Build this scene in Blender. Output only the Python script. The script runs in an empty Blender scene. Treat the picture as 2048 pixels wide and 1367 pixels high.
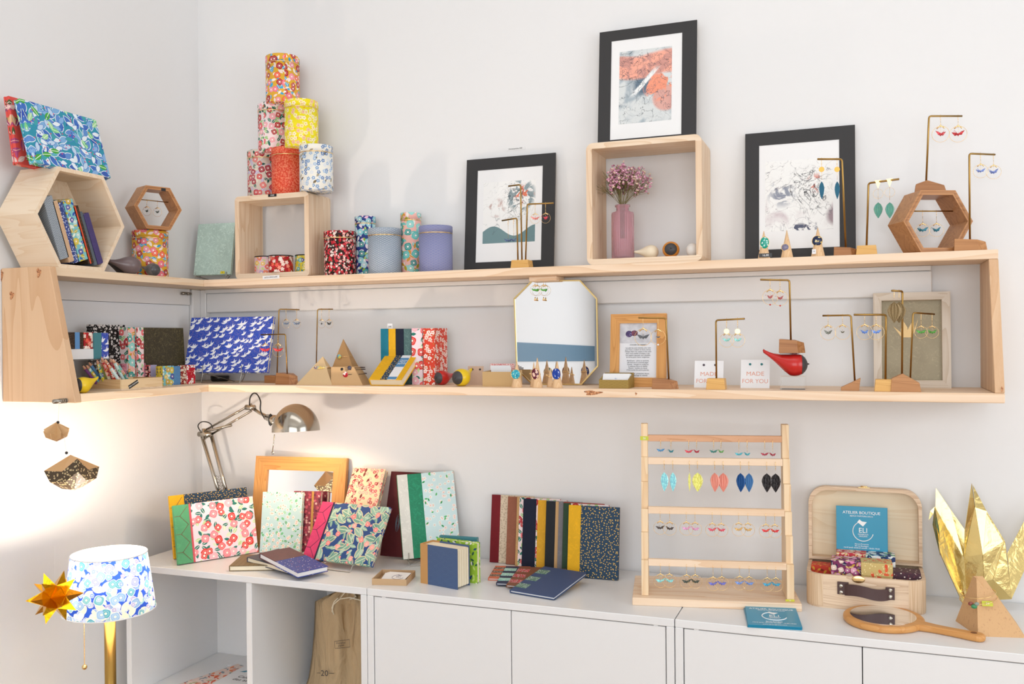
import bpy, bmesh, math, random
from mathutils import Vector, Matrix, Euler
PI = math.pi
random.seed(7)
SC = bpy.context.scene
COL = SC.collection
# ---------------- camera ----------------
CAM = Vector((1.7872, -2.1616, 1.3629)); YAW, PITCH, ROLL, FPX = 0.3619, -0.0034, -0.0090, 1821.56
_f = Vector((-math.sin(YAW)*math.cos(PITCH), math.cos(YAW)*math.cos(PITCH), math.sin(PITCH)))
_r = Vector((math.cos(YAW), math.sin(YAW), 0)); _u = _r.cross(_f)
CR = _r*math.cos(ROLL)+_u*math.sin(ROLL); CU = -_r*math.sin(ROLL)+_u*math.cos(ROLL); CF = _f
cd = bpy.data.cameras.new('camera'); cam = bpy.data.objects.new('camera', cd); COL.objects.link(cam)
cd.lens = FPX/2048*36; cd.sensor_width = 36; cd.clip_start = .05
cam.matrix_world = Matrix(((CR.x, CU.x, -CF.x, CAM.x), (CR.y, CU.y, -CF.y, CAM.y), (CR.z, CU.z, -CF.z, CAM.z), (0, 0, 0, 1)))
SC.camera = cam
# ---------------- world, daylight, exposure ----------------
SC.view_settings.view_transform = 'Standard'; SC.view_settings.look = 'None'
SC.view_settings.gamma = 1; SC.view_settings.use_curve_mapping = False
SC.view_settings.exposure = 0.11
w = bpy.data.worlds.new('sky'); SC.world = w; w.use_nodes = True
w.node_tree.nodes['Background'].inputs[0].default_value = (.86, .93, 1, 1)
w.node_tree.nodes['Background'].inputs[1].default_value = 1.0
def area(name, loc, target, sx, sy, power, col):
    l = bpy.data.lights.new(name, 'AREA'); l.shape = 'RECTANGLE'; l.size = sx; l.size_y = sy; l.energy = power; l.color = col
    o = bpy.data.objects.new(name, l); COL.objects.link(o); o.location = loc
    o.rotation_euler = (Vector(target)-Vector(loc)).to_track_quat('-Z', 'Y').to_euler(); return o
# shop window behind the camera, window in the right wall, ceiling light panel
area('shop_window_daylight', (2.1, -4.42, 1.5), (1.8, 0, .55), 3.0, 2.0, 50, (.965, .98, 1))
area('side_window_daylight', (4.12, -1.7, 1.5), (0, -.9, .8), 1.8, 1.5, 24, (.94, .97, 1))
area('ceiling_panel_light', (1.35, -1.25, 2.84), (1.35, -.75, 0), 2.2, .5, 5.5, (.92, .96, 1))

# ---------------- pixel to place helpers (photo frame 2048 x 1367) ----------------
def ray(u, v): return CF + CR*((u-1024)/FPX) - CU*((v-683.5)/FPX)
def atY(u, v, Y): d = ray(u, v); return CAM + d*((Y-CAM.y)/d.y)
def atX(u, v, X): d = ray(u, v); return CAM + d*((X-CAM.x)/d.x)
def atZ(u, v, Z): d = ray(u, v); return CAM + d*((Z-CAM.z)/d.z)
def proj(P):
    d = Vector(P)-CAM; z = d.dot(CF); return 1024+FPX*d.dot(CR)/z, 683.5-FPX*d.dot(CU)/z
def ppm(P): return FPX/(Vector(P)-CAM).dot(CF)          # pixels per metre at P
def hv(P, v, D=(0, 0, 1)):                                # how far to go from P along D to reach image row v
    P = Vector(P); D = Vector(D); k = (683.5-v)/FPX
    # (d.CU)/(d.CF)=k
    a = (P-CAM).dot(CU)-k*(P-CAM).dot(CF); b = D.dot(CU)-k*D.dot(CF); return -a/b
def hu(P, u, D):                                          # the same for image column u
    P = Vector(P); D = Vector(D); k = (u-1024)/FPX
    a = (P-CAM).dot(CR)-k*(P-CAM).dot(CF); b = D.dot(CR)-k*D.dot(CF); return -a/b
# measured heights
ZU, ZL, ZC = 1.5312, 1.2509, .80
TB = .0188
DU, DL = .1393, .2124                                     # board depths on the back wall
DUL, DLL = .1258, .1969                                   # board depths on the left wall
YL, XR, DC = .6289, 2.0497, .3477

# ---------------- materials ----------------
MATS = {}
class NT:
    def __init__(s, name, rough=.5, metal=0., spec=.5, **kw):
        s.m = bpy.data.materials.new(name); s.m.use_nodes = True; s.t = s.m.node_tree
        s.b = s.t.nodes['Principled BSDF']; s.b.inputs['Roughness'].default_value = rough
        s.b.inputs['Metallic'].default_value = metal; s.b.inputs['Specular IOR Level'].default_value = spec
        for k, v in kw.items(): s.b.inputs[k.replace('_', ' ')].default_value = v
        MATS[name] = s.m
    def set(s, sock, v):
        if hasattr(v, 'is_output') or isinstance(v, bpy.types.NodeSocket): s.t.links.new(v, sock)
        elif isinstance(v, (tuple, list)) and sock.type == 'RGBA' and len(v) == 3: sock.default_value = (*v, 1)
        else: sock.default_value = v
    def math(s, op, a, b=None, c=None, clamp=False):
        n = s.t.nodes.new('ShaderNodeMath'); n.operation = op; n.use_clamp = clamp
        for i, v in enumerate((a, b, c)):
            if v is not None: s.set(n.inputs[i], v)
        return n.outputs[0]
    def vmath(s, op, a, b=None, sc=None):
        n = s.t.nodes.new('ShaderNodeVectorMath'); n.operation = op; s.set(n.inputs[0], a)
        if b is not None: s.set(n.inputs[1], b)
        if sc is not None: s.set(n.inputs[3], sc)
        return n.outputs[1] if op in ('LENGTH', 'DISTANCE', 'DOT_PRODUCT') else n.outputs[0]
    def sep(s, v): n = s.t.nodes.new('ShaderNodeSeparateXYZ'); s.set(n.inputs[0], v); return n.outputs
    def comb(s, x, y, z=0.): 
        n = s.t.nodes.new('ShaderNodeCombineXYZ')
        for i, v in enumerate((x, y, z)): s.set(n.inputs[i], v)
        return n.outputs[0]
    def uv(s): 
        n = s.t.nodes.new('ShaderNodeUVMap'); n.uv_map = 'UVMap'; return n.outputs[0]
    def obj(s): return s.t.nodes.new('ShaderNodeTexCoord').outputs['Object']
    def noise(s, v, scale, detail=3, dist=0, rough=.5, out=0):
        n = s.t.nodes.new('ShaderNodeTexNoise'); s.set(n.inputs['Vector'], v); n.inputs['Scale'].default_value = scale
        n.inputs['Detail'].default_value = detail; n.inputs['Distortion'].default_value = dist; n.inputs['Roughness'].default_value = rough
        return n.outputs[out]
    def vor(s, v, scale, feat='F1', rnd=1.):
        n = s.t.nodes.new('ShaderNodeTexVoronoi'); n.voronoi_dimensions = '2D'; n.feature = feat; s.set(n.inputs['Vector'], v)
        n.inputs['Scale'].default_value = scale; n.inputs['Randomness'].default_value = rnd; return n
    def mix(s, f, a, b, mode='MIX'):
        n = s.t.nodes.new('ShaderNodeMix'); n.data_type = 'RGBA'; n.blend_type = mode
        s.set(n.inputs[0], f); s.set(n.inputs[6], a); s.set(n.inputs[7], b); return n.outputs[2]
    def ramp(s, f, stops, const=False):
        n = s.t.nodes.new('ShaderNodeValToRGB'); s.set(n.inputs[0], f); r = n.color_ramp
        if const: r.interpolation = 'CONSTANT'
        while len(r.elements) < len(stops): r.elements.new(.5)
        for e, (p, c) in zip(r.elements, stops): e.position = p; e.color = (*c, 1) if len(c) == 3 else c
        return n.outputs[0]
    def bump(s, h, strength=.2, dist=.001):
        n = s.t.nodes.new('ShaderNodeBump'); n.inputs['Strength'].default_value = strength; n.inputs['Distance'].default_value = dist
        s.set(n.inputs['Height'], h); s.t.links.new(n.outputs[0], s.b.inputs['Normal'])
    def base(s, c): s.set(s.b.inputs['Base Color'], c); return s.m
def srgb(*c):
    if len(c) == 1: h = c[0].lstrip('#'); c = tuple(int(h[i:i+2], 16) for i in (0, 2, 4))
    return tuple(((x/255)/12.92 if x/255 <= .04045 else ((x/255+.055)/1.055)**2.4) for x in c)
H = srgb
def plain(name, col, rough=.5, metal=0., **kw):
    if name in MATS: return MATS[name]
    n = NT(name, rough, metal, **kw); c = H(col) if isinstance(col, str) else col
    v = n.noise(n.obj(), 60, 2); f = n.math('MULTIPLY', v, .08)
    return n.base(n.mix(f, c, tuple(x*.8 for x in c)))
def wood(name, light, dark, axis='x', scale=1., rough=.45, knots=0., fine=1.):
    if name in MATS: return MATS[name]
    n = NT(name, rough, spec=.3); o = n.obj(); s_ = {'x': (.07, 1, 1), 'y': (1, .07, 1), 'z': (1, 1, .07)}[axis]
    p = n.vmath('MULTIPLY', o, s_)
    p = n.vmath('ADD', p, n.vmath('SCALE', n.noise(p, 6*scale, 2, out=1), sc=.06/scale))
    a = n.noise(p, 14*scale, 2, .6)
    rings = n.math('FRACT', n.math('MULTIPLY', a, 9))
    rings = n.math('MULTIPLY', n.math('POWER', rings, 2.2), .75)
    q = n.vmath('MULTIPLY', o, {'x': (.02, 1, 1), 'y': (1, .02, 1), 'z': (1, 1, .02)}[axis])
    fi = n.noise(q, 420, 2)
    f = n.math('ADD', rings, n.math('MULTIPLY', n.math('SUBTRACT', fi, .45), .9*fine), clamp=True)
    c = n.mix(f, H(light), H(dark))
    if knots:
        m = n.vmath('MULTIPLY', o, {'x': (.5, 1, 1), 'y': (1, .5, 1), 'z': (1, 1, .5)}[axis])
        vo = n.t.nodes.new('ShaderNodeTexVoronoi'); n.set(vo.inputs['Vector'], m); vo.inputs['Scale'].default_value = knots
        k = n.ramp(vo.outputs['Distance'], [(0, (1, 1, 1)), (.05, (.9, .9, .9)), (.1, (.15, .15, .15)), (.16, (0, 0, 0))])
        c = n.mix(n.math('MULTIPLY', k, .75), c, H('8a5a38'))
    n.bump(f, .12, .0006)
    return n.base(c)
# one repeating pattern layer on paper: blobs set out by a 2-D voronoi, each turned and coloured by its own random number
def layer(n, uv, base, kind, cell, size, cols, outline=None, centre=None, seed=0, density=1., ang=None, rnd=1.):
    p = n.vmath('ADD', n.vmath('SCALE', uv, sc=1/cell), (seed*7.31+.5, seed*3.77+.5, 0))
    v = n.vor(p, 1, 'F1', rnd); d = n.vmath('SUBTRACT', p, v.outputs['Position'])
    c = n.sep(v.outputs['Color']); x, y, _ = n.sep(d)
    if kind in ('leaf', 'bird', 'ellipse'):
        th = n.math('MULTIPLY', c[1], 6.283) if ang is None else n.math('ADD', n.math('MULTIPLY', c[1], ang[1]), ang[0])
        co, si = n.math('COSINE', th), n.math('SINE', th)
        x, y = n.math('ADD', n.math('MULTIPLY', x, co), n.math('MULTIPLY', y, si)), n.math('SUBTRACT', n.math('MULTIPLY', y, co), n.math('MULTIPLY', x, si))
        ay = n.math('ABSOLUTE', y); xx = n.math('DIVIDE', x, size)
        if kind == 'leaf':
            e = n.math('SUBTRACT', n.math('MULTIPLY', n.math('SUBTRACT', 1, n.math('MULTIPLY', xx, xx)), size*.45), ay)
        elif kind == 'ellipse':
            e = n.math('SUBTRACT', size, n.vmath('LENGTH', n.comb(x, n.math('MULTIPLY', y, 2.6))))
        else:   # flying crane seen from the side: slim body, one raised wing, a neck
            yy = n.math('DIVIDE', y, size)
            body = n.math('SUBTRACT', n.math('MULTIPLY', n.math('SUBTRACT', 1, n.math('MULTIPLY', xx, xx)), .26), n.math('ABSOLUTE', n.math('SUBTRACT', yy, n.math('MULTIPLY', n.math('MULTIPLY', xx, xx), .35))))
            wx = n.math('SUBTRACT', xx, n.math('MULTIPLY', yy, .55))
            wing = n.math('MINIMUM', n.math('SUBTRACT', n.math('SUBTRACT', .42, n.math('MULTIPLY', yy, .45)), n.math('MULTIPLY', n.math('ABSOLUTE', wx), 1.5)), n.math('MINIMUM', yy, n.math('SUBTRACT', .85, yy)))
            e = n.math('MULTIPLY', n.math('MAXIMUM', body, wing), size)
    elif kind == 'dot': e = n.math('SUBTRACT', size, v.outputs['Distance'])
    else:   # 'rose' round with wobble, 'blossom' five petals
        th = n.math('ARCTAN2', y, x); th = n.math('ADD', th, n.math('MULTIPLY', c[1], 6.28))
        if kind == 'blossom': R = n.math('ADD', size*.6, n.math('MULTIPLY', n.math('ABSOLUTE', n.math('COSINE', n.math('MULTIPLY', th, 2.5))), size*.4))
        else: R = n.math('MULTIPLY', n.math('ADD', .93, n.math('MULTIPLY', n.math('SINE', n.math('MULTIPLY', th, 4)), .06)), n.math('ADD', size*.72, n.math('MULTIPLY', c[2], size*.3)))
        e = n.math('SUBTRACT', R, v.outputs['Distance'])
    k = len(cols); col = n.ramp(c[0], [(i/k, H(q)) for i, q in enumerate(cols)], True) if k > 1 else (*H(cols[0]), 1)
    if centre:
        if kind == 'leaf': mc = n.math('LESS_THAN', ay, size*.06)
        else: mc = n.math('LESS_THAN', v.outputs['Distance'], size*(.3 if kind != 'rose' else .24))
        col = n.mix(mc, col, H(centre))
    if kind == 'rose':
        ring = n.math('COMPARE', v.outputs['Distance'], size*.5, size*.05); col = n.mix(n.math('MULTIPLY', ring, .35), col, H(centre or 'ffffff'))
    m = n.math('GREATER_THAN', e, 0.)
    if density < 1: keep = n.math('LESS_THAN', c[2], density); m = n.math('MULTIPLY', m, keep)
    if outline:
        mo = n.math('GREATER_THAN', e, -size*.13)
        if density < 1: mo = n.math('MULTIPLY', mo, keep)
        base = n.mix(mo, base, H(outline))
    return n.mix(m, base, col)
def pat(name, bg, layers, rough=.55, **kw):
    if name in MATS: return MATS[name]
    n = NT(name, rough, spec=.3, **kw); uv = n.uv(); c = (*H(bg), 1)
    for i, L in enumerate(layers):
        o = dict(L[4]) if len(L) > 4 else {}; o.setdefault('seed', i+1+len(MATS) % 17)
        c = layer(n, uv, c, L[0], L[1], L[2], L[3], **o)
    return n.base(c)
def seigaiha(name, bg, line, cell=.009, rings=3.5, thick=.45, rough=.5):
    if name in MATS: return MATS[name]
    n = NT(name, rough, spec=.35); x, y, _ = n.sep(n.vmath('SCALE', n.uv(), sc=1/cell)); h = .25
    r = n.math('FLOOR', n.math('DIVIDE', y, h)); yl = n.math('SUBTRACT', y, n.math('MULTIPLY', r, h))
    par = n.math('MULTIPLY', n.math('FLOORED_MODULO', r, 2), .5)
    def dist(off, dy):
        xx = n.math('SUBTRACT', n.math('FRACT', n.math('ADD', n.math('ADD', x, par), off)), .5)
        return n.vmath('LENGTH', n.comb(xx, n.math('ADD', yl, dy)))
    a, b = dist(.5, h), dist(0, 0)
    use = n.math('LESS_THAN', a, .5); d = n.math('ADD', n.math('MULTIPLY', use, a), n.math('MULTIPLY', n.math('SUBTRACT', 1, use), b))
    k = n.math('GREATER_THAN', n.math('FRACT', n.math('MULTIPLY', d, 2*rings)), 1-thick)
    return n.base(n.mix(k, H(bg), H(line)))
def marble(name, a, b, scale=25, rough=.5, vein=.03):
    if name in MATS: return MATS[name]
    n = NT(name, rough, spec=.35); v = n.noise(n.uv(), scale, 5, 1.2)
    f = n.math('SUBTRACT', 1, n.math('DIVIDE', n.math('ABSOLUTE', n.math('SUBTRACT', v, .5)), vein), clamp=True)
    g = n.noise(n.uv(), scale*.4, 3); base = n.mix(g, H(a), tuple(x*.72 for x in H(a)))
    return n.base(n.mix(f, base, H(b)))
def stripes(name, a, b, period, duty=.5, axis=1, rough=.5):
    if name in MATS: return MATS[name]
    n = NT(name, rough, spec=.3); c = n.sep(n.uv())[axis]
    k = n.math('GREATER_THAN', n.math('FRACT', n.math('DIVIDE', c, period)), 1-duty); return n.base(n.mix(k, H(a), H(b)))

# ---------------- mesh builder ----------------
class MB:
    def __init__(s): s.bm = bmesh.new(); s.mi = 0; s.sm = []
    def _tag(s, faces, smooth=False):
        for f in faces: f.material_index = s.mi; f.smooth = smooth
    def box(s, a, b, bev=0., seg=1, M=None, mi=None):
        t = bmesh.new(); bmesh.ops.create_cube(t, size=1)
        d = [max(abs(b[i]-a[i]), 1e-5) for i in range(3)]; c = [(a[i]+b[i])/2 for i in range(3)]
        bmesh.ops.scale(t, verts=t.verts, vec=d); bmesh.ops.translate(t, verts=t.verts, vec=c)
        if bev: bmesh.ops.bevel(t, geom=t.edges, offset=min(bev, min(d)*.49), segments=seg, affect='EDGES', profile=.5)
        return s.add(t, M, mi)
    def add(s, t, M=None, mi=None, smooth=False):
        if M is not None: bmesh.ops.transform(t, matrix=M, verts=t.verts)
        m = {}
        for v in t.verts: m[v] = s.bm.verts.new(v.co)
        for f in t.faces:
            try: g = s.bm.faces.new([m[v] for v in f.verts])
            except ValueError: continue
            g.material_index = s.mi if mi is None else mi; g.smooth = smooth
        t.free(); return s
    def poly(s, pts, mi=None, smooth=False):
        f = s.bm.faces.new([s.bm.verts.new(p) for p in pts]); f.material_index = s.mi if mi is None else mi; f.smooth = smooth; return s
    def prism(s, pts, d, M=None, mi=None, bev=0., holes=None):
        # pts in xz plane, extruded from y=0 to y=d
        t = bmesh.new(); A = [t.verts.new((x, 0, z)) for x, z in pts]; B = [t.verts.new((x, d, z)) for x, z in pts]; n = len(pts)
        if not holes:
            t.faces.new(A); t.faces.new(B[::-1])
        else:
            C = [t.verts.new((x, 0, z)) for x, z in holes]; D = [t.verts.new((x, d, z)) for x, z in holes]
            for i in range(n):
                j = (i+1) % n; t.faces.new((A[i], A[j], C[j], C[i])); t.faces.new((B[j], B[i], D[i], D[j])); t.faces.new((C[i], C[j], D[j], D[i]))
        for i in range(n): j = (i+1) % n; t.faces.new((A[j], A[i], B[i], B[j]))
        bmesh.ops.recalc_face_normals(t, faces=t.faces)
        if bev: bmesh.ops.bevel(t, geom=t.edges, offset=bev, segments=1, affect='EDGES')
        return s.add(t, M, mi)
    def lathe(s, prof, seg=32, M=None, mi=None, smooth=True, cap=True, sx=1, sy=1):
        t = bmesh.new(); rings = []
        for r, z in prof:
            if r < 1e-6: rings.append([t.verts.new((0, 0, z))])
            else: rings.append([t.verts.new((r*sx*math.cos(2*PI*i/seg), r*sy*math.sin(2*PI*i/seg), z)) for i in range(seg)])
        for a, b in zip(rings, rings[1:]):
            for i in range(seg):
                j = (i+1) % seg
                if len(a) == 1 and len(b) == 1: continue
                if len(a) == 1: t.faces.new((a[0], b[j], b[i]))
                elif len(b) == 1: t.faces.new((a[i], a[j], b[0]))
                else: t.faces.new((a[i], a[j], b[j], b[i]))
        if cap:
            if len(rings[0]) > 1: t.faces.new(rings[0][::-1])
            if len(rings[-1]) > 1: t.faces.new(rings[-1])
        bmesh.ops.recalc_face_normals(t, faces=t.faces)
        return s.add(t, M, mi, smooth)
    def tube(s, pts, r, seg=8, closed=False, mi=None, M=None):
        t = bmesh.new(); P = [Vector(p) for p in pts]; n = len(P); rings = []; up = None
        for i in range(n):
            a = P[(i-1) % n] if (closed or i > 0) else P[i]; b = P[(i+1) % n] if (closed or i < n-1) else P[i]
            d = (b-a).normalized()
            if up is None:
                up = d.orthogonal().normalized()
            up = (up-d*up.dot(d)).normalized(); q = d.cross(up); rr = r[i] if isinstance(r, (list, tuple)) else r
            rings.append([t.verts.new(P[i]+(up*math.cos(2*PI*k/seg)+q*math.sin(2*PI*k/seg))*rr) for k in range(seg)])
        for i in range(n if closed else n-1):
            a, b = rings[i], rings[(i+1) % n]
            off = 0
            if closed and i == n-1:
                off = min(range(seg), key=lambda o: (a[0].co-b[o].co).length)
            for k in range(seg): t.faces.new((a[k], a[(k+1) % seg], b[(k+1+off) % seg], b[(k+off) % seg]))
        if not closed: t.faces.new(rings[0][::-1]); t.faces.new(rings[-1])
        return s.add(t, M, mi, True)
    def ball(s, c, r, seg=16, ring=10, sc=(1, 1, 1), M=None, mi=None):
        t = bmesh.new(); bmesh.ops.create_uvsphere(t, u_segments=seg, v_segments=ring, radius=1)
        bmesh.ops.scale(t, verts=t.verts, vec=(r*sc[0], r*sc[1], r*sc[2])); bmesh.ops.translate(t, verts=t.verts, vec=c)
        return s.add(t, M, mi, True)
    def obj(s, name, mats, parent=None, loc=None, rot=None, uv='box', M=None):
        me = bpy.data.meshes.new(name); bm = s.bm
        L = bm.loops.layers.uv.new('UVMap')
        bm.normal_update()
        R = 0
        if uv == 'cyl': R = sum(math.hypot(v.co.x, v.co.y) for v in bm.verts)/max(1, len(bm.verts))
        for f in bm.faces:
            n = f.normal
            if uv == 'cyl' and abs(n.z) < .8:
                us = [math.atan2(l.vert.co.x, -l.vert.co.y) for l in f.loops]
                if max(us)-min(us) > PI: us = [a+2*PI if a < 0 else a for a in us]
                for l, a in zip(f.loops, us): l[L].uv = (a*R, l.vert.co.z)
                continue
            ax = max(range(3), key=lambda i: abs(n[i]))
            for l in f.loops:
                c = l.vert.co
                l[L].uv = (c.y, c.z) if ax == 0 else (c.x, c.z) if ax == 1 else (c.x, c.y)
        bm.to_mesh(me); bm.free()
        for m in (mats if isinstance(mats, (list, tuple)) else [mats]): me.materials.append(m)
        o = bpy.data.objects.new(name, me); COL.objects.link(o)
        if M is not None: o.matrix_world = M
        if loc is not None: o.location = loc
        if rot is not None: o.rotation_euler = rot
        if parent: o.parent = parent
        return o
def tag(o, label=None, cat=None, group=None, kind=None):
    for k, v in (('label', label), ('category', cat), ('group', group), ('kind', kind)):
        if v: o[k] = v
    return o
def thing(name, label, cat, loc=(0, 0, 0), rot=(0, 0, 0), group=None):
    o = bpy.data.objects.new(name, None); COL.objects.link(o); o.location = loc; o.rotation_euler = rot
    o.empty_display_size = .02
    return tag(o, label, cat, group)
def struct(mb, name, m, label=None): return tag(mb.obj(name, m), label, kind='structure')
def rounded(w, h, r, k=5, cx=0, cz=0):
    pts = []
    for (x, z, a0) in ((w/2-r, h/2-r, 0), (-w/2+r, h/2-r, 90), (-w/2+r, -h/2+r, 180), (w/2-r, -h/2+r, 270)):
        for i in range(k+1): a = math.radians(a0+90*i/k); pts.append((cx+x+r*math.cos(a), cz+z+r*math.sin(a)))
    return pts
def text(body, size, name, m, parent, loc, rot=(PI/2, 0, 0), align='CENTER', depth=.0001, sx=1.):
    c = bpy.data.curves.new('t', 'FONT'); c.body = body; c.size = size; c.extrude = depth; c.align_x = align; c.align_y = 'CENTER'; c.resolution_u = 3
    t = bpy.data.objects.new('t', c); COL.objects.link(t); bpy.context.view_layer.update()
    me = bpy.data.meshes.new_from_object(t.evaluated_get(bpy.context.evaluated_depsgraph_get())); bpy.data.objects.remove(t); bpy.data.curves.remove(c)
    me.name = name; me.materials.clear(); me.materials.append(m)
    o = bpy.data.objects.new(name, me); COL.objects.link(o); o.parent = parent; o.location = loc; o.rotation_euler = rot; o.scale = (sx, 1, 1); return o
def copy_tree(o, parent=None):
    c = o.copy(); COL.objects.link(c); c.parent = parent
    for ch in o.children: copy_tree(ch, c)
    return c
# ================= materials of the place =================
M_WALL = plain('wall_paint', (.80, .80, .80), .6)
M_FLOOR = wood('oak_floor', 'b99a78', '94724f', 'y', .3)
M_CEIL = plain('ceiling_paint', (.88, .88, .87), .7)
M_BAND = plain('blue_grey_paint', '5c7f97', .6)
M_PINE = wood('pine_x', 'f1d8bd', 'e3be98', 'x', 1.0, .5, 0, .5)
M_PINEY = wood('pine_y', 'efd9bc', 'e0bf98', 'y', 1.0, .5, 0, .5)
M_PINEZ = wood('pine_z', 'dfbc98', 'cfa47c', 'z', .55, .5, 3.6, .5)
M_TRIM = plain('trim_paint', (.80, .79, .78), .5)
M_LAC = plain('white_lacquer', (.80, .805, .81), .3)
M_DARK = plain('gap_shade', (.05, .045, .04), .8)
M_STEEL = plain('steel', '9a958c', .28, 1.)
M_WIRE = plain('steel_wire', 'a9a69f', .3, 1.)
M_BRASS = plain('brass_rod', 'a5834a', .32, 1.)
M_GOLD = plain('gold_plate', 'f2d095', .25, 1.)
M_GREY = plain('grey_felt', '9a9a98', .8)
# ================= room shell =================
m = MB(); m.box((-.1, 0, 0), (4.3, .1, 2.95)); struct(m, 'wall_back', M_WALL)
WLX = .028    # the left wall stands slightly out of square
def lw(y): return WLX*y if y > -.9 else WLX*-.9
def plan(m, pts, z0, z1, mi=None, bev=0.): m.prism([(x, y) for x, y in pts], -(z1-z0), M=Matrix(((1, 0, 0, 0), (0, 0, 1, 0), (0, -1, 0, z0), (0, 0, 0, 1))), bev=bev); return m
m = MB(); plan(m, [(-.15, .0), (-.15, -4.6), (lw(-4.6), -4.6), (lw(-.9), -.9), (0, 0)], 0, 2.95); struct(m, 'wall_left', M_WALL)
m = MB(); m.box((-.1, -4.6, -.1), (4.3, .1, 0)); struct(m, 'floor', M_FLOOR)
m = MB(); m.box((-.1, -4.6, 2.95), (4.3, .1, 3.05)); struct(m, 'ceiling', M_CEIL)
m = MB()    # right wall with a window opening
for a, b in (((4.2, -4.6, 0), (4.3, 0, .75)), ((4.2, -4.6, 2.45), (4.3, 0, 2.95)), ((4.2, -4.6, .75), (4.3, -2.6, 2.45)), ((4.2, -.8, .75), (4.3, 0, 2.45))): m.box(a, b)
struct(m, 'wall_right', M_WALL)
m = MB()    # front wall with the shop window opening
for a, b in (((0, -4.6, 0), (4.2, -4.5, .55)), ((0, -4.6, 2.65), (4.2, -4.5, 2.95)), ((0, -4.6, .55), (.65, -4.5, 2.65)), ((3.75, -4.6, .55), (4.2, -4.5, 2.65))): m.box(a, b)
struct(m, 'wall_front', M_WALL)
def window(name, a, b, axis, n):
    m = MB(); t = .05
    lo, hi = Vector(a), Vector(b)
    def bar(p, q): m.box(p, q, .004)
    if axis == 'x':
        bar((lo.x, lo.y, lo.z), (hi.x, hi.y, lo.z+t)); bar((lo.x, lo.y, hi.z-t), (hi.x, hi.y, hi.z))
        for i in range(n+1):
            x = lo.x+(hi.x-lo.x-t)*i/n; bar((x, lo.y, lo.z+t), (x+t, hi.y, hi.z-t))
    else:
        bar((lo.x, lo.y, lo.z), (hi.x, hi.y, lo.z+t)); bar((lo.x, lo.y, hi.z-t), (hi.x, hi.y, hi.z))
        for i in range(n+1):
            y = lo.y+(hi.y-lo.y-t)*i/n; bar((lo.x, y, lo.z+t), (hi.x, y+t, hi.z-t))
    return struct(m, name, M_LAC)
window('window_1', (.65, -4.58, .55), (3.75, -4.53, 2.65), 'x', 3)
window('window_2', (4.22, -2.6, .75), (4.27, -.8, 2.45), 'y', 2)
# blue painted band on the left wall behind the camera (seen in the mirrors)
m = MB(); m.box((lw(-1.9)+.0003, -4.49, 1.30), (lw(-1.9)+.004, -1.9, 1.41)); struct(m, 'trim_1', M_BAND)

# white painted battens under the upper boards and the boxed-in corner post
m = MB(); z1 = ZU-TB
m.box((.035, -.024, z1-.011), (1.937, 0, z1-.0004), .001); m.box((.035, -.018, z1-.066), (1.939, 0, z1-.0115), .002)
struct(m, 'trim_2', M_TRIM)
m = MB(); plan(m, [(lw(-.6)+.0003, -.6), (lw(-.6)+.014, -.6), (.012, -.06), (lw(-.06)+.0003, -.06)], z1-.045, z1-.0004); struct(m, 'trim_3', M_TRIM)
m = MB(); m.box((0, -.052, ZL+.0004), (.0155, -.0005, z1-.0004), .002); m.box((.0155, -.021, ZL+.0004), (.0345, -.0005, z1-.0004), .002); struct(m, 'trim_4', M_TRIM)
m = MB(); plan(m, [(lw(-.6)+.0005, -.6), (lw(-.6)+.005, -.6), (.004, -.0545), (lw(-.0545)+.0005, -.0545)], ZL+.0004, z1-.046); struct(m, 'trim_5', plain('white_board', (.84, .85, .86), .4))

# ================= the corner shelving =================
sh = thing('corner_shelf', 'pale pine corner shelf of two boards running along both walls', 'shelf', (0, 0, ZL))
TP = .0171
def part(mb, name, mat, parent, label=None, uv='box'):
    o = mb.obj(name, mat, parent, uv=uv, M=None); 
    if label: o['label'] = label
    return o
m = MB(); z = ZU-ZL
m.box((DUL, -DU, z-TB), (XR, 0, z), .0012); part(m, 'top_board', M_PINE, sh)
m = MB(); plan(m, [(.0003, 0), (lw(-YL)+.0003, -YL), (DUL-.0004, -YL), (DUL-.0004, 0)], z-TB, z, bev=.001); part(m, 'top_board', M_PINEY, sh)
m = MB(); m.box((DLL, -DL, -TB), (XR, 0, 0), .0012); part(m, 'bottom_board', M_PINE, sh)
m = MB(); plan(m, [(.0003, 0), (lw(-YL)+.0003, -YL), (DLL-.0004, -YL), (DLL-.0004, 0)], -TB, 0, bev=.001); part(m, 'bottom_board', M_PINEY, sh)
# right end panel, front edge slanting
def slant(x0, x1, dt, db, za, zb):
    m = MB(); M = Matrix(((0, -1, 0, 0), (1, 0, 0, 0), (0, 0, 1, 0), (0, 0, 0, 1)))
    return m
def side_prism(pts, x0, x1, bev=.001):
    # polygon in y,z extruded along x
    m = MB(); m.prism([(y, z) for y, z in pts], -(x1-x0), M=Matrix(((0, -1, 0, x0), (1, 0, 0, 0), (0, 0, 1, 0), (0, 0, 0, 1))), bev=bev); return m
m = side_prism([(0, 0.0003), (0, z-TB-.0003), (-DU, z-TB-.0003), (-DL, .0003)], XR-TP, XR); part(m, 'end_panel', M_PINEZ, sh)
m = MB(); XW = lw(-YL)+.0006; m.prism([(XW, -TB), (XW, z+.001), (DUL+.0005, z+.001), (DLL+.0005, -TB)], -TP, M=Matrix.Translation((0, -YL-.0004, 0)), bev=.001); part(m, 'end_panel', M_PINEZ, sh)
# small pine block under the upper board
p = atY(1093, 557, -.07); m = MB(); m.box((-.035, -.03, -.012), (.035, .03, 0), .002)
o = m.obj('hanging_block', M_PINE, sh, loc=(atY(1093, 557, -.07).x, -.07, z-TB))
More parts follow.
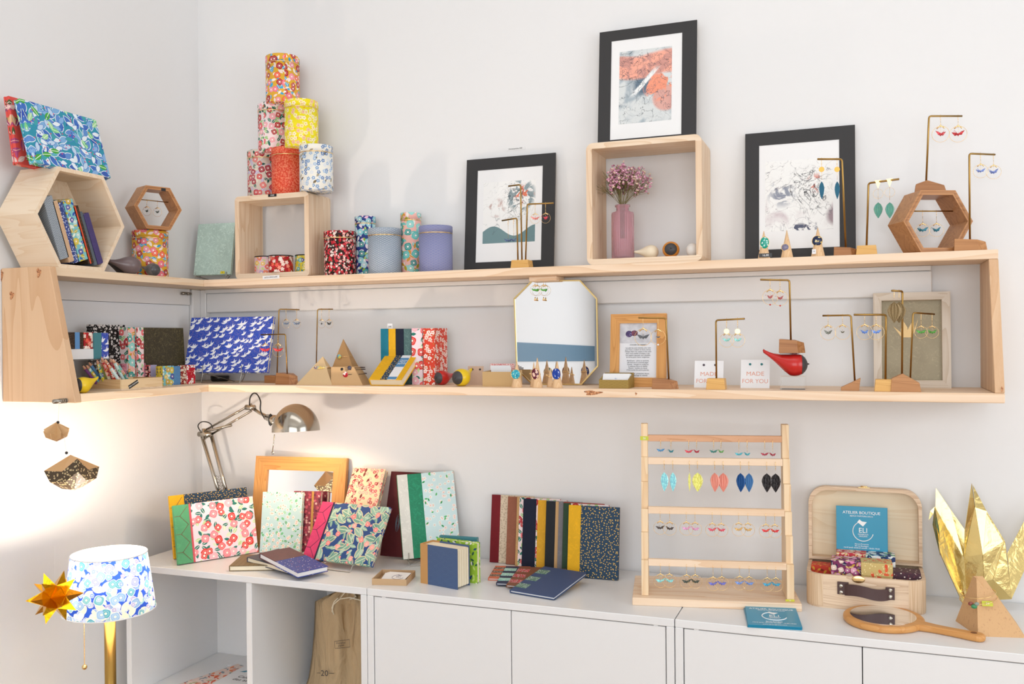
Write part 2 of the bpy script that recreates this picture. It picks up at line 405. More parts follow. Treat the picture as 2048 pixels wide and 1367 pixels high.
# knots of the boards (own shape and colour of the timber)
M_KNOT = NT('timber_knot', .6); _v = M_KNOT.noise(M_KNOT.obj(), 260, 4); M_KNOT = M_KNOT.base(M_KNOT.ramp(_v, [(.35, H('5a3a28')), (.5, H('b9784c')), (.65, H('dfa877'))]))
def knot(P, w, h, ax):
    m = MB(); pts = []
    for i in range(20):
        a = 2*PI*i/20; k = 1+.25*math.sin(3*a+1)+.12*math.sin(5*a); pts.append((w/2*k*math.cos(a), h/2*k*math.sin(a)))
    m.prism(pts, .0002); o = m.obj('knot', M_KNOT, sh); o.location = Vector(P)-Vector((0, 0, ZL)); 
    if ax == 'x': o.rotation_euler = (0, 0, PI/2)
    return o
knot(atY(1185, 785, -DL)+Vector((0, -.0003, 0)), .038, .010, 'y')
knot(atY(1272, 787, -DL)+Vector((0, -.0003, 0)), .004, .006, 'y')
knot(atY(24, 590, -YL-TP)+Vector((0, -.0008, 0)), .013, .017, 'y')
knot(atY(78, 545, -YL-TP)+Vector((0, -.0008, 0)), .012, .020, 'y')
knot(atY(3, 550, -YL-TP)+Vector((0, -.0008, 0)), .010, .026, 'y')
knot(atY(2002, 777, -DL+.012)+Vector((0, -.013, 0)), .003, .010, 'y')
# steel catch on the left batten
t = thing('cupboard_catch', 'small cylindrical steel catch on the white batten in the corner', 'catch', atX(373, 587, .02), (0, 0, 0))
m = MB(); Mx = Matrix.Rotation(PI/2, 4, 'X')
for a, b in ((-.018, -.0012), (.0012, .016)): m.tube([(0, a, 0), (0, b, 0)], .0042, 14)
m.tube([(0, -.002, 0), (0, .002, 0)], .0034, 14); m.obj('barrel', M_STEEL, t)
m = MB(); m.box((-.0056, -.012, -.002), (-.003, .010, .002)); m.obj('mount', M_STEEL, t)

# ================= cabinets =================
TC, GAP = .016, .0018
def carcass(name, label, x0, x1, doors, group='white cabinets under the shelf'):
    t = thing(name, label, 'cabinet', (x0, -DC, 0), group=group); W = x1-x0; D = DC-.004; z0, z1 = .10, ZC
    m = MB(); m.box((0, 0, z1-TC), (W, D, z1), .0012); m.obj('top_panel', M_LAC, t)
    m = MB(); m.box((0, 0, z0), (W, D, z0+TC), .0012); m.obj('bottom_panel', M_LAC, t)
    for a in (0, W-TC): m = MB(); m.box((a, 0, z0+TC+.0002), (a+TC, D, z1-TC-.0002), .0012); m.obj('side_panel', M_LAC, t)
    m = MB(); m.box((TC, D-.012, z0+TC), (W-TC, D-.006, z1-TC)); m.obj('back_panel', M_LAC, t)
    m = MB()
    for a in (.05, W-.05):
        for b in (.04, D-.04): m.lathe([(.016, 0), (.016, z0)], 16, Matrix.Translation((a, b, 0)))
    m.obj('feet', M_STEEL, t)
    if doors:
        n = 2; iw = (W-2*TC-2*GAP-GAP)/n
        for i in range(n):
            a = TC+GAP+i*(iw+GAP); m = MB(); m.box((a, .002, z0+TC+GAP), (a+iw, .019, z1-TC-GAP), .0008); d = m.obj('door', M_LAC, t)
        m = MB(); m.box((TC, .020, z0+TC), (W-TC, .022, z1-TC)); m.obj('gap_shade_sheet', M_DARK, t)  # near-black sheet behind the doors, stands in for shade in their gaps
        for a in (TC+GAP+.020, W-TC-GAP-.024):
            m = MB(); m.box((a, .0015, z1-TC-GAP+.0001), (a+.009, .02, z1-TC-.0001)); m.obj('hinge_tab', M_LAC, t)
    return t
C0 = .742
CF_ = carcass('open_cabinet', 'white open-fronted cabinet by the left wall holding a cloth bag', .0445, C0-.0006, False)
m = MB(); ixd = atY(497, 1200, -DC).x-.0445
m.box((ixd-.008, 0.001, .42), (ixd+.008, DC-.016, ZC-TC-.0004), .0012); m.obj('divider', M_LAC, CF_)
zf = atY(457, 1307, -.018).z; print('inner floor z', zf)
ZF = zf
m = MB(); m.box((TC+.0004, .001, ZF-.016), (C0-.0006-.0445-TC-.0004, DC-.017, ZF), .0012); m.obj('shelf_board', M_LAC, CF_)
carcass('door_cabinet', 'white two-door cabinet in the middle below the notebooks', C0+.0006, C0+.6994, True)
carcass('door_cabinet', 'white two-door cabinet at the right under the suitcase', C0+.7012, C0+1.400, True)
# ================= builders =================
def PX(u, Y, Z): P = Vector((0, Y, Z)); return P+Vector((1, 0, 0))*hu(P, u, (1, 0, 0))
def span(uL, uR, Y, Z, yaw=0.):
    P = PX(uL, Y, Z); D = Vector((math.cos(yaw), math.sin(yaw), 0)); return P, hu(P, uR, D)
def lean_h(P, v, yaw, lean):
    D = Vector((-math.sin(yaw)*math.sin(lean), math.cos(yaw)*math.sin(lean), math.cos(lean))); return hv(P, v, D)
LAB = set()
M_KRAFT = plain('kraft_card', 'c9a678', .7)
M_PAPER = plain('white_paper', (.83, .83, .84), .55)
M_CREAM = plain('cream_paper', 'efe3c8', .6)
M_BLACK = plain('black_card', '2b2a2b', .6)
M_BLACKP = plain('black_plastic', '1b1a1a', .35)
M_INK = plain('dark_ink', '2a2a2e', .6)
M_WHITE = plain('white_ink', (.9, .9, .9), .6)
M_WALNUT = wood('walnut', 'b07c50', '8a5733', 'x', 2, .4, 0, .8)
M_WALNUTL = wood('cherry_wood', 'bf8a5a', 'a06c42', 'x', 2, .4, 0, .8)
M_BAMBOO = wood('bamboo', 'e3b56c', 'c9924a', 'x', 2.5, .4, 0, .8)
M_BEECH = wood('beech', 'e8c49a', 'd6a877', 'z', 3, .45, 0, .8)
M_OAKF = wood('honey_oak', 'd59d5c', 'b87c40', 'x', 2.2, .45, 0, .8)
M_OAKFZ = wood('honey_oak_upright', 'd59d5c', 'b87c40', 'z', 2.2, .45, 0, .8)
M_PAUL = wood('pale_ply', 'eed9c0', 'dcbb97', 'x', 1.6, .5, 0, .6)
M_PAULZ = wood('pale_ply_upright', 'e9d0b4', 'd3ae88', 'z', 1.5, .5, 0, .7)
M_THREAD = plain('dark_thread', '3a2420', .7)
M_SILVER = plain('polished_nickel', 'b3aca0', .16, 1.)
M_MIRROR = NT('mirror_glass', .01, 1.).base((.84, .85, .86, 1))

# pattern papers
FLO = dict
CAM_PINK = lambda nm, bg, fl, lf, c=.016, dens=1.: pat(nm, bg, [('leaf', c*.72, .50, lf, dict(centre='f3f0e6', density=.9)), ('leaf', c*.66, .46, lf, dict(density=.6, seed=9)), ('rose', c, .45, fl, dict(centre='fff3ea', density=dens, rnd=.8))])
P_CAMEL = CAM_PINK('paper_camellia_pink', 'f0dfe6', ['df3b36', 'ef6a6d', 'f6b7c2', 'e2403c', 'f08c96'], ['2b7a6c', 'c3dca0', '2b7a6c', 'dfe8c8'], .027)
P_CAMRED = CAM_PINK('paper_camellia_tin', 'f5e2e2', ['c2262b', 'e85a60', 'f4a9b4', 'b61d28'], ['1f6b58', '2f7f6a', 'a9cf8a'], .022)
P_CAMYEL = CAM_PINK('paper_camellia_ochre', 'e2ad36', ['a81f2b', 'ef6f86', 'f2633f', 'f28ea0', 'b8222c'], ['2f9fd0', 'f7ebe0', 'f4dfd6', '3fa8d8'], .022)
P_CAMGRY = CAM_PINK('paper_camellia_grey', 'd9cdbf', ['d8504f', 'a82436', 'e8827a', 'c93a44'], ['1f5b4c', 'c5b4d6', 'e8ddc8'], .021)
P_CAMTEAL = CAM_PINK('paper_camellia_teal', 'f3b9ad', ['1f8f8c', '62c6bf', '2f9f98', '8fd6cf'], ['b5a52c', 'f2ece4', 'd99a3a', '7fc9c2'], .026)
P_CAMNAVY = CAM_PINK('paper_camellia_navy', '2b3f86', ['3f9fa6', '8fcfd8', '2f8f92', 'b9dfe6'], ['8fb62c', 'f2e4ec', 'e9b9cf', 'f5f5f5'], .021)
P_PLUMY = pat('paper_plum_yellow', 'f2e01d', [('leaf', .009, .3, ['f6efc0', 'ef7f5a'], dict(density=.4)), ('blossom', .013, .46, ['fbf4cf', 'f8f0b4', 'f9e9a0', 'f2c7a8'], dict(centre='f0b27a'))])
P_PLUMR = pat('paper_plum_orange', 'd9442a', [('dot', .0052, .40, ['ef8a66', 'e2573a', 'ef8a66'], dict(centre='d9442a')), ('dot', .0052, .30, ['e9755a'], dict(centre='d9442a', seed=5))])
P_PLUMB = pat('paper_plum_blue', 'efece2', [('leaf', .014, .48, ['7a6a4c', 'a9a08c'], dict(ang=(.4, .8), density=.3)), ('blossom', .0115, .44, ['7da3cf', '5c83b8', 'a9c3e0', 'dfe3ea'], dict(centre='f0ede2', density=.85))])
P_CHER = pat('paper_cherry_red_black', '2a1616', [('leaf', .007, .35, ['8f1a22', '3a5a2a']), ('blossom', .0095, .46, ['d5333f', 'f4d9d0', 'e87a7a', 'c22330', 'f2b7ad'], dict(density=.95)), ('dot', .007, .3, ['f7e6dc', 'd8434a'], dict(density=.6, seed=3))])
P_MINI1 = CAM_PINK('paper_mini_orange', 'e9c3c8', ['ef7f5a', 'e85f4a', 'b9a2c9', 'f0c14a'], ['c9d68f', 'd9a7c0'], .018)
P_MINI2 = pat('paper_mini_blossom', 'b3202a', [('leaf', .009, .4, ['6a5520', 'c9352f']), ('blossom', .012, .48, ['f6d9cc', 'f0907a', 'f8ece2', 'e8604e'])])
P_MINI3 = CAM_PINK('paper_mini_yellow', 'd9c53a', ['2f3a86', '4fb0ac', 'e8d23a', '7fc0b8'], ['e9ecc0', '3f8f9a'], .016)
P_SEIG = seigaiha('paper_waves_slate', 'dfe6ea', '44607e', .0105, 3, .5)
P_SEIP = seigaiha('paper_waves_periwinkle', '5a68a8', 'a9a7b9', .0125, 3, .38)
P_SEIN = seigaiha('paper_waves_navy', '2f3f55', 'c9d3d9', .0085, 3, .4)
P_LEAF = pat('paper_leaves_blue', '2f94ae', [('leaf', .024, .62, ['7fb0dc', '5f8fd0', '3f6fc0', '5fb4c4', '3a5fb4'], dict(outline='dfeaf4', rnd=.7)), ('leaf', .021, .56, ['e6eff6', 'c3d8ee', '86b2e0', 'e9f2f8', '3fa3a8'], dict(outline='4f80c8', density=.75)), ('leaf', .027, .50, ['4aa83f', 'a9dca0', '7fcf8a', '2f4fae'], dict(density=.34, centre='e3f4da')), ('dot', .012, .14, ['e0406a', '2f3f9e'], dict(density=.35))])
P_LEAFR = pat('paper_leaves_red', 'e0524a', [('leaf', .024, .58, ['c93a4a', 'b04a7a', 'e87a5a', '6a6a3a'], dict(centre='f0b0a0')), ('leaf', .024, .52, ['e9c0b8', '8a3a5a', '4f5f34', 'e0b07a'], dict(density=.6, centre='f6dcd4'))])
P_CRANE = pat('paper_cranes_blue', '2b50b8', [('dot', .0022, .34, ['7a6fa8', '8f7f9f', '2b50b8', '2b50b8']), ('bird', .0235, .47, ['f1f3f6'], dict(ang=(.25, .35), rnd=.72)), ('bird', .0235, .42, ['f1f3f6'], dict(ang=(.2, .5), rnd=.72, seed=11, density=.75))])
P_SAK = pat('paper_sakura_black', '0f0d0f', [('dot', .006, .16, ['e9e6e4'], dict(density=.5)), ('blossom', .0095, .36, ['ece8e6', 'd9d4d2'], dict(centre='2a2628', density=.7))])
P_REDS = pat('paper_sakura_red', 'd9442f', [('leaf', .012, .2, ['b98a2f'], dict(density=.5)), ('dot', .007, .22, ['f4e2d8'], dict(density=.5)), ('blossom', .0125, .46, ['f8ece6', 'f2d5cb'], dict(centre='d98a6a', density=.7))])
P_REDM = pat('paper_sakura_crimson', 'c2202f', [('dot', .005, .2, ['e9c9a0'], dict(density=.4)), ('blossom', .016, .47, ['fbf3ee'], dict(centre='e0a070', density=.6))])
P_MINTG = pat('paper_mint_blossom', 'c2ddda', [('leaf', .017, .34, ['2f9a55', '3faf60', '8fcf9a'], dict(density=.5, centre='e2f2dc')), ('leaf', .011, .3, ['57b86a', '2f8f4f'], dict(density=.3)), ('blossom', .012, .44, ['e9efe6', 'd9e6e0', 'f0e6dc'], dict(centre='e8b49a', density=.75))])
P_MINTL = pat('paper_mint_pale', 'cfe6e6', [('blossom', .012, .42, ['eef4ee', 'e2eee8', 'f4e8e0'], dict(centre='efc0ae', density=.7)), ('leaf', .014, .32, ['2f9a55', '57b86a'], dict(density=.28))])
P_NOUV = pat('paper_nouveau', '24467e', [('leaf', .030, .60, ['8fb3a0', '7aa392', '6f9a8a'], dict(centre='c9d6b8', outline='d9c9a0')), ('leaf', .019, .55, ['8fb3a0', '5f8f84', '9fbfae'], dict(centre='d6dcc0', density=.8, seed=8)), ('rose', .026, .32, ['f08a80', 'ee7a78', 'f5a79a'], dict(density=.42, outline='d9a0a0', centre='f8c0b4')), ('rose', .015, .3, ['f08a80'], dict(density=.22, seed=4))])
P_DOTN = pat('paper_gold_dots_navy', '243f58', [('dot', .0062, .2, ['d9b25a'])])
P_BERRY = pat('paper_plum_cream', 'eed3ae', [('leaf', .012, .6, ['7a2a2a'], dict(ang=(.5, 1.2), density=.35)), ('blossom', .011, .46, ['cf4452', 'e07a7a', 'c23a48', 'e9a79a'], dict(centre='f4d9c0', density=.85))])
P_PLUMD = pat('paper_plum_dark', '8a3a48', [('blossom', .008, .44, ['c95a6a', 'e0b0a8', '5a2a38', 'b04858'])])
P_OLIVE = marble('leather_olive', '4f472f', '7a6f48', 70, .55, .02)
P_KHAKI = marble('leather_khaki', '7f6c4c', '66553a', 30)
P_SLATE = marble('leather_slate', '55565f', '44454d', 30)
P_PLUM = marble('leather_plum', '6a4448', '593a3e', 30)
P_INDIGO = pat('paper_indigo_birds', '3a4a92', [('leaf', .008, .35, ['2c3a80', '4a5aa8']), ('dot', .007, .16, ['f0ece6', 'c98a7a'], dict(density=.3))])
P_BLUEL = seigaiha('paper_blue_lines', '3a5078', '5f7596', .030, 7, .22)
P_GREEN = marble('cloth_green', '1d8a63', '259a70', 60)
P_STAR = pat('paper_stars_umber', '4a3c2c', [('dot', .0085, .17, ['cdb88a']), ('blossom', .0085, .26, ['c8b285'], dict(centre='4a3c2c', density=.6))])
P_LAMP = pat('fabric_liberty_blue', '2f58c0', [('rose', .017, .44, ['7fa9dc', 'a9c6e9', 'b7b0dc', '8fc3cf', 'e6ecf2'], dict(outline='f4f4ee', centre='f5f7e8', density=.8, seed=17)), ('leaf', .023, .5, ['eef0e2', 'f4f2e0', 'e2e9f2'], dict(outline='f6f4ea')), ('leaf', .019, .42, ['e9efe6', 'cfdcf0'], dict(density=.7, seed=6)), ('rose', .027, .40, ['5aa7bd', '8fb4dc', 'a9b4e0', '6fb4c4', '9fc3e6'], dict(outline='f4f4ee', centre='f5f7e8', density=.85)), ('rose', .018, .33, ['a9c6e9', '7fa3dc', 'b7b0dc'], dict(density=.4, outline='f4f4ee', centre='f5f7e8', seed=13))], rough=.8)
P_ATLAS = pat('paper_mixed_orange', 'e8d2c8', [('leaf', .02, .5, ['d9603a', '8f9fa8', 'b9b48a', 'e98a5a']), ('ellipse', .014, .4, ['e0502f', 'd9cfc8', '7f8f9a'], dict(density=.6))])
P_VIO = CAM_PINK('paper_mini_violet', '7a2f5a', ['e07ab0', 'f0a9c9', 'b04a8a', 'e9d0c0'], ['2f2a4a', 'c9a23a'], .015)
P_OCHR = pat('paper_mini_ochre', 'c9b070', [('leaf', .013, .5, ['d9502f', 'e0603a', 'c9b070']), ('dot', .006, .2, ['e8d9a0'], dict(density=.5))])
P_MBLUE = CAM_PINK('paper_mini_blue', '2f3f6e', ['e6f0ee', '7fb0c9', 'f2f4f0'], ['4f9a5a', '8fc9a0', '2f4f8e'], .015)
P_MRED = CAM_PINK('paper_mini_red', 'c93a45', ['f4c9b0', 'e8d9b0', 'f0a09a'], ['d94a50', 'e0b060'], .015)
P_MDARK = pat('paper_mini_dark', '4a2f3a', [('dot', .009, .16, ['e9dccf'], dict(density=.7)), ('leaf', .009, .3, ['6a3a44'])])
P_MTEAL = CAM_PINK('paper_birds_teal', '7fc4c9', ['d9c23a', '2f3f9e', 'c9a52c', 'a9dcd9'], ['c9b43a', 'e9f0e0', '2f5fae'], .020)
P_TEALC = seigaiha('paper_teal_comb', '2f6f80', '5f9a9a', .006, 3, .3)
P_TAN = stripes('paper_tan_stripe', 'd9b998', 'c09a78', .003, .4, 1)
P_BLUED = pat('paper_blue_flecks', '3a4a8a', [('dot', .0042, .34, ['cfd6e6', '2c3a70', '7f8fc0'])])
P_UMB = pat('paper_umber_fleck', '3d2f24', [('dot', .004, .3, ['5a4a38', '2c2018'])])
def cloth(name, col): return marble('cloth_'+name, col, col, 40, .75, .02)

def book(name, label, cat, P, w, h, t, yaw, lean, cover, strip=None, sw=.03, pages=None, group=None, thread=None, extra=None, spine=None, ov=.002, rollz=0.):
    """upright book: origin bottom-left of the front cover, spine at the left, leaning back by lean"""
    P = Vector(P)+Vector((0, 0, t*math.sin(lean))); r = thing(name, label, cat, P, (-lean, rollz, yaw), group); c = .0018
    mats = [cover, strip or cover, spine or strip or cover]
    m = MB(); m.box((sw if strip else 0, 0, 0), (w, c, h), .0004, mi=0); m.box((sw if strip else 0, t-c, 0), (w, t, h), .0004, mi=0)
    if strip: m.box((0, 0, 0), (sw, c*1.15, h), .0004, mi=1); m.box((0, t-c, 0), (sw, t, h), .0004, mi=1)
    m.box((0, c, 0), (c, t-c, h), mi=2); m.obj('cover', mats, r)
    m = MB(); m.box((c+.0002, c, ov), (w-ov, t-c, h-ov)); m.obj('pages', pages or M_CREAM, r)
    if thread:
        n = 6; m = MB()
        for i in range(n):
            z0, z1 = h*(.04+.92*i/n), h*(.04+.92*(i+1)/n); x0, x1 = (sw*.35, sw*.85) if i % 2 else (sw*.85, sw*.35)
            m.tube([(x0, -.0003, z0), (x1, -.0003, z1)], .0005, 5)
        for i in range(1, n, 2): zz = h*(.04+.92*i/n); m.tube([(0, -.0003, zz), (sw*.35 if True else 0, -.0003, zz)], .0005, 5)
        m.obj('binding_thread', thread, r)
    if extra: extra(r, w, h, t)
    return r
def upbook(label, uL, uR, Y, Z, vT, t, cover, yaw=0., lean=0., **kw):
    P, w = span(uL, uR, Y, Z, yaw); h = lean_h(P, vT, yaw, lean)
    return book(kw.pop('name', 'notebook'), label, kw.pop('cat', 'notebook'), P, w, h, t, yaw, lean, cover, **kw)
def deskbook(label, L, R, vT, t, cover, lean=0., lift=0., **kw):
    """bottom-left and bottom-right pixels on the cabinet top"""
    A, B = atZ(L[0], L[1], ZC+lift), atZ(R[0], R[1], ZC+lift); D = B-A; yaw = math.atan2(D.y, D.x)
    return book(kw.pop('name', 'notebook'), label, kw.pop('cat', 'notebook'), A, D.length, lean_h(A, vT, yaw, lean), t, yaw, lean, cover, **kw)

def tin(label, u, wpx, vb, vt, Z, paper, Y=None, lid=.17, group='paper covered tins', yaw=0., rim=M_GOLD, plainlid=None, cap=None):
    """u centre column, vb row of the front bottom rim, vt row of the front top rim; Y depth of the axis"""
    P = PX(u, Y, Z); k = ppm(P); r = wpx/2/k
    F = Vector((P.x, P.y-r, Z)); h = hv(F, vt)
    o = thing('tin', label, 'tin', P, (0, 0, yaw), group); zl = h*(1-lid)
    m = MB(); m.lathe([(r*.985, 0), (r*.985, .0008), (r, .0015), (r, zl-.0002)], 40); m.obj('body', paper, o, uv='cyl')
    m = MB(); m.lathe([(r*1.012, zl+.002), (r*1.012, h-.0015), (r*.985, h)], 40); m.obj('lid', paper, o, uv='cyl')
    m = MB(); m.lathe([(r*1.002, zl-.0001), (r*1.018, zl+.0003), (r*1.018, zl+.0018), (r*1.002, zl+.0022)], 40); m.obj('rim', rim, o)
    if cap: m = MB(); m.lathe([(r*.99, h), (r*.99, h+.0012), (r*.93, h+.0016)], 40); m.obj('lid_edge', cap, o)
    return o, h, r

_mesh = {}
def shared(key, fn, mats):
    if key not in _mesh:
        o = fn().obj(key[0], mats); me = o.data; bpy.data.objects.remove(o); _mesh[key] = me
    return _mesh[key]
def inst(name, me, parent, loc, rot=(0, 0, 0), sc=(1, 1, 1)):
    o = bpy.data.objects.new(name, me); COL.objects.link(o); o.parent = parent; o.location = loc; o.rotation_euler = rot; o.scale = sc; return o
def crane_mb():
    m = MB(); F, Bk, B, T = (0, -.14, -.02), (0, .14, -.02), (0, 0, -.17), (0, 0, .05); Lf, Rt = (-.07, 0, -.07), (.07, 0, -.07)
    WL, WR = (-.50, .05, .22), (.50, -.05, .22)
    for s_, W in ((Lf, WL), (Rt, WR)):
        m.poly([F, s_, T]); m.poly([s_, Bk, T]); m.poly([F, B, s_]); m.poly([B, Bk, s_])
        Q_ = (W[0]*.50, 0, -.10); U_ = (W[0]*.42, 0, .16)
        m.poly([W, F, U_]); m.poly([U_, F, T]); m.poly([W, U_, Bk]); m.poly([U_, T, Bk]); m.poly([W, Bk, Q_]); m.poly([Q_, Bk, s_]); m.poly([W, Q_, F]); m.poly([Q_, s_, F])
    N, Hd, Ta = (-.10, -.40, .25), (-.17, -.47, .13), (.08, .42, .27)
    for tip, base in ((N, F), (Ta, Bk)):
        a, b = (base[0]-.03, base[1], base[2]), (base[0]+.03, base[1], base[2]); c = (0, base[1]*.4, -.14)
        m.poly([a, b, tip]); m.poly([b, c, tip]); m.poly([c, a, tip])
    m.poly([N, Hd, (-.10, -.41, .17)]); m.poly([N, (-.095, -.40, .18), Hd])
    return m
def leaf_mb():
    m = MB(); n = 9; pts = []
    for i in range(n):
        t = i/(n-1)*2-1; s_ = (-1)**i
        pts.append([(t*wd_, dp*s_, z_-.05*abs(t)*(1 if z_ > -.3 else 0)) for wd_, dp, z_ in ((.09, .02, 0), (.32, .05, -.10), (.47, .07, -.28), (.50, .07, -.45), (.40, .06, -.66), (.22, .04, -.84), (.03, .01, -1.0))])
    for a, b in zip(pts, pts[1:]):
        for k in range(6): m.poly([a[k], a[k+1], b[k+1], b[k]], smooth=False)
    return m
def hook_mb():   # unit height 1, hanging over z=0
    m = MB(); pts = [(0, .22, -.55), (0, .16, -.2), (0, .10, .02), (0, 0, .07), (0, -.05, 0), (0, -.03, -.4), (0, 0, -.9), (0, 0, -1)]
    m.tube(pts, .026, 6); m.ball((0, 0, -.72), .06, 8, 6); return m
def ring_mb(r=.024):
    m = MB(); m.tube([(math.cos(2*PI*i/40), 0, math.sin(2*PI*i/40)) for i in range(40)], r, 6, True); return m
def cap_mb():
    m = MB(); m.tube([(-.5, 0, -.30), (0, 0, .12), (.5, 0, -.30)], .09, 6); m.ball((0, 0, .05), .16, 8, 6); return m
def colpaper(col, spot=None):
    k = 'fold_'+col
    if k in MATS: return MATS[k]
    if spot: return pat(k, col, [('dot', .0025, .42, spot if isinstance(spot, list) else [spot])])
    n = NT(k, .5); v = n.noise(n.obj(), 9, 3); return n.base(n.mix(n.ramp(v, [(.42, (0, 0, 0)), (.6, (1, 1, 1))]), H(col), tuple(min(1, x*1.7+.06) for x in H(col))))
EG = 'earrings on display'
_er = random.Random(3)
def earring(P, label, kind, col, vc=None, rp=None, wp=None, spot=None, group=EG, yaw=0., hook=.013, cyaw=None, extra=None, ve=None):
    if cyaw is None: cyaw = _er.choice((-1, 1))*_er.uniform(.35, .95) if kind != 'leaf' else _er.uniform(-.3, .3)
    if kind == 'hoop': wp = wp*1.12
    """P hanging point, vc row of the crane/hoop centre, rp hoop radius px, wp crane width px"""
    P = Vector(P); k = ppm(P); t = thing('earring', label, 'earring', P, (0, 0, yaw), group)
    zc = -(hv(P, vc, (0, 0, -1))) if vc is not None else -.03
    r = rp/k if rp else 0; wd = (wp/k) if wp else .014
    top = zc+r if kind == 'hoop' else zc+wd*.25
    hl = min(hook, max(.006, -top*.62))
    if kind in ('leaf', 'drop'): hl = min(max(.006, -top)*.98, .017)
    if kind in ('leaf', 'drop') and -top-hl > .002: m = MB(); m.tube([(0, 0, -hl), (0, 0, top)], .0003, 5); m.obj('link', M_GOLD, t)
    inst('hook', shared(('hook',), hook_mb, M_GOLD), t, (0, 0, 0), sc=(hl, hl, hl))
    if kind == 'hoop':
        gap = -top-hl
        if gap > .001:
            m = MB(); m.tube([(0, 0, -hl), (0, 0, top)], .0004, 5); m.obj('link', M_GOLD, t)
        inst('cap', shared(('cap',), cap_mb, M_GOLD), t, (0, 0, top-.0005), sc=(r*.9, r*.5, r*.9))
        inst('hoop', shared(('hoop',), ring_mb, M_GOLD), t, (0, 0, zc), sc=(r, r, r))
        m = MB(); m.tube([(0, 0, top), (0, 0, zc)], .00022, 4); m.obj('chain', M_GOLD, t)
    if kind in ('hoop', 'drop'):
        key = ('origami_crane', col); inst('origami_crane', shared(key, crane_mb, colpaper(col, spot)), t, (0, 0, zc), (0, 0, cyaw), (wd, wd, wd))
    elif kind == 'leaf':
        key = ('folded_leaf', col); hh = -(hv(P, ve, (0, 0, -1)))-zc; hh = abs(hh)
        if top < -hl: pass
        inst('folded_leaf', shared(key, leaf_mb, colpaper(col, spot)), t, (0, 0, zc), (0, 0, cyaw), (wd, wd, hh))
    if extra: extra(t, k, zc, r)
    return t
def disc(t, name, mat, z, r, y=-.0012, flat=.0008):
    m = MB(); m.tube([(0, y, z), (0, y+flat, z)], r, 20)
    for f in m.bm.faces: f.smooth = False
    return m.obj(name, mat, t)

def block(kind, w, d, h):
    """little faceted wooden foot, centre front bottom at origin"""
    m = MB()
    if kind == 'box': m.box((-w/2, 0, 0), (w/2, d, h), .0008)
    elif kind == 'taper': m.prism([(-w/2, 0), (w/2, 0), (w*.44, h), (-w*.44, h)], d, bev=.0006)
    elif kind == 'wedgeL': m.prism([(-w/2, 0), (w/2, 0), (w/2+.003, h), (w*.05, h*.62), (-w/2, h*.25)], d, bev=.0005)
    elif kind == 'peak': m.prism([(-w/2, 0), (w/2, 0), (w*.44, h*.5), (-w*.1, h), (-w*.46, h*.72)], d, bev=.0005)
    elif kind == 'skew':
        t = bmesh.new(); b = [(-w/2, 0), (w*.22, 0), (w/2, d*.45), (w*.1, d), (-w*.45, d)]
        lo = [t.verts.new((x, y, 0)) for x, y in b]; hi = [t.verts.new((x*.93-w*.02, y+.002, h*(1-.28*max(0, x)/w*2))) for x, y in b]
        t.faces.new(lo[::-1]); t.faces.new(hi)
        for i in range(5): j = (i+1) % 5; t.faces.new((lo[i], lo[j], hi[j], hi[i]))
        bmesh.ops.recalc_face_normals(t, faces=t.faces); bmesh.ops.bevel(t, geom=t.edges, offset=.0006, affect='EDGES'); m.add(t)
    return m
def stand(label, u, Y, Z, vt, ue, ve, base=('box', 40, 14), mat=None, utop=None, ub=None, d=.03, rod=.0021, fr=.4, group='brass earring stands', yaw=0.):
    """rod foot column u; vt row of the rod's top; (ue,ve) pixel of the arm's end"""
    P = PX(u, Y, Z); k = ppm(P); w, h = base[1]/k, base[2]/k
    t = thing('earring_stand', label, 'earring stand', P, (0, 0, 0), group)
    off = (PX(ub, Y, Z).x-P.x) if ub else 0
    mb = block(base[0], w, d, h); o = mb.obj('base', mat or M_WALNUT, t, loc=(off, -d*.5, 0), rot=(0, 0, yaw))
    T = P+Vector((0, 0, hv(P, vt)))
    if utop: T.x = PX(utop, Y, T.z).x; T.z = P.z+hv(Vector((T.x, Y, P.z)), vt)
    # arm end: horizontal at the height of the top, kept within 4 cm of the rod's depth
    E = atZ(ue, ve, T.z) if abs(T.z-CAM.z) > .03 else atY(ue, ve, Y)
    if abs(E.y-Y) > .03: E = atY(ue, ve, Y+max(-.03, min(.03, E.y-Y)))
    a = (T-P); b = (E-P); dr = (b-a).normalized(); up = a.normalized(); R = .0055
    pts = [(0, 0, h*.5)] + [tuple(a-up*R)] + [tuple(a-up*R*(1-s)**2+dr*R*s**2) for s in (.25, .5, .75)] + [tuple(a+dr*R), tuple(b)]
    m = MB(); m.tube(pts, rod, 10); m.obj('rod', M_BRASS, t)
    def arm(uu):
        D = E-T; return T+D*hu(T, uu, D)+Vector((0, 0, rod))
    t['_'] = 0; del t['_']
    return t, arm
def pair(arm, us, desc, kind, col, vcs, rp=None, wp=None, **kw):
    for i, (u, vc) in enumerate(zip(us, vcs)):
        k2 = dict(kw)
        for q in ('ve', 'cyaw', 'wps'):
            if isinstance(k2.get(q), (list, tuple)): k2[q] = k2[q][i]
        w2 = k2.pop('wps', wp)
        earring(arm(u), ('left' if u == min(us) else 'right')+' one of '+desc, kind, col[i] if isinstance(col, (list, tuple)) else col, vc, rp, w2, **k2)
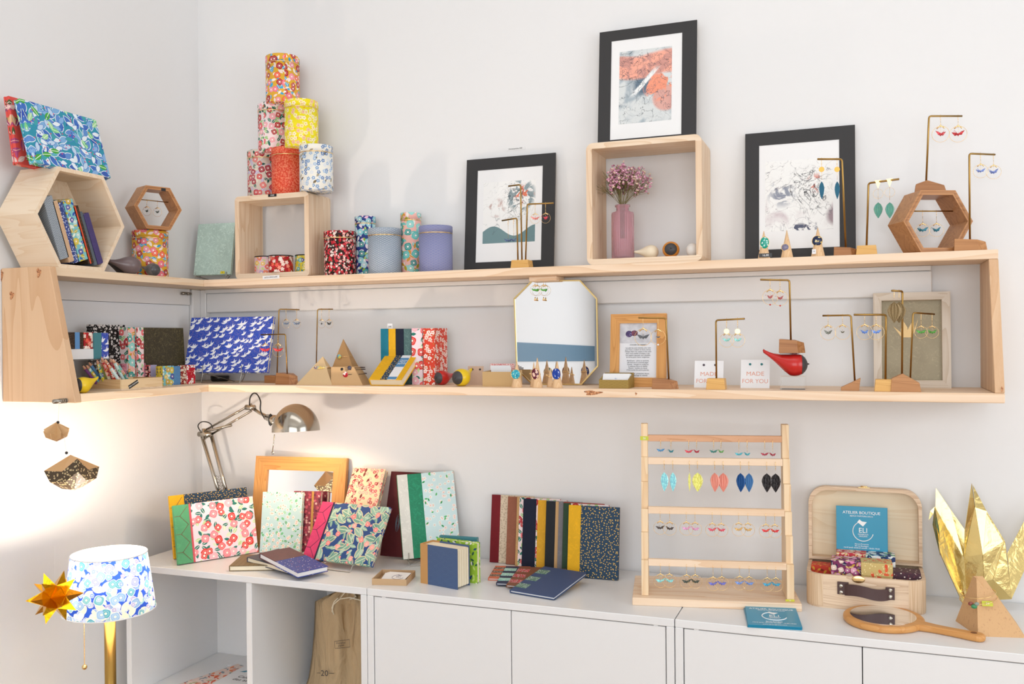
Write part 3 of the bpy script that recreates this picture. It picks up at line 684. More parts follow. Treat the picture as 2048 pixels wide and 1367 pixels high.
def cube_frame(name, label, P, w, h, d, t, mat, matz, yaw=0., r=.012):
    o = thing(name, label, 'box shelf', P, (0, 0, yaw))
    out = rounded(w, h, r, 6, w/2, h/2); inn = rounded(w-2*t, h-2*t, .0012, 6, w/2, h/2)
    m = MB(); m.prism(out, d, bev=0, holes=inn)
    for f in m.bm.faces:
        c = f.calc_center_median(); m.bm.normal_update(); f.material_index = 1 if (min(c.x, w-c.x) < t*1.3 and r < c.z < h-r) or (min(c.x, w-c.x) < t*1.3 and abs(f.normal.x) > .9) else 0
    m.obj('frame', [mat, matz], o); return o
def picture(label, P, w, h, yaw, lean, mt, artmat, border, name='framed_print', cardmat=None, th=.004, cat='art print', art=None):
    """mt = mount widths l,r,t,b ; art = rect fractions of the sheet"""
    r = thing(name, label, cat, P, (-lean, 0, yaw)); l, rr, tp, b = mt
    m = MB(); o = [(0, 0), (w, 0), (w, h), (0, h)]; i = [(l, b), (w-rr, b), (w-rr, h-tp), (l, h-tp)]
    m.prism(o, th, holes=i); m.obj('mount', cardmat or M_BLACK, r)
    m = MB(); m.box((l-.003, .0012, b-.003), (w-rr+.003, .0026, h-tp+.003)); m.obj('print_sheet', border, r)
    if artmat:
        a = art or (.1, .2, .9, .93); W, Hh = w-l-rr, h-tp-b
        m = MB(); m.box((0, 0, 0), ((a[2]-a[0])*W, .0003, (a[3]-a[1])*Hh)); q = m.obj('artwork', artmat, r, loc=(l+a[0]*W, .0009, b+a[1]*Hh))
    m = MB(); m.box((.002, th, .002), (w-.002, th+.0015, h-.002)); m.obj('backing', M_KRAFT, r)
    return r
def bird(label, P, L, yaw, body, face, pitch=0., sq=1., tail=1., facemat=None, beak=True, cat='bird figurine', group=None, tailup=.35, cutx=.55):
    """pot-bellied carved bird, length L along +x (head at +x, tail at -x), sitting on its belly"""
    t = thing('bird_figurine', label, cat, P, (0, 0, yaw), group); R = L*.34
    b = bmesh.new(); bmesh.ops.create_uvsphere(b, u_segments=28, v_segments=18, radius=1)
    for v in b.verts:
        x, y, z = v.co
        k = max(0., (-x-.30)/.70)
        if k > 0:
            f = k*k*(3-2*k); q_ = math.sqrt(max(0, y*y+z*z)); tgt = .17+.10*(1-k); g = (1-f)+f*(tgt*1.0/max(q_, .06) if q_ > tgt else 1.); y *= g; z = z*g+(k**1.5)*tailup*1.5*tail; x = x-(k**1.3)*1.25*tail
        v.co = (x*R, y*R*.95, z*R*.92*sq)
    zmin = min(v.co.z for v in b.verts)
    for v in b.verts: v.co.z -= zmin; v.co.z = max(v.co.z, R*.03)-R*.03
    m = MB(); m.add(b, smooth=True); m.obj('body', body, t)
    c0 = -zmin-R*.03
    if face:
        q = bmesh.new(); bmesh.ops.create_uvsphere(q, u_segments=28, v_segments=18, radius=1.012)
        Mr = Matrix.Rotation(PI/2, 4, 'Y')
        bmesh.ops.transform(q, matrix=Mr, verts=q.verts)
        bmesh.ops.bisect_plane(q, geom=q.verts[:]+q.edges[:]+q.faces[:], plane_co=(cutx, 0, 0), plane_no=(1, 0, 0), clear_inner=True)
        for v in q.verts: v.co = (v.co.x*R, v.co.y*R*.95, v.co.z*R*.92*sq+c0)
        m = MB(); m.add(q, smooth=True); m.obj('face', face, t)
    if beak:
        m = MB(); Mb = Matrix.Translation((R*.97, 0, c0+R*.05)) @ Matrix.Rotation(PI/2, 4, 'Y')
        m.lathe([(R*.12, 0), (R*.06, R*.1), (0, R*.2)], 10, Mb); m.obj('beak', face or body, t)
    return t
def sign(name, label, P, w, h, m_, txt=None, tm=None, ts=.004, rot=(0, 0, 0), cat='label', th=.0006):
    t = thing(name, label, cat, P, rot); m = MB(); m.box((-w/2, 0, 0), (w/2, th, h)); m.obj('card', m_, t)
    if txt: text(txt, ts, 'lettering', tm, t, (0, -.0002, h/2))
    return t
# ================= things on the upper boards =================
def PY(u, X, Z): P = Vector((X, 0, Z)); return P+Vector((0, 1, 0))*hu(P, u, (0, 1, 0))
def spinebook(label, P, t, h, depth, yaw, roll, cover, spine=None, pages=None, group=None, name='notebook', cat='notebook', strap=None, lean=0.):
    """book standing with its spine towards the viewer: origin at the lower left of the spine"""
    r = thing(name, label, cat, P, (-lean, roll, yaw), group); c = min(.0018, t*.2)
    m = MB(); m.box((0, c, 0), (c, depth, h), .0003, mi=0); m.box((t-c, c, 0), (t, depth, h), .0003, mi=0); m.box((0, 0, 0), (t, c, h), .0006, mi=1)
    m.obj('cover', [cover, spine or cover], r)
    m = MB(); m.box((c, c+.0002, .0015), (t-c, depth-.002, h-.0015)); m.obj('pages', pages or M_CREAM, r)
    if strap: m = MB(); m.box((t*.2, -.0005, 0.0), (t*.45, .0006, h)); m.obj('spine_stripe', strap, r)
    return r
def easel(label, P, w, yaw, lift=.02, back=.06, up=.05, lip=.012, lean=.3, rr=.0011, cat='easel'):
    t = thing('wire_easel', label, cat, P, (0, 0, yaw), 'wire display easels')
    m = MB(); a = w/2
    m.tube([(-a, -.004, lift+lip), (-a, -.006, lift+.001), (-a, -.005, lift-.002), (-a, -.013, rr+.002), (-a+.002, -.014, rr), (a-.002, -.014, rr), (a, -.013, rr+.002), (a, -.005, lift-.002), (a, -.006, lift+.001), (a, -.004, lift+lip)], rr, 8); m.obj('front_frame', M_WIRE, t)
    for s in (-1, 1):
        m = MB(); m.tube([(s*a, -.005, lift-.002), (s*a, .014, lift-.003), (s*a*.2, back, rr)], rr, 8); m.tube([(s*a, .014, lift-.003), (s*a*.25, .014+up*math.sin(lean)+.006, lift+up*math.cos(lean))], rr, 8); m.obj('rear_leg', M_WIRE, t)
    return t
def hexframe(name, label, P, W, d, t, yaw, mat, back=None, roll=0., inlay=None):
    """regular hexagon standing on a flat side, origin at the centre of its base on the front face"""
    o = thing(name, label, 'hexagon shelf', P, (0, roll, yaw)); R = W/2; hh = R*.8660254
    out = [(R*math.cos(math.radians(60*i)), hh+R*math.sin(math.radians(60*i))) for i in range(6)]
    Ri = R-t/.866; inn = [(Ri*math.cos(math.radians(60*i)), hh+Ri*math.sin(math.radians(60*i))) for i in range(6)]
    m = MB(); m.prism(out, d, holes=inn); m.obj('frame', mat, o)
    if back: m = MB(); m.prism(inn, -.003, M=Matrix.Translation((0, d-.0005, 0))); m.obj('back_panel', back, o)
    if inlay:
        Ra, Rb = R-t*.35, R-t*.75; k = [[(q*math.cos(math.radians(60*i)), hh+q*math.sin(math.radians(60*i))) for i in range(6)] for q in (Ra, Rb)]
        m = MB(); m.prism(k[0], -.0004, holes=k[1]); m.obj('edge_band', inlay, o)
    return o
PLY = wood('birch_ply', 'f0dcc2', 'e4c8a6', 'y', 1.5, .5, 0, .35)
PLYE = plain('ply_edge', 'efdcbc', .6)
# --- large plywood hexagon with leaning notebooks ---
P0 = Vector((.1185, -.5475, ZU))
hexframe('hexagon_shelf', 'large pale plywood hexagon box at the far left holding leaning notebooks', P0, .262, .112, .009, PI/2, PLY, PLY)
def hexbook(label, ub, t, h, roll, cover, **kw):
    p = PY(ub, .112, ZU+.0098); dx = t*math.sin(abs(roll))
    spinebook(label, p+Vector((0, 0, dx*1.0)), t, h, .085, PI/2, -roll, cover, group='notebooks leaning in the hexagon', **kw)
hexbook('navy notebook with white wave scales, leftmost in the plywood hexagon', 121, .026, .142, .33, P_SEIN)
hexbook('tan striped thin notebook beside the navy wave one in the hexagon', 139, .0145, .140, .33, P_TAN)
hexbook('blue flecked notebook between the tan and the teal floral ones in the hexagon', 150, .0125, .139, .33, P_BLUED)
hexbook('teal notebook with yellow flowers standing in the middle of the hexagon', 160, .027, .142, .33, P_MTEAL)
hexbook('dark umber notebook with an orange stripe leaning in the hexagon', 178.5, .0155, .136, .34, P_UMB, strap=plain('orange_cloth', 'd9502f'))
hexbook('thin slate grey notebook next to the purple one in the hexagon', 190, .0085, .128, .35, cloth('slate', '5f6a74'))
hexbook('purple notebook, rightmost in the plywood hexagon', 197, .0165, .122, .36, cloth('purple', '4f4478'))
# --- the two boxes leaning on the wall above it ---
ht = .262*.866+.0003
def wallalbum(label, X, uL, uR, vT, t, mat, lean, Z, group='fabric covered boxes above the hexagon'):
    p = PY(uL, X, Z); w = hu(p, uR, (0, 1, 0)); h = hv(p, vT, (-math.sin(lean), 0, math.cos(lean)))
    o = thing('covered_box', label, 'box', p, (-lean, 0, PI/2), group)
    m = MB(); m.box((0, .0002, 0), (w, t-.0052, h), .0008); m.obj('body', mat, o)
    m = MB(); m.box((-.0008, t-.005, -.0), (w+.0008, t, h+.0008), .0008); m.obj('lid', mat, o)
    return o
wallalbum('blue and green leaf-patterned flat box leaning above the large hexagon', .112, 70, 222, 196, .017, P_LEAF, .30, ZU+ht)
wallalbum('red leaf-patterned flat box half hidden behind the blue one', .062, 36, 150, 191, .015, P_LEAFR, .17, ZU+ht)
# --- grey birds ---
M_GB = plain('grey_glaze', '6b6665', .28); M_GBF = plain('dark_grey_glaze', '4b4a4c', .3); M_GBR = plain('brown_grey_glaze', '6e5f60', .28)
bird('brown-grey glazed bird with its tail to the left on the upper shelf', Vector((.110, PY(262, .110, ZU).y, ZU)), .072, -.15+PI/2-.4, M_GBR, None, beak=False, group='grey birds', tailup=.30)
bird('grey glazed bird with a round dark face beside the brown-grey one', Vector((.108, PY(306, .108, ZU).y, ZU)), .054, -.15, M_GB, M_GBF, group='grey birds')
bird('slate grey bird behind the other two by the tin', Vector((.066, PY(247, .066, ZU).y, ZU)), .062, 1.2, M_GBF, None, beak=False, group='grey birds', tailup=.55)
# --- tin with the small hexagon on it ---
tX = .046; pt = PY(301, tX, ZU)
o_, th_, tr_ = tin('ochre camellia tin under the small walnut hexagon', 301, 68, 552, 459, ZU, P_CAMYEL, Y=pt.y, yaw=.6)
zh = ZU+th_+.0005
hx = hexframe('hexagon_display', 'small walnut hexagon with earrings hanging inside, standing on a tin', Vector((PX(316, pt.y-.03, zh).x, pt.y-.028, zh)), .127, .055, .0085, 1.16, M_WALNUTL, inlay=M_WALNUT)
cx, sx_ = math.cos(.78), math.sin(.78); hp = hx.location
def hexarm(o, W, yaw, frac, y=.03): 
    R = W/2; z = R*.866+R*.34; half = (W/2-.012)*.78
    loc = Vector((frac*half, y, z)); return Matrix.Translation(o.location) @ Matrix.Rotation(yaw, 4, 'Z') @ loc, half, z
_, half, zz = hexarm(hx, .127, 1.16, 0)
m = MB(); m.tube([(-half, .03, zz), (half, .03, zz)], .0012, 8); m.obj('hanging_bar', M_BRASS, hx)
m = MB(); m.box((-.004+.012, -.0008, .125*.866-.0085), (.008+.012, .0, .125*.866-.001)); m.obj('sticker', M_BLACKP, hx)
for f_, w_, vv in ((-.42, 'left', 422), (.28, 'right', 424)):
    p, _, _ = hexarm(hx, .127, 1.16, f_); earring(p+Vector((0, 0, .0012)), w_+' one of the two dark cranes in hoops inside the small hexagon on the tin', 'hoop', '2f3f3c', vv, 9, 13, hook=.012, yaw=.3)
# --- mint notebook on its easel ---
Pm, wm = span(387, 461, -.062, ZU+.019, .12)
book('notebook', 'pale mint notebook on a small easel in the corner of the upper shelf', 'notebook', Pm, wm, lean_h(Pm, 449, .12, .18), .008, .12, .18, marble('mint_paper', 'c3ddd2', 'd3e8de', 60))
easel('low wire easel holding the pale mint notebook in the corner', Pm+Vector((wm/2*math.cos(.12), wm/2*math.sin(.12)-.001, -.019)), wm*.84, .12, .019, .05, .03, .008)
o = sign('price_sticker', 'small yellow price sticker on the lower edge of the mint notebook', PX(445, -.068, ZU+.021), .014, .007, plain('yellow_label', 'e5d83a', .5), '12', M_INK, .005)
# --- small wooden box shelf ---
BX = PX(471, -.125, ZU); bw = PX(617, -.125, 1.75).x-BX.x
cube_frame('box_shelf', 'small open pale wood box shelf under the pyramid of tins', BX, bw, .2215, .105, .0135, M_PAUL, M_PAULZ)
zb = ZU+.2217
o, hA, _ = tin('blue plum blossom tin, bottom right of the tin pyramid', 633, 66, 388, 287, zb, P_PLUMB, Y=-.106, group='tins of the pyramid', yaw=.4)
tin('orange-red tin with tiny blossoms, bottom middle of the tin pyramid', 577.5, 66, 384, 292, zb, P_PLUMR, Y=-.075, group='tins of the pyramid', yaw=1.3)
tin('grey camellia tin, bottom left of the tin pyramid', 528.5, 64, 385, 298, zb, P_CAMGRY, Y=-.046, group='tins of the pyramid', yaw=2.2)
zr = zb+hA+.002
o, hB, _ = tin('yellow plum blossom tin, right one in the middle row of the pyramid', 603.5, 66, 291, 196, zr, P_PLUMY, Y=-.090, group='tins of the pyramid', yaw=.9)
tin('pink and red camellia tin, left one in the middle row of the pyramid', 550, 65, 297, 203, zr, P_CAMRED, Y=-.058, group='tins of the pyramid', yaw=2.9)
tin('ochre and pink camellia tin on the very top of the pyramid', 566, 66, 199, 106, zr+hB+.002, P_CAMYEL, Y=-.070, group='tins of the pyramid', yaw=3.7)
def minitin(label, u, w, vt, mat, Y): return tin(label, u, w, 550, vt, ZU+.0138, mat, Y=Y, group='little spice tins in the box shelf', lid=.0, cap=M_BLACKP)[0]
for a in (('orange and lilac spice tin at the left in the box shelf', 533, 46, 511, P_MINI1, -.075), ('red blossom spice tin in the middle of the box shelf', 562, 48, 509, P_MINI2, -.098), ('yellow and teal spice tin at the right in the box shelf', 614, 46, 508, P_MINI3, -.060)):
    P = PX(a[1], a[5], ZU+.0138); k = ppm(P); r = a[2]/2/k; h = hv(Vector((P.x, P.y-r, P.z)), a[3])
    o = thing('spice_tin', a[0], 'tin', P, group='little spice tins in the box shelf')
    m = MB(); m.lathe([(r*.98, 0), (r, .001), (r, h-.003)], 36); m.obj('body', a[4], o, uv='cyl')
    m = MB(); m.lathe([(r*1.01, h-.003), (r*1.01, h-.0005), (r*.97, h)], 36); m.obj('lid', M_BLACKP, o)
sign('price_label', 'white paper label on the board edge below the spice tins', PX(542, -DU-.0008, ZU-.005)+Vector((0, 0, .0)), .052, .0095, M_PAPER, 'BOÎTE À ÉPICES 8,00€', M_INK, .0042, (0, -.03, 0))
sign('price_tag', 'tiny black price tag on the front edge of the small box shelf', PX(544.5, -.1262, zb-.0075), .026, .0072, M_BLACKP, '15,00', M_WHITE, .0055)
# --- the row of tins ---
tin('black and red cherry blossom tin, leftmost of the row on the upper shelf', 680.5, 63, 549, 460, ZU, P_CHER, Y=-.088, yaw=.5)
tin('tall slim navy camellia tin behind the grey-blue wave tin', 731.5, 41, 546, 431, ZU, P_CAMNAVY, Y=-.040, lid=.13, yaw=1)
tin('wide grey-blue wave tin between the two slim tins', 770, 66, 543, 454, ZU, P_SEIG, Y=-.092, yaw=0)
tin('tall slim teal and coral camellia tin beside the periwinkle one', 822.5, 41, 541, 424, ZU, P_CAMTEAL, Y=-.048, lid=.13, yaw=2)
tin('wide periwinkle wave tin, rightmost of the row on the upper shelf', 872, 67, 538, 449, ZU, P_SEIP, Y=-.088, yaw=0)

# --- art prints ---
def art_mat(name, kind):
    n = NT(name, .5); uv = n.uv(); base = (*H('f1f1ef'), 1)
    def lines(sc, th, seed, dist=1.5):
        v = n.noise(n.vmath('ADD', uv, (seed, seed*.7, 0)), sc, 3, dist)
        return n.math('SUBTRACT', 1, n.math('DIVIDE', n.math('ABSOLUTE', n.math('SUBTRACT', v, .5)), th), clamp=True)
    def blotch(sc, lo, hi, seed, det=4):
        v = n.noise(n.vmath('ADD', uv, (seed, -seed, 0)), sc, det, .8); return n.ramp(v, [(lo, (0, 0, 0)), (hi, (1, 1, 1))])
    x, y, _ = n.sep(uv)
    def win(v, a, b, s=60): # soft window a<v<b
        return n.math('MULTIPLY', n.math('MULTIPLY', n.math('SUBTRACT', v, a), s, clamp=True), n.math('MULTIPLY', n.math('SUBTRACT', b, v), s, clamp=True))
    def circ(cx, cy, r, soft=.012):
        d = n.vmath('LENGTH', n.vmath('SUBTRACT', uv, (cx, cy, 0))); return n.math('DIVIDE', n.math('SUBTRACT', r, d), soft, clamp=True)
    c = base
    if kind == 'A':   # red-orange band above grey washes
        c = n.mix(.75, c, H('cdd3d4')); c = n.mix(n.math('MULTIPLY', blotch(22, .45, .62, 3.), .75), c, H('8fa0ac'))
        c = n.mix(circ(.06, .09, .03), c, H('5f7486')); c = n.mix(n.math('MULTIPLY', circ(.112, .055, .034, .006), .85), c, H('dd9c8d'))
        c = n.mix(n.math('MULTIPLY', blotch(30, .5, .53, 8.), circ(.095, .085, .04)), c, H('f4997a'))
        bd = win(n.math('ADD', y, n.math('MULTIPLY', n.math('SINE', n.math('MULTIPLY', x, 40)), .005)), .108, .17, 140); c = n.mix(n.math('MULTIPLY', bd, .95), c, H('f4a890')); c = n.mix(n.math('MULTIPLY', bd, blotch(32, .47, .53, 1.)), c, H('cf9488')); c = n.mix(n.math('MULTIPLY', bd, lines(40, .02, 2.)), c, H('6a4a4c'))
        c = n.mix(n.math('MULTIPLY', win(n.math('ADD', x, n.math('MULTIPLY', y, -.9)), -.035, -.018, 300), win(y, .06, .135)), c, H('eef0f0'))
        c = n.mix(n.math('MULTIPLY', lines(18, .011, 5.), .85), c, H('37474f')); c = n.mix(n.math('MULTIPLY', lines(30, .020, 12., 2.5), circ(.06, .085, .05, .03)), c, H('46586a')); c = n.mix(n.math('MULTIPLY', lines(34, .008, 9.), n.math('MULTIPLY', blotch(12, .45, .6, 6.), .9)), c, H('2f3f4f'))
    elif kind == 'B':  # white with dark tangle, teal hill at the foot
        hill = n.math('ADD', .03, n.math('MULTIPLY', n.math('SINE', n.math('MULTIPLY', x, 55)), .013))
        c = n.mix(n.math('GREATER_THAN', hill, y), c, H('6d8c90'))
        c = n.mix(n.math('MULTIPLY', blotch(28, .5, .58, 2.), n.math('MULTIPLY', circ(.035, .09, .028), .9)), c, H('b08880'))
        c = n.mix(n.math('MULTIPLY', blotch(45, .5, .55, 4.), n.math('MULTIPLY', circ(.10, .12, .045), .9)), c, H('7a8f96'))
        c = n.mix(n.math('MULTIPLY', blotch(60, .55, .58, 7.), circ(.11, .12, .03)), c, H('e07a5c'))
        c = n.mix(n.math('MULTIPLY', lines(24, .022, 5.), circ(.09, .10, .055, .03)), c, H('22303a')); c = n.mix(n.math('MULTIPLY', lines(40, .016, 8., 2.5), circ(.09, .105, .05, .03)), c, H('2a3540')); c = n.mix(n.math('MULTIPLY', lines(14, .005, 9.), .6), c, H('55656e'))
    else:              # pale with dark tangle in the middle and mauve washes
        c = n.mix(n.math('MULTIPLY', blotch(16, .5, .68, 2.), n.math('MULTIPLY', win(y, .0, .09, 30), .6)), c, H('b59aa4'))
        c = n.mix(n.math('MULTIPLY', circ(.155, .03, .028, .01), .8), c, H('80606c')); c = n.mix(n.math('MULTIPLY', blotch(50, .5, .56, 6.), n.math('MULTIPLY', circ(.035, .085, .035, .02), .8)), c, H('5f6a86'))
        c = n.mix(n.math('MULTIPLY', blotch(60, .52, .56, 4.), n.math('MULTIPLY', win(y, -.01, .018, 150), win(x, .03, .12, 60))), c, H('4a5068'))
        c = n.mix(n.math('MULTIPLY', blotch(60, .55, .58, 7.), circ(.11, .105, .025)), c, H('d98f80'))
        c = n.mix(n.math('MULTIPLY', lines(22, .020, 5.), circ(.09, .09, .06, .02)), c, H('23262e')); c = n.mix(n.math('MULTIPLY', lines(36, .016, 8., 2.5), circ(.095, .095, .055, .03)), c, H('2e3038')); c = n.mix(n.math('MULTIPLY', lines(13, .007, 3.), .7), c, H('6a6470')); c = n.mix(n.math('MULTIPLY', lines(26, .006, 11.), .5), c, H('8a7a86'))
    return n.base(c)
M_SHEET = plain('print_paper', (.86, .86, .86), .55)
def hang(label, uL, uR, Yb, Z, vT, lean, mt, art, rect):
    P, w = span(uL, uR, Yb, Z); return picture(label, P, w, lean_h(P, vT, 0, lean), 0, lean, mt, art, M_SHEET, art=rect)
hang('abstract print with a teal hill in a black mount behind the three-armed brass stand', 928, 1107, -.036, ZU, 320, .085, (.031, .033, .030, .026), art_mat('etching_hill', 'B'), (.10, .20, .90, .86))
picf = art_mat('etching_red_band', 'A')
hang('abstract print with a red-orange band in a black mount above the large box', 1195, 1392, -.050, ZU+.2815, 65, .10, (.030, .034, .026, .021), picf, (.12, .15, .86, .88))
hang('abstract mauve and ink print in a black mount at the right behind the ring cones', 1490, 1712, -.036, ZU, 268, .085, (.031, .033, .030, .028), art_mat('etching_mauve', 'C'), (.08, .17, .92, .84))
P = atY(1031, 300, -.0008)
sign('title_label', 'tiny title label stuck to the wall above the left art print', P, .052, .0075, plain('clear_label', (.80, .80, .80), .5), 'Entremystiche 90€', M_INK, .0048, (0, 0, 0))
# --- large box shelf ---
B2 = PX(1174, -.130, ZU); b2w = PX(1405, -.130, ZU).x-B2.x
cube_frame('box_shelf', 'large open pale wood box shelf holding the pink vase', B2, b2w, .281, .128, .0135, M_PAUL, M_PAULZ, r=.016)
zi = ZU+.0137
M_GLASS = NT('rose_glass', .06, spec=.5, Transmission_Weight=.80, IOR=1.25).base((*H('f6d0d8'), 1))
pv = PX(1246, -.083, zi); kv = ppm(pv); rv = 22.5/kv; hvs = hv(Vector((pv.x, pv.y-rv, pv.z)), 407)
o = thing('glass_vase', 'ribbed pink glass bottle vase in the large box shelf', 'vase', pv)
b = bmesh.new(); seg = 180; rings = []
for r, z, rib in ((0, 0, 0), (rv*.9, 0, .0), (rv*.99, .002, .5), (rv, .006, 1), (rv, hvs*.82, 1), (rv*.97, hvs*.86, .8), (rv*.62, hvs*.885, .2), (rv*.56, hvs*.90, 0), (rv*.56, hvs*.955, 0), (rv*.68, hvs*.97, 0), (rv*.68, hvs, 0), (rv*.50, hvs, 0), (rv*.48, hvs*.9, 0), (rv*.9, hvs*.84, 0), (rv*.92, .006, 0), (0, .005, 0)):
    rings.append([b.verts.new((0, 0, z))] if r == 0 else [b.verts.new(((r-.0013*rib*(1-abs(math.cos(PI*i*30/seg))))*math.cos(2*PI*i/seg), (r-.0013*rib*(1-abs(math.cos(PI*i*30/seg))))*math.sin(2*PI*i/seg), z)) for i in range(seg)])
for a, c in zip(rings, rings[1:]):
    for i in range(seg):
        j = (i+1) % seg
        if len(a) == 1: b.faces.new((a[0], c[j], c[i]))
        elif len(c) == 1: b.faces.new((a[i], a[j], c[0]))
        else: b.faces.new((a[i], a[j], c[j], c[i]))
m = MB(); m.add(b, smooth=True); m.obj('bottle', M_GLASS, o)
# dried flowers
fl = thing('dried_flowers', 'bunch of small dried pink flowers standing in the pink vase', 'flowers', pv+Vector((0, 0, .01)))
ms, mf, mg = MB(), MB(), MB(); rnd = random.Random(4); topc = Vector((.008, 0, hvs+.052))
mats_f = [plain('dried_pink', 'd79ab4', .8), plain('dried_rose', 'b87890', .8), plain('dried_cream', 'e3cdb4', .8), plain('dried_pale_pink', 'e9bccb', .8)]
for i in range(46):
    a = rnd.uniform(0, 2*PI); el = rnd.uniform(0, 1)**.6; L = rnd.uniform(.72, 1.0)
    tip = topc+Vector((0, 0, 0))+Vector((math.cos(a)*.070*el*L, math.sin(a)*.040*el*L, (.046*(1-el*el*.9))*L+rnd.uniform(-.02, .008)-.012*el))
    base = Vector((rnd.uniform(-.006, .006), rnd.uniform(-.006, .006), hvs*.30)); neck = Vector((math.cos(a)*.006, math.sin(a)*.006, hvs-.008))
    mid = neck.lerp(tip, .55)+Vector((0, 0, .006)); ms.tube([base, neck, mid, tip], .0005, 4)
    for k in range(9):
        q = mid.lerp(tip, rnd.uniform(.2, 1.05))+Vector((rnd.uniform(-.014, .014), rnd.uniform(-.012, .012), rnd.uniform(-.009, .013)))
        ms.tube([neck.lerp(tip, rnd.uniform(.35, .75)), q], .00028, 3)
        if tip.y > .04: continue
        q.x = max(q.x, -.024)
        for c in range(3):
            s = rnd.uniform(.0012, .0030); mf.ball(q+Vector([rnd.uniform(-.003, .003) for _ in range(3)]), s, 6, 4, (1, 1, .8), mi=rnd.choice((0, 0, 1, 2, 3)))
ms.obj('stems', plain('dried_stem', '7f7448', .8), fl)
q = mf.obj('blossoms', mats_f, fl); q['kind'] = 'stuff'
# birds in the box
M_ORG = plain('orange_wood_glaze', 'd98a2b', .35); M_BF = plain('charcoal_face', '3f3d3f', .45); M_CRB = plain('cream_glaze', 'ecdcc0', .4); M_WHB = plain('white_glaze', 'eee9e2', .4)
pb = PX(1342, -.088, zi); bird('orange bird facing the room with a round charcoal face, in the large box shelf', pb, .060, -PI/2+.17, M_ORG, M_BF, cutx=.70)
pb = PX(1302, -.078, zi); bird('cream bird with its tail to the left, beside the orange bird', pb, .052, .15, M_CRB, None, beak=False, tailup=.05)
pb = PX(1385, -.085, zi); bird('small white bird at the right inside the large box shelf', pb, .044, -PI/2, M_WHB, None, beak=False, sq=1.15)
# --- triple brass stand on bamboo ---
Yt = -.105; P = PX(1044, Yt, ZU); t = thing('earring_stand', 'three-armed brass stand on a bamboo block in front of the left art print', 'earring stand', P, group='brass earring stands')
block('taper', 39/ppm(P), .034, .020).obj('base', M_BAMBOO, t, loc=(0, -.017, 0))
arms = {}
for nm, ub, ut, vt, ue, ve in (('a', 1044, 1042, 369, 1017, 372), ('b', 1051, 1055, 408, 1107, 406), ('c', 1036, 1034, 436, 1004, 441)):
    A = PX(ub, Yt, ZU+.012); T = PX(ut, Yt, ZU+.1); T = Vector((T.x, Yt, ZU+hv(Vector((T.x, Yt, ZU)), vt))); E = atY(ue, ve, Yt+(-.02 if nm == 'b' else .01))
    d = (E-T).normalized(); R = .005; up = (T-A).normalized()
    pts = [A, T-up*R]+[T-up*R*(1-s)**2+d*R*s**2 for s in (.3, .6)]+[T+d*R, E]
    m = MB(); m.tube([p_-P for p_ in pts], .0019, 10); m.obj('rod', M_BRASS, t); arms[nm] = (lambda T, D: (lambda uu: T+D*hu(T, uu, D)+Vector((0, 0, .0019))))(T, E-T)
pair(arms['b'], (1070, 1091), 'the two red cranes in hoops on the three-armed brass stand', 'hoop', ('e07a74', 'c42a45'), (437, 436), 10, 17)
pair(arms['c'], (1016, 1027), 'the two navy cranes hanging on the lowest arm of the three-armed stand', 'drop', '3a4f78', (481, 480), None, 17)
# --- ring cones ---
def cone(label, u, w, vt, Z, Y, mat=M_BEECH, vb=None, d=.5, group='wooden ring cones'):
    P = PX(u, Y, Z); k = ppm(P); r = w/2/k; h = hv(P, vt); o = thing('ring_cone', label, 'ring holder', P, group=group)
    m = MB(); m.lathe([(r, 0), (r*.97, .001), (.0006, h), (0, h)], 28); m.obj('cone', mat, o); return o, P, r, h
def ring(label, P, r, h, v, face, rx, rz, fm, du=0, group='rings on cones'):
    z = hv(P, v); rr = max(r*(1-z/h)*.97, .0022)+.0004; k = ppm(P)
    o = thing('ring', label, 'ring', P+Vector((0, 0, z)), (0, 0, 0), group)
    m = MB(); rB = .0072; m.tube([(rB*math.cos(2*PI*i/28), rB*math.sin(2*PI*i/28), 0) for i in range(28)], .0007, 6, True); o.location.y += -(rB-rr)*0
    m.obj('band', M_GOLD, o)
    m = MB(); t = bmesh.new(); bmesh.ops.create_uvsphere(t, u_segments=24, v_segments=12, radius=1); bmesh.ops.scale(t, verts=t.verts, vec=(rx/k, .0022, rz/k)); m.add(t, smooth=True); m.obj('cabochon', fm, o, loc=(du/k, -rB-.001, 0))
    m = MB(); m.tube([(du/k+rx/k*1.04*math.cos(2*PI*i/28), -rB-.0005, rz/k*1.04*math.sin(2*PI*i/28)) for i in range(28)], .0006, 6, True); m.obj('setting', M_GOLD, o)
    return o
G = dict
R1 = pat('cabochon_green', '1f9a86', [('leaf', .006, .45, ['cfeee6', 'e6f4ee', '3fb0a0'])], rough=.15); R2 = pat('cabochon_grey', '77748c', [('dot', .0012, .35, ['9a92a8', '5f5c78'])], rough=.15)
R3 = pat('cabochon_navy', '1f2a4a', [('leaf', .006, .42, ['e0c272', 'f0dca0', '1f2a4a', '1f2a4a'])], rough=.15)
for a in (('green and white oval ring on the leftmost upper cone', 1528, 25, 462, 486, R1, 8.5, 11.5, 2, 'beech ring cone behind the black price strip on the upper shelf'), ('round grey-mauve ring on the middle upper cone', 1574, 25, 460, 495, R2, 7, 6.8, -3, 'beech ring cone in the middle of the three on the upper shelf'), ('round navy and gold ring on the right upper cone', 1636, 28, 455, 482, R3, 9.6, 10, -1, 'beech ring cone nearest the walnut stand on the upper shelf')):
    o, P, r, h = cone(a[9], a[1], a[2], a[3], ZU, -.112); ring(a[0], P, r, h, a[4], None, a[6], a[7], a[5], a[8])
sign('price_strip', 'black price strip with white digits at the foot of the leftmost upper ring cone', PX(1531, -.1285, ZU+.003), .027, .0082, M_BLACKP, '16,00', M_WHITE, .0062)
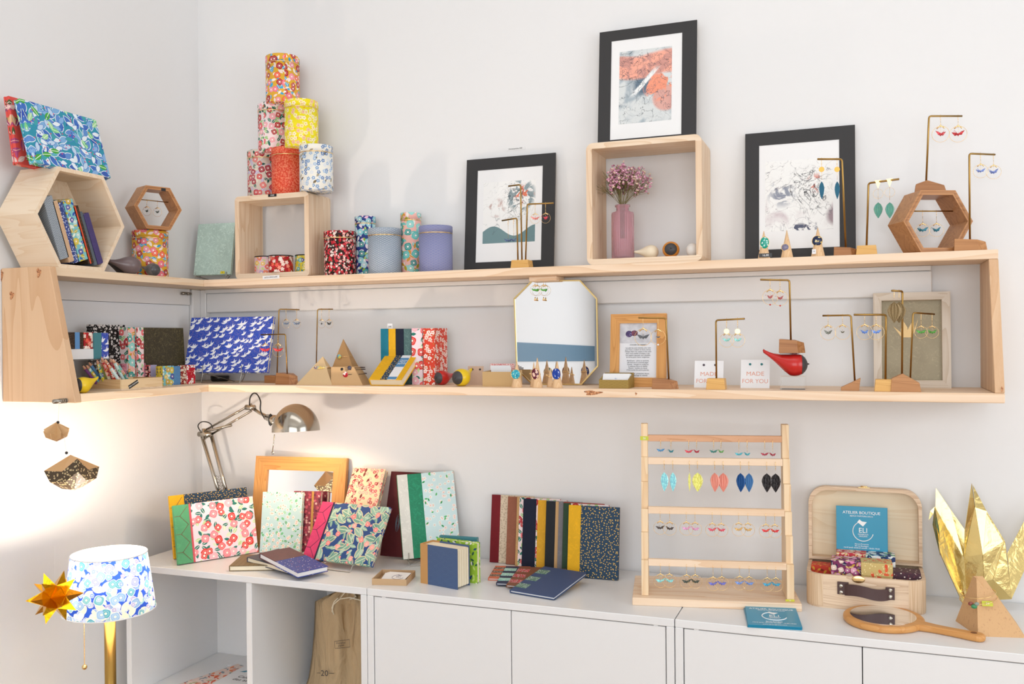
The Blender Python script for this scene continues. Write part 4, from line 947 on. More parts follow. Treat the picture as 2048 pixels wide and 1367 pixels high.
sign('price_ticket', 'tiny white ticket hanging at the right upper ring cone', PX(1628, -.1285, ZU+.006), .008, .010, M_PAPER, '12', M_INK, .004)
# --- stands on the upper shelf ---
LF = dict
s_, arm = stand('brass stand on a dark walnut foot before the right art print', 1692, -.105, ZU, 318, 1635, 318, ('skew', 46, 19), M_WALNUT, utop=1684, rod=.0021)
M_DISC = plain('hammered_brass', 'cf9f52', .35, 1.)
def discx(r_, off=0): return lambda t, k, zc, r: disc(t, 'disc', M_DISC, -.024+off, r_/k)
pair(arm, (1643, 1674), 'the two blue-green leaves below brass discs', 'leaf', '3f6f9a', (362, 362), None, 10, spot=['3fae8f', '4f4a9a'], ve=(398, 398), extra=discx(5.3))
s_, arm = stand('brass stand on a bamboo foot with triangle and leaf earrings', 1733, -.11, ZU, 366, 1798, 358, ('taper', 40, 19), M_BAMBOO, utop=1737, rod=.0021)
def trix(t, k, zc, r):
    m = MB(); m.prism([(-6/k, .001), (6/k, .001), (0, -16/k)], .0008, M=Matrix.Translation((0, -.003, 0))); m.obj('triangle', M_GOLD, t)
    inst('ring', shared(('hoop',), ring_mb, M_GOLD), t, (0, -.001, -26/k), sc=(9.5/k, 9.5/k, 9.5/k))
for u_, w_ in ((1756, 'left'), (1779, 'right')): earring(arm(u_), w_+' one of the two teal and yellow leaves below gold rings', 'leaf', '4fb8b0', 404, None, 17, spot=['e0b83a', '2f6a8a', '5fc9c0'], ve=436, extra=trix)
# --- walnut hexagon with stand on top ---
hW = .146; hyaw = .42; c_ = PX(1877, -.118, ZU)
hx = hexframe('hexagon_display', 'larger walnut hexagon frame at the right end of the upper shelf', c_, hW, .068, .0095, hyaw, M_WALNUTL, inlay=M_WALNUT)
_, half, zz = hexarm(hx, hW, hyaw, 0, .03)
m = MB(); m.tube([(-half, .03, zz), (half, .03, zz)], .0014, 8); m.obj('hanging_bar', M_BRASS, hx)
for f_, w_ in ((-.36, 'left'), (.26, 'right')):
    p, _, _ = hexarm(hx, hW, hyaw, f_); earring(p+Vector((0, 0, .0014)), w_+' one of the two teal cranes hanging inside the larger walnut hexagon', 'hoop', '2f7f96', 460, 13, 22, hook=.012)
zt = ZU+hW*.866+.0003
s_, arm = stand('tall brass stand on a walnut block on top of the larger hexagon', 1852, -.085, zt, 232, 1924, 232, ('peak', 57, 24), M_WALNUT, utop=1858, ub=1860, rod=.0020, d=.024)
pair(arm, (1881, 1916), 'the two deep red cranes in hoops above the walnut hexagon', 'hoop', 'b8262f', (268, 268), 16, 24)
s_, arm = stand('brass stand on a walnut foot at the right end of the upper shelf', 1940, -.105, ZU, 307, 1990, 309, ('skew', 62, 26), M_WALNUTL, ub=1941, rod=.0020)
pair(arm, (1961, 1987), 'the two periwinkle cranes at the right end', 'hoop', '6f86cc', (342, 344), 13.5, 22, wps=(18, 22))
# ================= things on the lower boards =================
M_YEL = plain('yellow_wood_glaze', 'e9c51c', .3); M_REDG = plain('red_wood_glaze', 'c22420', .25)
M_ACR = NT('clear_acrylic', .02, spec=.5, Transmission_Weight=.96, IOR=1.15).base((.97, .98, .98, 1))
Y0 = M_YEL
# yellow bird beside the left end panel
bird('yellow bird with its tail up beside the left end panel', Vector((.172, PY(166, .172, ZL).y, ZL)), .058, PI/2+2.9, M_YEL, M_BF, tailup=.85, tail=.7)
# tray and pencils
ty0, ty1, tx0, tx1, th = -.4955, -.361, .088, .18, .0255
t = thing('wooden_tray', 'shallow pale wooden tray with a black label holding short pencils', 'tray', (tx0, ty0, ZL)); tw, td = tx1-tx0, ty1-ty0
m = MB(); m.box((0, 0, .0002), (tw, td, .003)); m.obj('bottom', M_PAUL, t)
WT = wood('tray_wood_shaded', 'd8b384', 'bd925f', 'x', 2, .5, 0, .4); WT2 = wood('tray_wood_lit', 'ecd0a6', 'dcb888', 'y', 2, .5, 0, .4)  # same wood twice: shaded and lit faces painted into the colour
m = MB(); m.box((0, 0, .0032), (tw-.0042, .004, th)); m.obj('side', WT, t); m = MB(); m.box((0, td-.004, .0032), (tw-.0042, td, th)); m.obj('side', WT, t)
m = MB(); m.box((tw-.004, 0, .0032), (tw, td, th)); m.obj('side', WT2, t); m = MB(); m.box((0, .0042, .0032), (.004, td-.0042, th)); m.obj('side', WT2, t)
lb = thing('tray_label', 'black label strip with white letters stuck aslant on the tray', 'label', (tx1+.0003, ty0+td*.28, ZL+.0125), (0, 0, PI/2))
m = MB(); m.box((-.0165, 0, -.0045), (.0165, .0004, .0045)); c_ = m.obj('card', M_BLACKP, lb, rot=(0, -.42, 0)); text('MINI CRAYONS', .0046, 'lettering', M_WHITE, lb, (0, -.0003, 0), (PI/2, -.42, 0))
M_PWOOD = plain('pencil_wood', 'e0a888', .6); M_LEAD = plain('pencil_lead', '3a3a40', .5)
def pencil(i, u, v, ub, X, paper, desc):
    tip = PY(u, X, ZL); tip.z = ZL+hv(tip, v); b = PY(ub, X-.006, ZL+.007); b.y = max(b.y, ty0+.010); b.x = min(b.x, tx1-.012); d = (tip-b).normalized(); L = (tip-b).length
    t = thing('pencil', desc, 'pencil', b, d.to_track_quat('Z', 'Y').to_euler(), 'short pencils in the tray'); r = .0040
    m = MB(); m.lathe([(r, 0), (r, L-.013)], 6, smooth=False); m.obj('barrel', paper, t, uv='cyl')
    m = MB(); m.lathe([(r, L-.0128), (.0012, L-.0028), ], 12); m.obj('sharpened_tip', M_PWOOD, t)
    m = MB(); m.lathe([(.0012, L-.0028), (0, L)], 10); m.obj('lead', M_LEAD, t)
PP = [plain('pencil_purple', '7a3f8a', .4), P_MTEAL, plain('pencil_blue', '4f86b8', .4), P_MINI3, plain('pencil_olive', '8f9a5a', .4), P_MRED, P_REDS, P_REDM, P_MINTL, P_MINTG, P_CAMTEAL, plain('pencil_brown', '9a5f3a', .4)]
pl = [(165, 729, 199, .108, 0, 'purple pencil leaning at the far left of the tray'), (172, 728, 206, .114, 1, 'teal patterned pencil next to the purple one in the tray'), (177, 722, 211, .112, 2, 'blue pencil behind the teal patterned one in the tray'), (194, 717, 211, .128, 3, 'yellow patterned pencil standing steeply in the tray'),
      (199, 723, 219, .128, 4, 'olive green pencil between the yellow and the red ones'), (203, 712, 224, .138, 5, 'red blossom pencil with the highest tip in the tray'), (210, 716, 236, .155, 6, 'orange-red blossom pencil in the middle of the tray'), (216, 722, 230, .120, 11, 'brown pencil behind the red blossom ones'),
      (219, 714, 241, .130, 7, 'crimson pencil with white blossoms in the tray'), (216, 727, 247, .166, 8, 'pale mint pencil leaning before the crimson one'), (225, 716, 254, .160, 9, 'mint pencil with green leaves, rightmost of the pencils'), (231, 722, 262, .140, 10, 'coral and teal patterned pencil lying low at the right')]
for i, a in enumerate(pl): pencil(i, a[0], a[1], a[2], a[3], PP[a[4]], a[5])
# things leaning on the left wall: covers face the room (+x)
def wbook(label, X, uL, uR, vT, t, mat, lean=.05, Z=ZL, vB=None, **kw):
    p = PY(uL, X, Z); w = hu(p, uR, (0, 1, 0)); h = hv(p, vT, (-math.sin(lean), 0, math.cos(lean)))
    return book('notebook', label, 'notebook', p, w, h, t, PI/2, lean, mat, **kw)
wbook('black notebook with small white blossoms behind the pencils', .062, 187, 257, 649, .012, P_SAK, .06)
wbook('olive marbled landscape notebook against the left wall in the corner', .052, 289, 372, 655, .012, P_OLIVE, .05)
spinebook('cream and pink floral notebook standing spine out right of the black one', Vector((.085, PY(258, .085, ZL).y, ZL)), .0215, .150, .07, PI/2, 0, P_CAMRED, P_CAMTEAL)
spinebook('red camellia notebook standing spine out beside the olive one', Vector((.087, PY(275, .087, ZL).y, ZL)), .0235, .150, .07, PI/2, 0, P_CAMGRY, P_CAMRED)
# acrylic riser with little notebooks
zp = atX(143, 719, .12).z; yA, yB = PY(134, .12, zp).y, PY(189, .12, zp).y
t = thing('acrylic_riser', 'clear acrylic riser behind the pencils carrying three small notebooks', 'riser', (.055, yA, ZL)); hh = zp-ZL
m = MB(); m.box((0, 0, hh-.002), (.085, yB-yA+.035, hh), .0004); m.obj('top_plate', M_ACR, t)
for q in (0, yB-yA+.033): m = MB(); m.box((0, q, 0), (.085, q+.002, hh-.0022)); m.obj('side_plate', M_ACR, t)
zq = zp+.0005; zw = atX(143, 698, .13).z
t = thing('white_box', 'low white box on the acrylic riser under two small notebooks', 'box', (.092, yA+.002, zq))
m = MB(); m.box((0, 0, 0), (.036, yB-yA-.006, zw-zq), .0006); m.obj('body', M_PAPER, t)
zw += .0004
def ub(u, X, z): return PY(u, X, z).y
y1, y2, y3 = ub(134, .125, zw), ub(168, .125, zw), ub(188, .125, zw); hb = hv(Vector((.125, y1, zw)), 664)
def face(label, X, ya, yb, z, h, mat, t=.009, stripe=None):
    r = book('notebook', label, 'notebook', Vector((X, ya, z)), yb-ya-.0006, h, t, PI/2, 0, mat, ov=.0008)
    if stripe: m = MB(); W = yb-ya; m.box((W*.48, -.0006, 0), (W*.76, .0006, h)); m.obj('elastic_band', stripe, r)
face('small dark brown notebook with a blue band on the white box', .124, y1, y2, zw, hb, P_UMB, stripe=plain('blue_band', '5f95cc', .5))
face('small red and white floral notebook beside the brown one on the white box', .126, y2, y3, zw, hb, P_MINI2)
y4, y5, y6 = ub(188.5, .13, zq), ub(203, .13, zq), ub(217, .13, zq); hc = hv(Vector((.13, y4, zq)), 665)
r = book('notebook', 'small notebook half teal, half blue cranes, on the right of the riser', 'notebook', Vector((.131, y4, zq)), y6-y4, hc, .009, PI/2, 0, P_CRANE, strip=P_TEALC, sw=y5-y4, ov=.0008)
# small notebooks behind and right of the tray
def sm(label, uL, uR, vT, X, mat, t=.010, stripe=None, strip=None, sw=.01, Z=ZL):
    p = PY(uL, X, Z); w = hu(p, uR, (0, 1, 0)); h = hv(p, vT); r = book('notebook', label, 'notebook', p, w, h, t, PI/2, 0, mat, strip=strip, sw=sw, ov=.001, group='little notebooks by the tray')
    return r
sm('small dusty pink leaf notebook behind the tray', 245, 292, 727, .078, pat('paper_dusty_pink', 'b87584', [('leaf', .008, .45, ['8a4a5c', 'd09aa4', 'a05f70'])]))
sm('small lilac and black floral notebook behind the tray', 292.5, 314, 730, .080, cloth('lilac', 'c9c3e6'), strip=P_CHER, sw=.016)
sm('small teal and yellow floral notebook right of the tray', 318, 348, 732, .125, P_MTEAL, strip=pat('paper_mustard', 'b9a02c', [('leaf', .008, .4, ['3a3a5a', 'd9c24a'])]), sw=.014)
sm('small plain blue notebook between the floral and the red ones', 348.6, 361, 732, .125, cloth('blue', '5f93c4'))
sm('small red blossom notebook at the corner of the lower shelf', 362, 391, 730, .122, P_REDM, strip=pat('paper_deep_red', '8f1f22', [('blossom', .009, .42, ['e9d9c4']), ('dot', .005, .18, ['d9c08a'])]), sw=.022)
# crane album on its easel
aY, ayaw, alean = -.150, .10, .24
P, w = span(368, 534, aY, ZL+.027, ayaw); P.z = ZL+.0262
h = lean_h(P, 637, ayaw, alean)
r = book('album', 'large blue album with white flying cranes on a wire easel in the corner', 'album', P, w, h, .012, ayaw, alean, P_CRANE)
easel('wire easel under the blue crane album', Vector((P.x+w*.48*math.cos(ayaw), P.y+w*.48*math.sin(ayaw)-.0015, ZL)), .118, ayaw, .0262, .075, .06, .022, alean)
sign('price_tag', 'tiny white price tag at the foot of the blue crane album', Vector((P.x+w*.19, P.y+.0025, ZL+.030)), .016, .009, M_PAPER, '35€', M_INK, .005, (-.2, 0, ayaw))
m = MB(); m.lathe([(.020, 0), (.024, .002), (.026, .014), (.024, .016)], 32); tag(m.obj('dark_dish', M_BLACKP, loc=(PX(440, -.05, ZL).x, -.05, ZL)), 'small round black dish in the shadow behind the crane album', 'dish')
# stands of the left half
s_, arm = stand('thin brass stand rising behind the blue crane album', 554, -.100, ZL, 618, 599, 619, ('box', 26, 15), M_WALNUT, utop=558, ub=546, rod=.0017)
pair(arm, (572, 593), 'the two blue-grey cranes in hoops above the crane album', 'hoop', '5f6f86', (647, 647), 9, 14, wps=(12, 15))
s_, arm = stand('low brass stand on a walnut foot overlapping the crane album', 575, -.165, ZL, 668, 522, 669, ('skew', 47, 23), M_WALNUT, utop=571, ub=577, rod=.0017)
pair(arm, (530, 556), 'the two red cranes in hoops before the crane album', 'hoop', 'cf2a2f', (700, 700), 13, 19)
s_, arm = stand('slim brass stand rising behind the kraft pyramids', 632, -.09, ZL, 618, 666, 618, ('box', 30, 14), M_WALNUT, utop=635, rod=.0015)
pair(arm, (643, 658), 'the two black cranes in hoops above the kraft pyramids', 'hoop', '24282a', (647, 647), 8.5, 15, wps=(10, 16))
# kraft bracelet pyramids
def pyramid(label, uL, uR, v, uT, vT, Y, d, mat=M_KRAFT, top=.0, yaw=0., name='kraft_pyramid', group='kraft card pyramids for bracelets', Z=ZL):
    A = PX(uL, Y, Z); B = PX(uR, Y, Z); w = B.x-A.x; C = Vector(((A.x+B.x)/2, Y+d/2, Z)); tx = PX(uT, Y+d/2, Z+.05).x-C.x; h = hv(Vector((C.x+tx, C.y, Z)), vT)
    t = thing(name, label, 'jewellery display', C, (0, 0, yaw), group); m = MB(); b = [(-w/2, -d/2, 0), (w/2, -d/2, 0), (w/2*.85, d/2, 0), (-w/2*.85, d/2, 0)]
    k = top; ap = [(tx+x*k, y*k, h) for x, y, _ in b]
    bm = bmesh.new(); lo = [bm.verts.new(p) for p in b]
    if k: hi = [bm.verts.new(p) for p in ap]; bm.faces.new(hi)
    else: a = bm.verts.new((tx, 0, h))
    bm.faces.new(lo[::-1])
    for i in range(4):
        j = (i+1) % 4
        bm.faces.new((lo[i], lo[j], hi[j], hi[i]) if k else (lo[i], lo[j], a))
    bmesh.ops.recalc_face_normals(bm, faces=bm.faces); m.add(bm); m.obj('folded_card', mat, t); return t, C, w, d, h, tx
def bangle(label, C, z, rx, ry, mats, thick=.0008, bead=None, dx=0, tilt=0., face=None, band=None):
    o = thing('bracelet', label, 'bracelet', C+Vector((dx, 0, z)), (tilt, 0, 0), 'bracelets on kraft pyramids'); P = [(rx*math.cos(2*PI*i/36), ry*math.sin(2*PI*i/36), 0) for i in range(36)]
    m = MB(); m.tube(P, thick, 6, True); m.obj('band', mats, o)
    if face: m = MB(); b = bmesh.new(); bmesh.ops.create_uvsphere(b, u_segments=18, v_segments=10, radius=1); bmesh.ops.scale(b, verts=b.verts, vec=(face[0], .0025, face[0])); m.add(b, smooth=True); m.obj('bead', face[1], o, loc=(face[2], -math.sqrt(max(0, 1-(face[2]/rx)**2))*ry-.001, 0))
    if band:
        m = MB()
        for i in range(22, 33):
            a, c = P[i % 36], P[(i+1) % 36]; k = 1.03
            m.poly([(a[0]*k, a[1]*k, -.0025), (c[0]*k, c[1]*k, -.0025), (c[0]*k, c[1]*k, .0025), (a[0]*k, a[1]*k, .0025)])
        m.obj('paper_inlay', band, o)
    return o
MK2 = plain('brown_kraft_card', 'bf9360', .7)
t1, C1, w1, d1, h1, x1 = pyramid('pale kraft pyramid with a teal and gold bangle, leftmost', 592, 664, 770, 646, 712, -.185, .065, plain('pale_kraft', 'd8b98c', .7))
bangle('teal and gold bangle round the pale kraft pyramid', C1+Vector((x1*.62, 0, 0)), h1*.60, .0235, .0175, M_GOLD, .0012, band=P_MTEAL)
t2, C2, w2, d2, h2, x2 = pyramid('tall brown kraft pyramid standing behind the other two', 652, 716, 768, 687, 677, -.105, .060, MK2)
bangle('gold bangle with a round teal bead on the tall kraft pyramid', C2+Vector((x2*.65, 0, 0)), h2*.60, .020, .017, M_GOLD, .0007, face=(.0062, P_MTEAL, -.007))
t3, C3, w3, d3, h3, x3 = pyramid('low brown kraft block wrapped in dark cord bracelets', 662, 726, 770, 693, 733, -.180, .055, plain('tan_kraft_card', 'cfa878', .7), top=.72)
bangle('dark cord bracelet with a red and white blossom bead', C3, h3*.62, w3*.42, .0235, M_THREAD, .0008, face=(.0075, P_REDM, -.006), tilt=.05)
bangle('dark cord bracelet with a black button bead', C3, h3*.86, w3*.385, .0212, M_THREAD, .0008, face=(.0055, M_BLACKP, -.018), tilt=.03)
bangle('dark cord bracelet with a violet grey bead', C3, h3*.96, w3*.375, .0205, M_THREAD, .0008, face=(.0055, plain('violet_bead', '4a4658', .15), .004), tilt=.02)
# standing row of notebooks
zb_ = ZL
def row(label, uL, uR, vT, mat, spine=None, Y=-.115, depth=.09, **kw):
    a = PX(uL, Y, ZL); b = PX(uR, Y, ZL); return spinebook(label, a, b.x-a.x-.0004, hv(a, vT), depth, 0, kw.pop('roll', 0), mat, spine, group='notebooks standing in the lower shelf row', **kw)
row('teal notebook spine, leftmost of the upright row', 762, 777.5, 657, cloth('teal', '157a92'))
row('yellow notebook spine second in the upright row', 777.6, 792, 657, cloth('yellow', 'eeb51e'))
row('navy notebook spine between yellow and grey-green', 792.1, 808, 657, cloth('navy', '121c33'))
row('grey-green textured notebook spine in the upright row', 808.1, 823.5, 657, P_TEALC, marble('cloth_greygreen', '4f6f70', '6a8a88', 80))
row('pink and red camellia notebook spine in the upright row', 824, 846, 656, P_CAMEL, Y=-.120)
row('thick orange-red blossom notebook closing the upright row at the right', 847, 870, 656, P_REDS, Y=-.125, depth=.075)
sign('price_tag', 'white price tag standing above the teal and yellow spines', PX(780, -.110, ZL+.1375), .014, .016, M_PAPER, '29€', M_INK, .006)
# leaning yellow notebook
def band(r, w, h, t):
    m = MB(); m.box((w*.36, -.0007, .0), (w*.58, .0004, h)); m.obj('dotted_strip', P_DOTN, r)
    m = MB(); m.box((w*.56, -.0011, .0), (w*.83, .0003, h)); m.obj('paper_band', M_PAPER, r)
    for a_, b_ in ((.36, .62), (0, .07), (.96, 1)): m = MB(); m.box((w*.56, -.0014, h*a_), (w*.83, -.0010, h*b_)); m.obj('blue_print', plain('label_blue', '4a86b4', .5), r)
    text('Carnet\nPapier\nJaponais', h*.048, 'lettering', M_WHITE, r, (w*.71, -.0016, h*.50))
P, w = span(737, 803, -.198, ZL)
h = .144; ln = math.radians(56)
book('notebook', 'yellow notebook with a dotted strip and printed band leaning against the row', 'notebook', P, w, h, .019, 0, ln, cloth('yellow', 'eeb51e'), extra=band)
# birds
P = PX(884, -.120, ZL); bird('red bird with a dark round face behind the yellow one', P, .058, -1.95, M_REDG, M_BF, cutx=.62, tailup=.3)
P = PX(923, -.165, ZL); bird('yellow bird with a big dark face and its tail up', P, .068, -1.85, M_YEL, M_BF, cutx=.66, tailup=1.1, tail=.55)
# card things left of the mirror
t = sign('earring_card', 'beige earring card with two dark studs behind the kraft box', PX(950, -.10, ZL), .042, .046, plain('beige_card', 'c9ab94', .6), rot=(-.12, 0, 0), cat='card')
m = MB(); 
for q in (-.008, .012): m = MB(); m.lathe([(.0024, 0), (.0024, .0012), (0, .0018)], 14, Matrix.Translation((q, 0, .038)) @ Matrix.Rotation(PI/2, 4, 'X')); m.obj('stud', M_BLACKP, t)
sign('patterned_card', 'red dotted patterned card standing behind the white cards', PX(1003, -.085, ZL), .064, .052, pat('card_red_speckle', 'e8c9c4', [('dot', .003, .35, ['c9525a', 'd98a86'])]), rot=(-.12, 0, 0), cat='card')
for i, (dx, dh) in enumerate(((0, .046), (.003, .043), (.005, .0405))): sign('white_card', ('rearmost', 'middle', 'frontmost')[i]+' of the white cards standing in the small kraft box', PX(1000+dx*300, -.110-.006*i, ZL+.002), .052, dh, M_PAPER, rot=(-.08, 0, 0), cat='card')
def openbox(name, label, P, w, d, hf, hb, mat, t=.0012, cat='box', yaw=0.):
    o = thing(name, label, cat, P, (0, 0, yaw)); m = MB(); m.box((0, 0, 0), (w, t, hf)); m.obj('front', mat, o); m = MB(); m.box((0, d-t, 0), (w, d, hb)); m.obj('back', mat, o)
    for a in (0, w-t): m = MB(); m.prism([(0, 0), (d-2*t, 0), (d-2*t, hb), (0, hf)], t, M=Matrix(((0, 1, 0, a), (1, 0, 0, t), (0, 0, 1, 0), (0, 0, 0, 1)))); m.obj('side', mat, o)
    m = MB(); m.box((t, t, .0001), (w-t, d-t, .0012)); m.obj('bottom', mat, o); return o
P, w = span(965, 1027, -.165, ZL); openbox('kraft_box', 'small plain kraft box of white cards left of the gold mirror', P, w, .06, hv(P, 743), hv(P, 741), plain('kraft_box_card', 'cba874', .65))
# octagonal mirror
Ym, lnm = -.078, .012; A = PX(1030, Ym, ZL)
def mp(u, v):  # pixel -> local coords in the leaning plane through A
    n_ = Vector((0, math.cos(lnm), -math.sin(lnm))); d = ray(u, v); q = CAM+d*((A-CAM).dot(n_)/d.dot(n_))-A; return q.x, q.dot(Vector((0, math.sin(lnm), math.cos(lnm))))
oc = [mp(*q) for q in ((1064, 769), (1163, 769), (1196.5, 732), (1194, 596), (1160, 559), (1063, 560), (1027, 596), (1032, 738))]
zmn = min(q[1] for q in oc); oc = [(x, z-zmn) for x, z in oc]
cxm = sum(x for x, z in oc)/8; czm = sum(z for x, z in oc)/8; inn = [(cxm+(x-cxm)*.972, czm+(z-czm)*.975) for x, z in oc]
o = thing('octagonal_mirror', 'brass-edged octagonal mirror leaning in the middle of the lower shelf', 'mirror', A, (-lnm, 0, 0))
m = MB(); m.prism(oc, .006, holes=inn); m.obj('frame', plain('pale_brass', 'd9be82', .3, 1.), o)
m = MB(); m.prism(inn, .002, M=Matrix.Translation((0, .002, 0))); m.obj('mirror_glass', M_MIRROR, o)
m = MB(); m.prism(inn, .001, M=Matrix.Translation((0, .0048, 0))); m.obj('backing', M_KRAFT, o)
def tas(t, k, zc, r):
    m = MB(); m.lathe([(.0032, 0), (.0006, .009)], 10, Matrix.Translation((0, 0, zc-r-.0125))); m.obj('brass_cone', M_GOLD, t)
for u_, w_ in ((1070, 'left'), (1087, 'right')):
    p = atY(u_, 558, Ym-.003); earring(p, w_+' one of the two green cranes hanging at the top of the octagonal mirror', 'hoop', '4fa03a', 580, 10.5, 14, hook=.014, extra=tas)
# ring cones
RT = pat('cabochon_teal', '2f9fb4', [('leaf', .006, .45, ['7fcfd6', '1f6f9a', 'a9dcd0'])], rough=.12); RB = pat('cabochon_burgundy', '5f2030', [('blossom', .008, .42, ['f0cfc0'], dict(centre='e0a070', density=.6))], rough=.12); RN = pat('cabochon_blue', '1f3f9a', [('leaf', .006, .35, ['cfdcf0', '1f3f9a', '2f5fc0'])], rough=.12)
for a in (('round teal ring on the cone left of the mirror', 1034, 23, 722, 748, RT, 9.3, 9.3, 0, 'beech ring cone at the left foot of the mirror', -.185), ('burgundy oval ring with a white flower', 1075, 22, 715, 747, RB, 8, 11, -2, 'beech ring cone with a burgundy ring before the mirror', -.185), ('navy oval ring with white blades', 1115, 22, 722, 747, RN, 9, 11, 0, 'beech ring cone with a navy ring before the mirror', -.185)):
    o, P, r, h = cone(a[9], a[1], a[2], a[3], ZL, a[10]); ring(a[0], P, r, h, a[4], None, a[6], a[7], a[5], a[8])
for u_, w_, vt_, vr, lb_, lr_, du in ((1068, 16, 724, 749, 'slim second beech cone just behind the burgundy ring', 'plain gold ring by the burgundy one', -3), (1101, 15, 736, 752, 'short beech cone just left of the navy ring', 'open gold ring left of the navy one', -3)):
    o, P, r, h = cone(lb_, u_, w_, vt_, ZL, -.160)
    q = thing('ring', lr_, 'ring', P+Vector((0, 0, hv(P, vr))), (.1, .25, 0), 'rings on cones'); m = MB(); m.tube([(.0085*math.cos(2*PI*i/28)-.001, .0085*math.sin(2*PI*i/28), 0) for i in range(25)], .0011, 6); m.obj('band', M_GOLD, q); m = MB(); m.ball((-.0095, -.001, 0), .0022, 10, 8); m.obj('nugget', M_GOLD, q)
# gold wave card box
P, w = span(1198, 1257, -.190, ZL); GW = seigaiha('gold_wave_paper', '6a5228', 'c9a850', .012, 6, .4)
openbox('card_box', 'small dark box with gold wave lines holding white cards', P, w, .055, hv(P, 759), .033, GW, .002)
for i in range(3): sign('business_card', ('frontmost', 'middle', 'rearmost')[i]+' of the white cards in the gold wave box', P+Vector((w/2, .012+.008*i, .010)), w-.006, .027-.001*i, M_PAPER, 'ELI' if i == 0 else None, plain('card_blue', '7f9fc9', .5), .004, rot=(-.62, 0, 0), cat='card')
# honey frame with a printed sheet
P, w = span(1219, 1331, -.118, ZL); ln = .10; h = lean_h(P, 628, 0, ln)
r = thing('picture_frame', 'honey coloured wooden frame with a printed page about stones', 'picture frame', P, (-ln, 0, 0)); fw = .0215
for nm, pts, mt in (('bottom_rail', [(0, 0), (w, 0), (w-fw, fw), (fw, fw)], M_OAKF), ('top_rail', [(0, h), (fw, h-fw), (w-fw, h-fw), (w, h)], M_OAKF), ('side_rail', [(0, 0), (fw, fw), (fw, h-fw), (0, h)], M_OAKFZ), ('side_rail', [(w, 0), (w, h), (w-fw, h-fw), (w-fw, fw)], M_OAKFZ)):
    m = MB(); m.prism(pts, .012); m.obj(nm, mt, r)
m = MB(); m.box((fw-.001, .004, fw-.001), (w-fw+.001, .006, h-fw+.001)); m.obj('sheet', plain('sheet_paper', 'dfe0e4', .5), r)
n = NT('photo_stones', .5); v_ = n.noise(n.uv(), 60, 3); M_PHO = n.base(n.mix(n.ramp(v_, [(.35, (0, 0, 0)), (.6, (1, 1, 1))]), H('b9b9bf'), H('cdcdd2')))
m = MB(); m.box((fw, .0036, h*.60), (w-fw, .0040, h-fw)); m.obj('photograph', M_PHO, r)
m = MB(); m.ball((w*.335, .0036, h*.725), .0085, 10, 8, (1, .1, .9)); m.obj('stone_picture', marble('amethyst', '4a3a6a', '8f7fae', 120), r); m = MB(); m.ball((w*.43, .0036, h*.735), .0085, 6, 5, (1.1, .1, .8)); m.obj('stone_picture', marble('garnet', '6a3f52', 'a9607a', 120), r)
text('CHOISIR SES PIERRES', .0042, 'heading', M_INK, r, (w/2, .0038, h*.575))
body = 'Les pierres sont choisies avec soin\npour leurs couleurs et leurs vertus.\nChaque bijou est unique et fait main\ndans notre atelier boutique à Aix.\nLes papiers japonais sont plastifiés\net vernis pour durer longtemps.\n\nAméthyste : calme et sérénité,\nelle favorise le sommeil léger.\nGrenat : énergie et confiance,\nil redonne force et vitalité.\nQuartz : lumière et clarté,\nil harmonise les autres pierres.\n\nLabradorite : protection douce\nPyrite : ancrage et volonté'
text(body, .0042, 'printed_text', M_INK, r, (w/2, .0038, h*.345))
s_, arm = stand('brass stand on a walnut foot in front of the honey frame', 1338, -.178, ZL, 636, 1277, 635, ('skew', 52, 21), M_WALNUT, utop=1332, ub=1332, rod=.0019)
def pearl(t, k, zc, r): m = MB(); m.ball((0, -.001, zc-r), .0022, 10, 8); m.obj('pearl', M_PAPER, t)
earring(arm(1286), 'left earring before the honey frame, hoop with small grey flowers', 'hoop', '5a6066', 674, 17, 24, spot=['3f4450', '8a8f94'], hook=.018)
earring(arm(1316), 'right earring before the honey frame, hoop with a dark bead and pearl', 'hoop', '4a5560', 674, 15, 9, hook=.018, extra=pearl)
# MADE FOR YOU cards
M_CORAL = plain('coral_ink', 'e0a08a', .5)
for (uL, uR, vT, c_, lb_) in ((1388, 1446, 721, '4a3f4a', 'left white card with studs, partly hidden by the bamboo stand'), (1481, 1539, 719, '2f7f84', 'right white card with teal studs reading MADE FOR YOU')):
    P, w = span(uL, uR, -.120, ZL); ln = .24; h = lean_h(P, vT, 0, ln); r = thing('earring_card', lb_, 'card', P, (-ln, 0, 0), 'gift cards with studs')
    m = MB(); m.box((0, 0, 0), (w, .0007, h)); m.obj('card', M_PAPER, r); text('MADE', .0130, 'lettering', M_CORAL, r, (w/2, -.0002, h*.50), sx=1.1); text('FOR YOU', .0130, 'lettering', M_CORAL, r, (w/2, -.0002, h*.24))
    for q in (.32, .72): m = MB(); m.lathe([(.0026, 0), (.0026, .001), (0, .0018)], 14, Matrix.Translation((w*q, 0, h*.84)) @ Matrix.Rotation(PI/2, 4, 'X')); m.obj('stud', plain('stud_'+c_, c_, .3), r)
s_, arm = stand('brass stand on a bamboo foot before the left white card', 1433, -.178, ZL, 640, 1489, 637, ('taper', 38, 22), M_BAMBOO, ub=1433, rod=.0019)
def shiny(t, k, zc, r): disc(t, 'disc', M_GOLD, zc+r+.004, 5.2/k)
pair(arm, (1453, 1475), 'the two turquoise cranes below gold discs on the bamboo stand', 'hoop', '7fd0c4', (680, 680), 14, 17, hook=.018, extra=shiny)
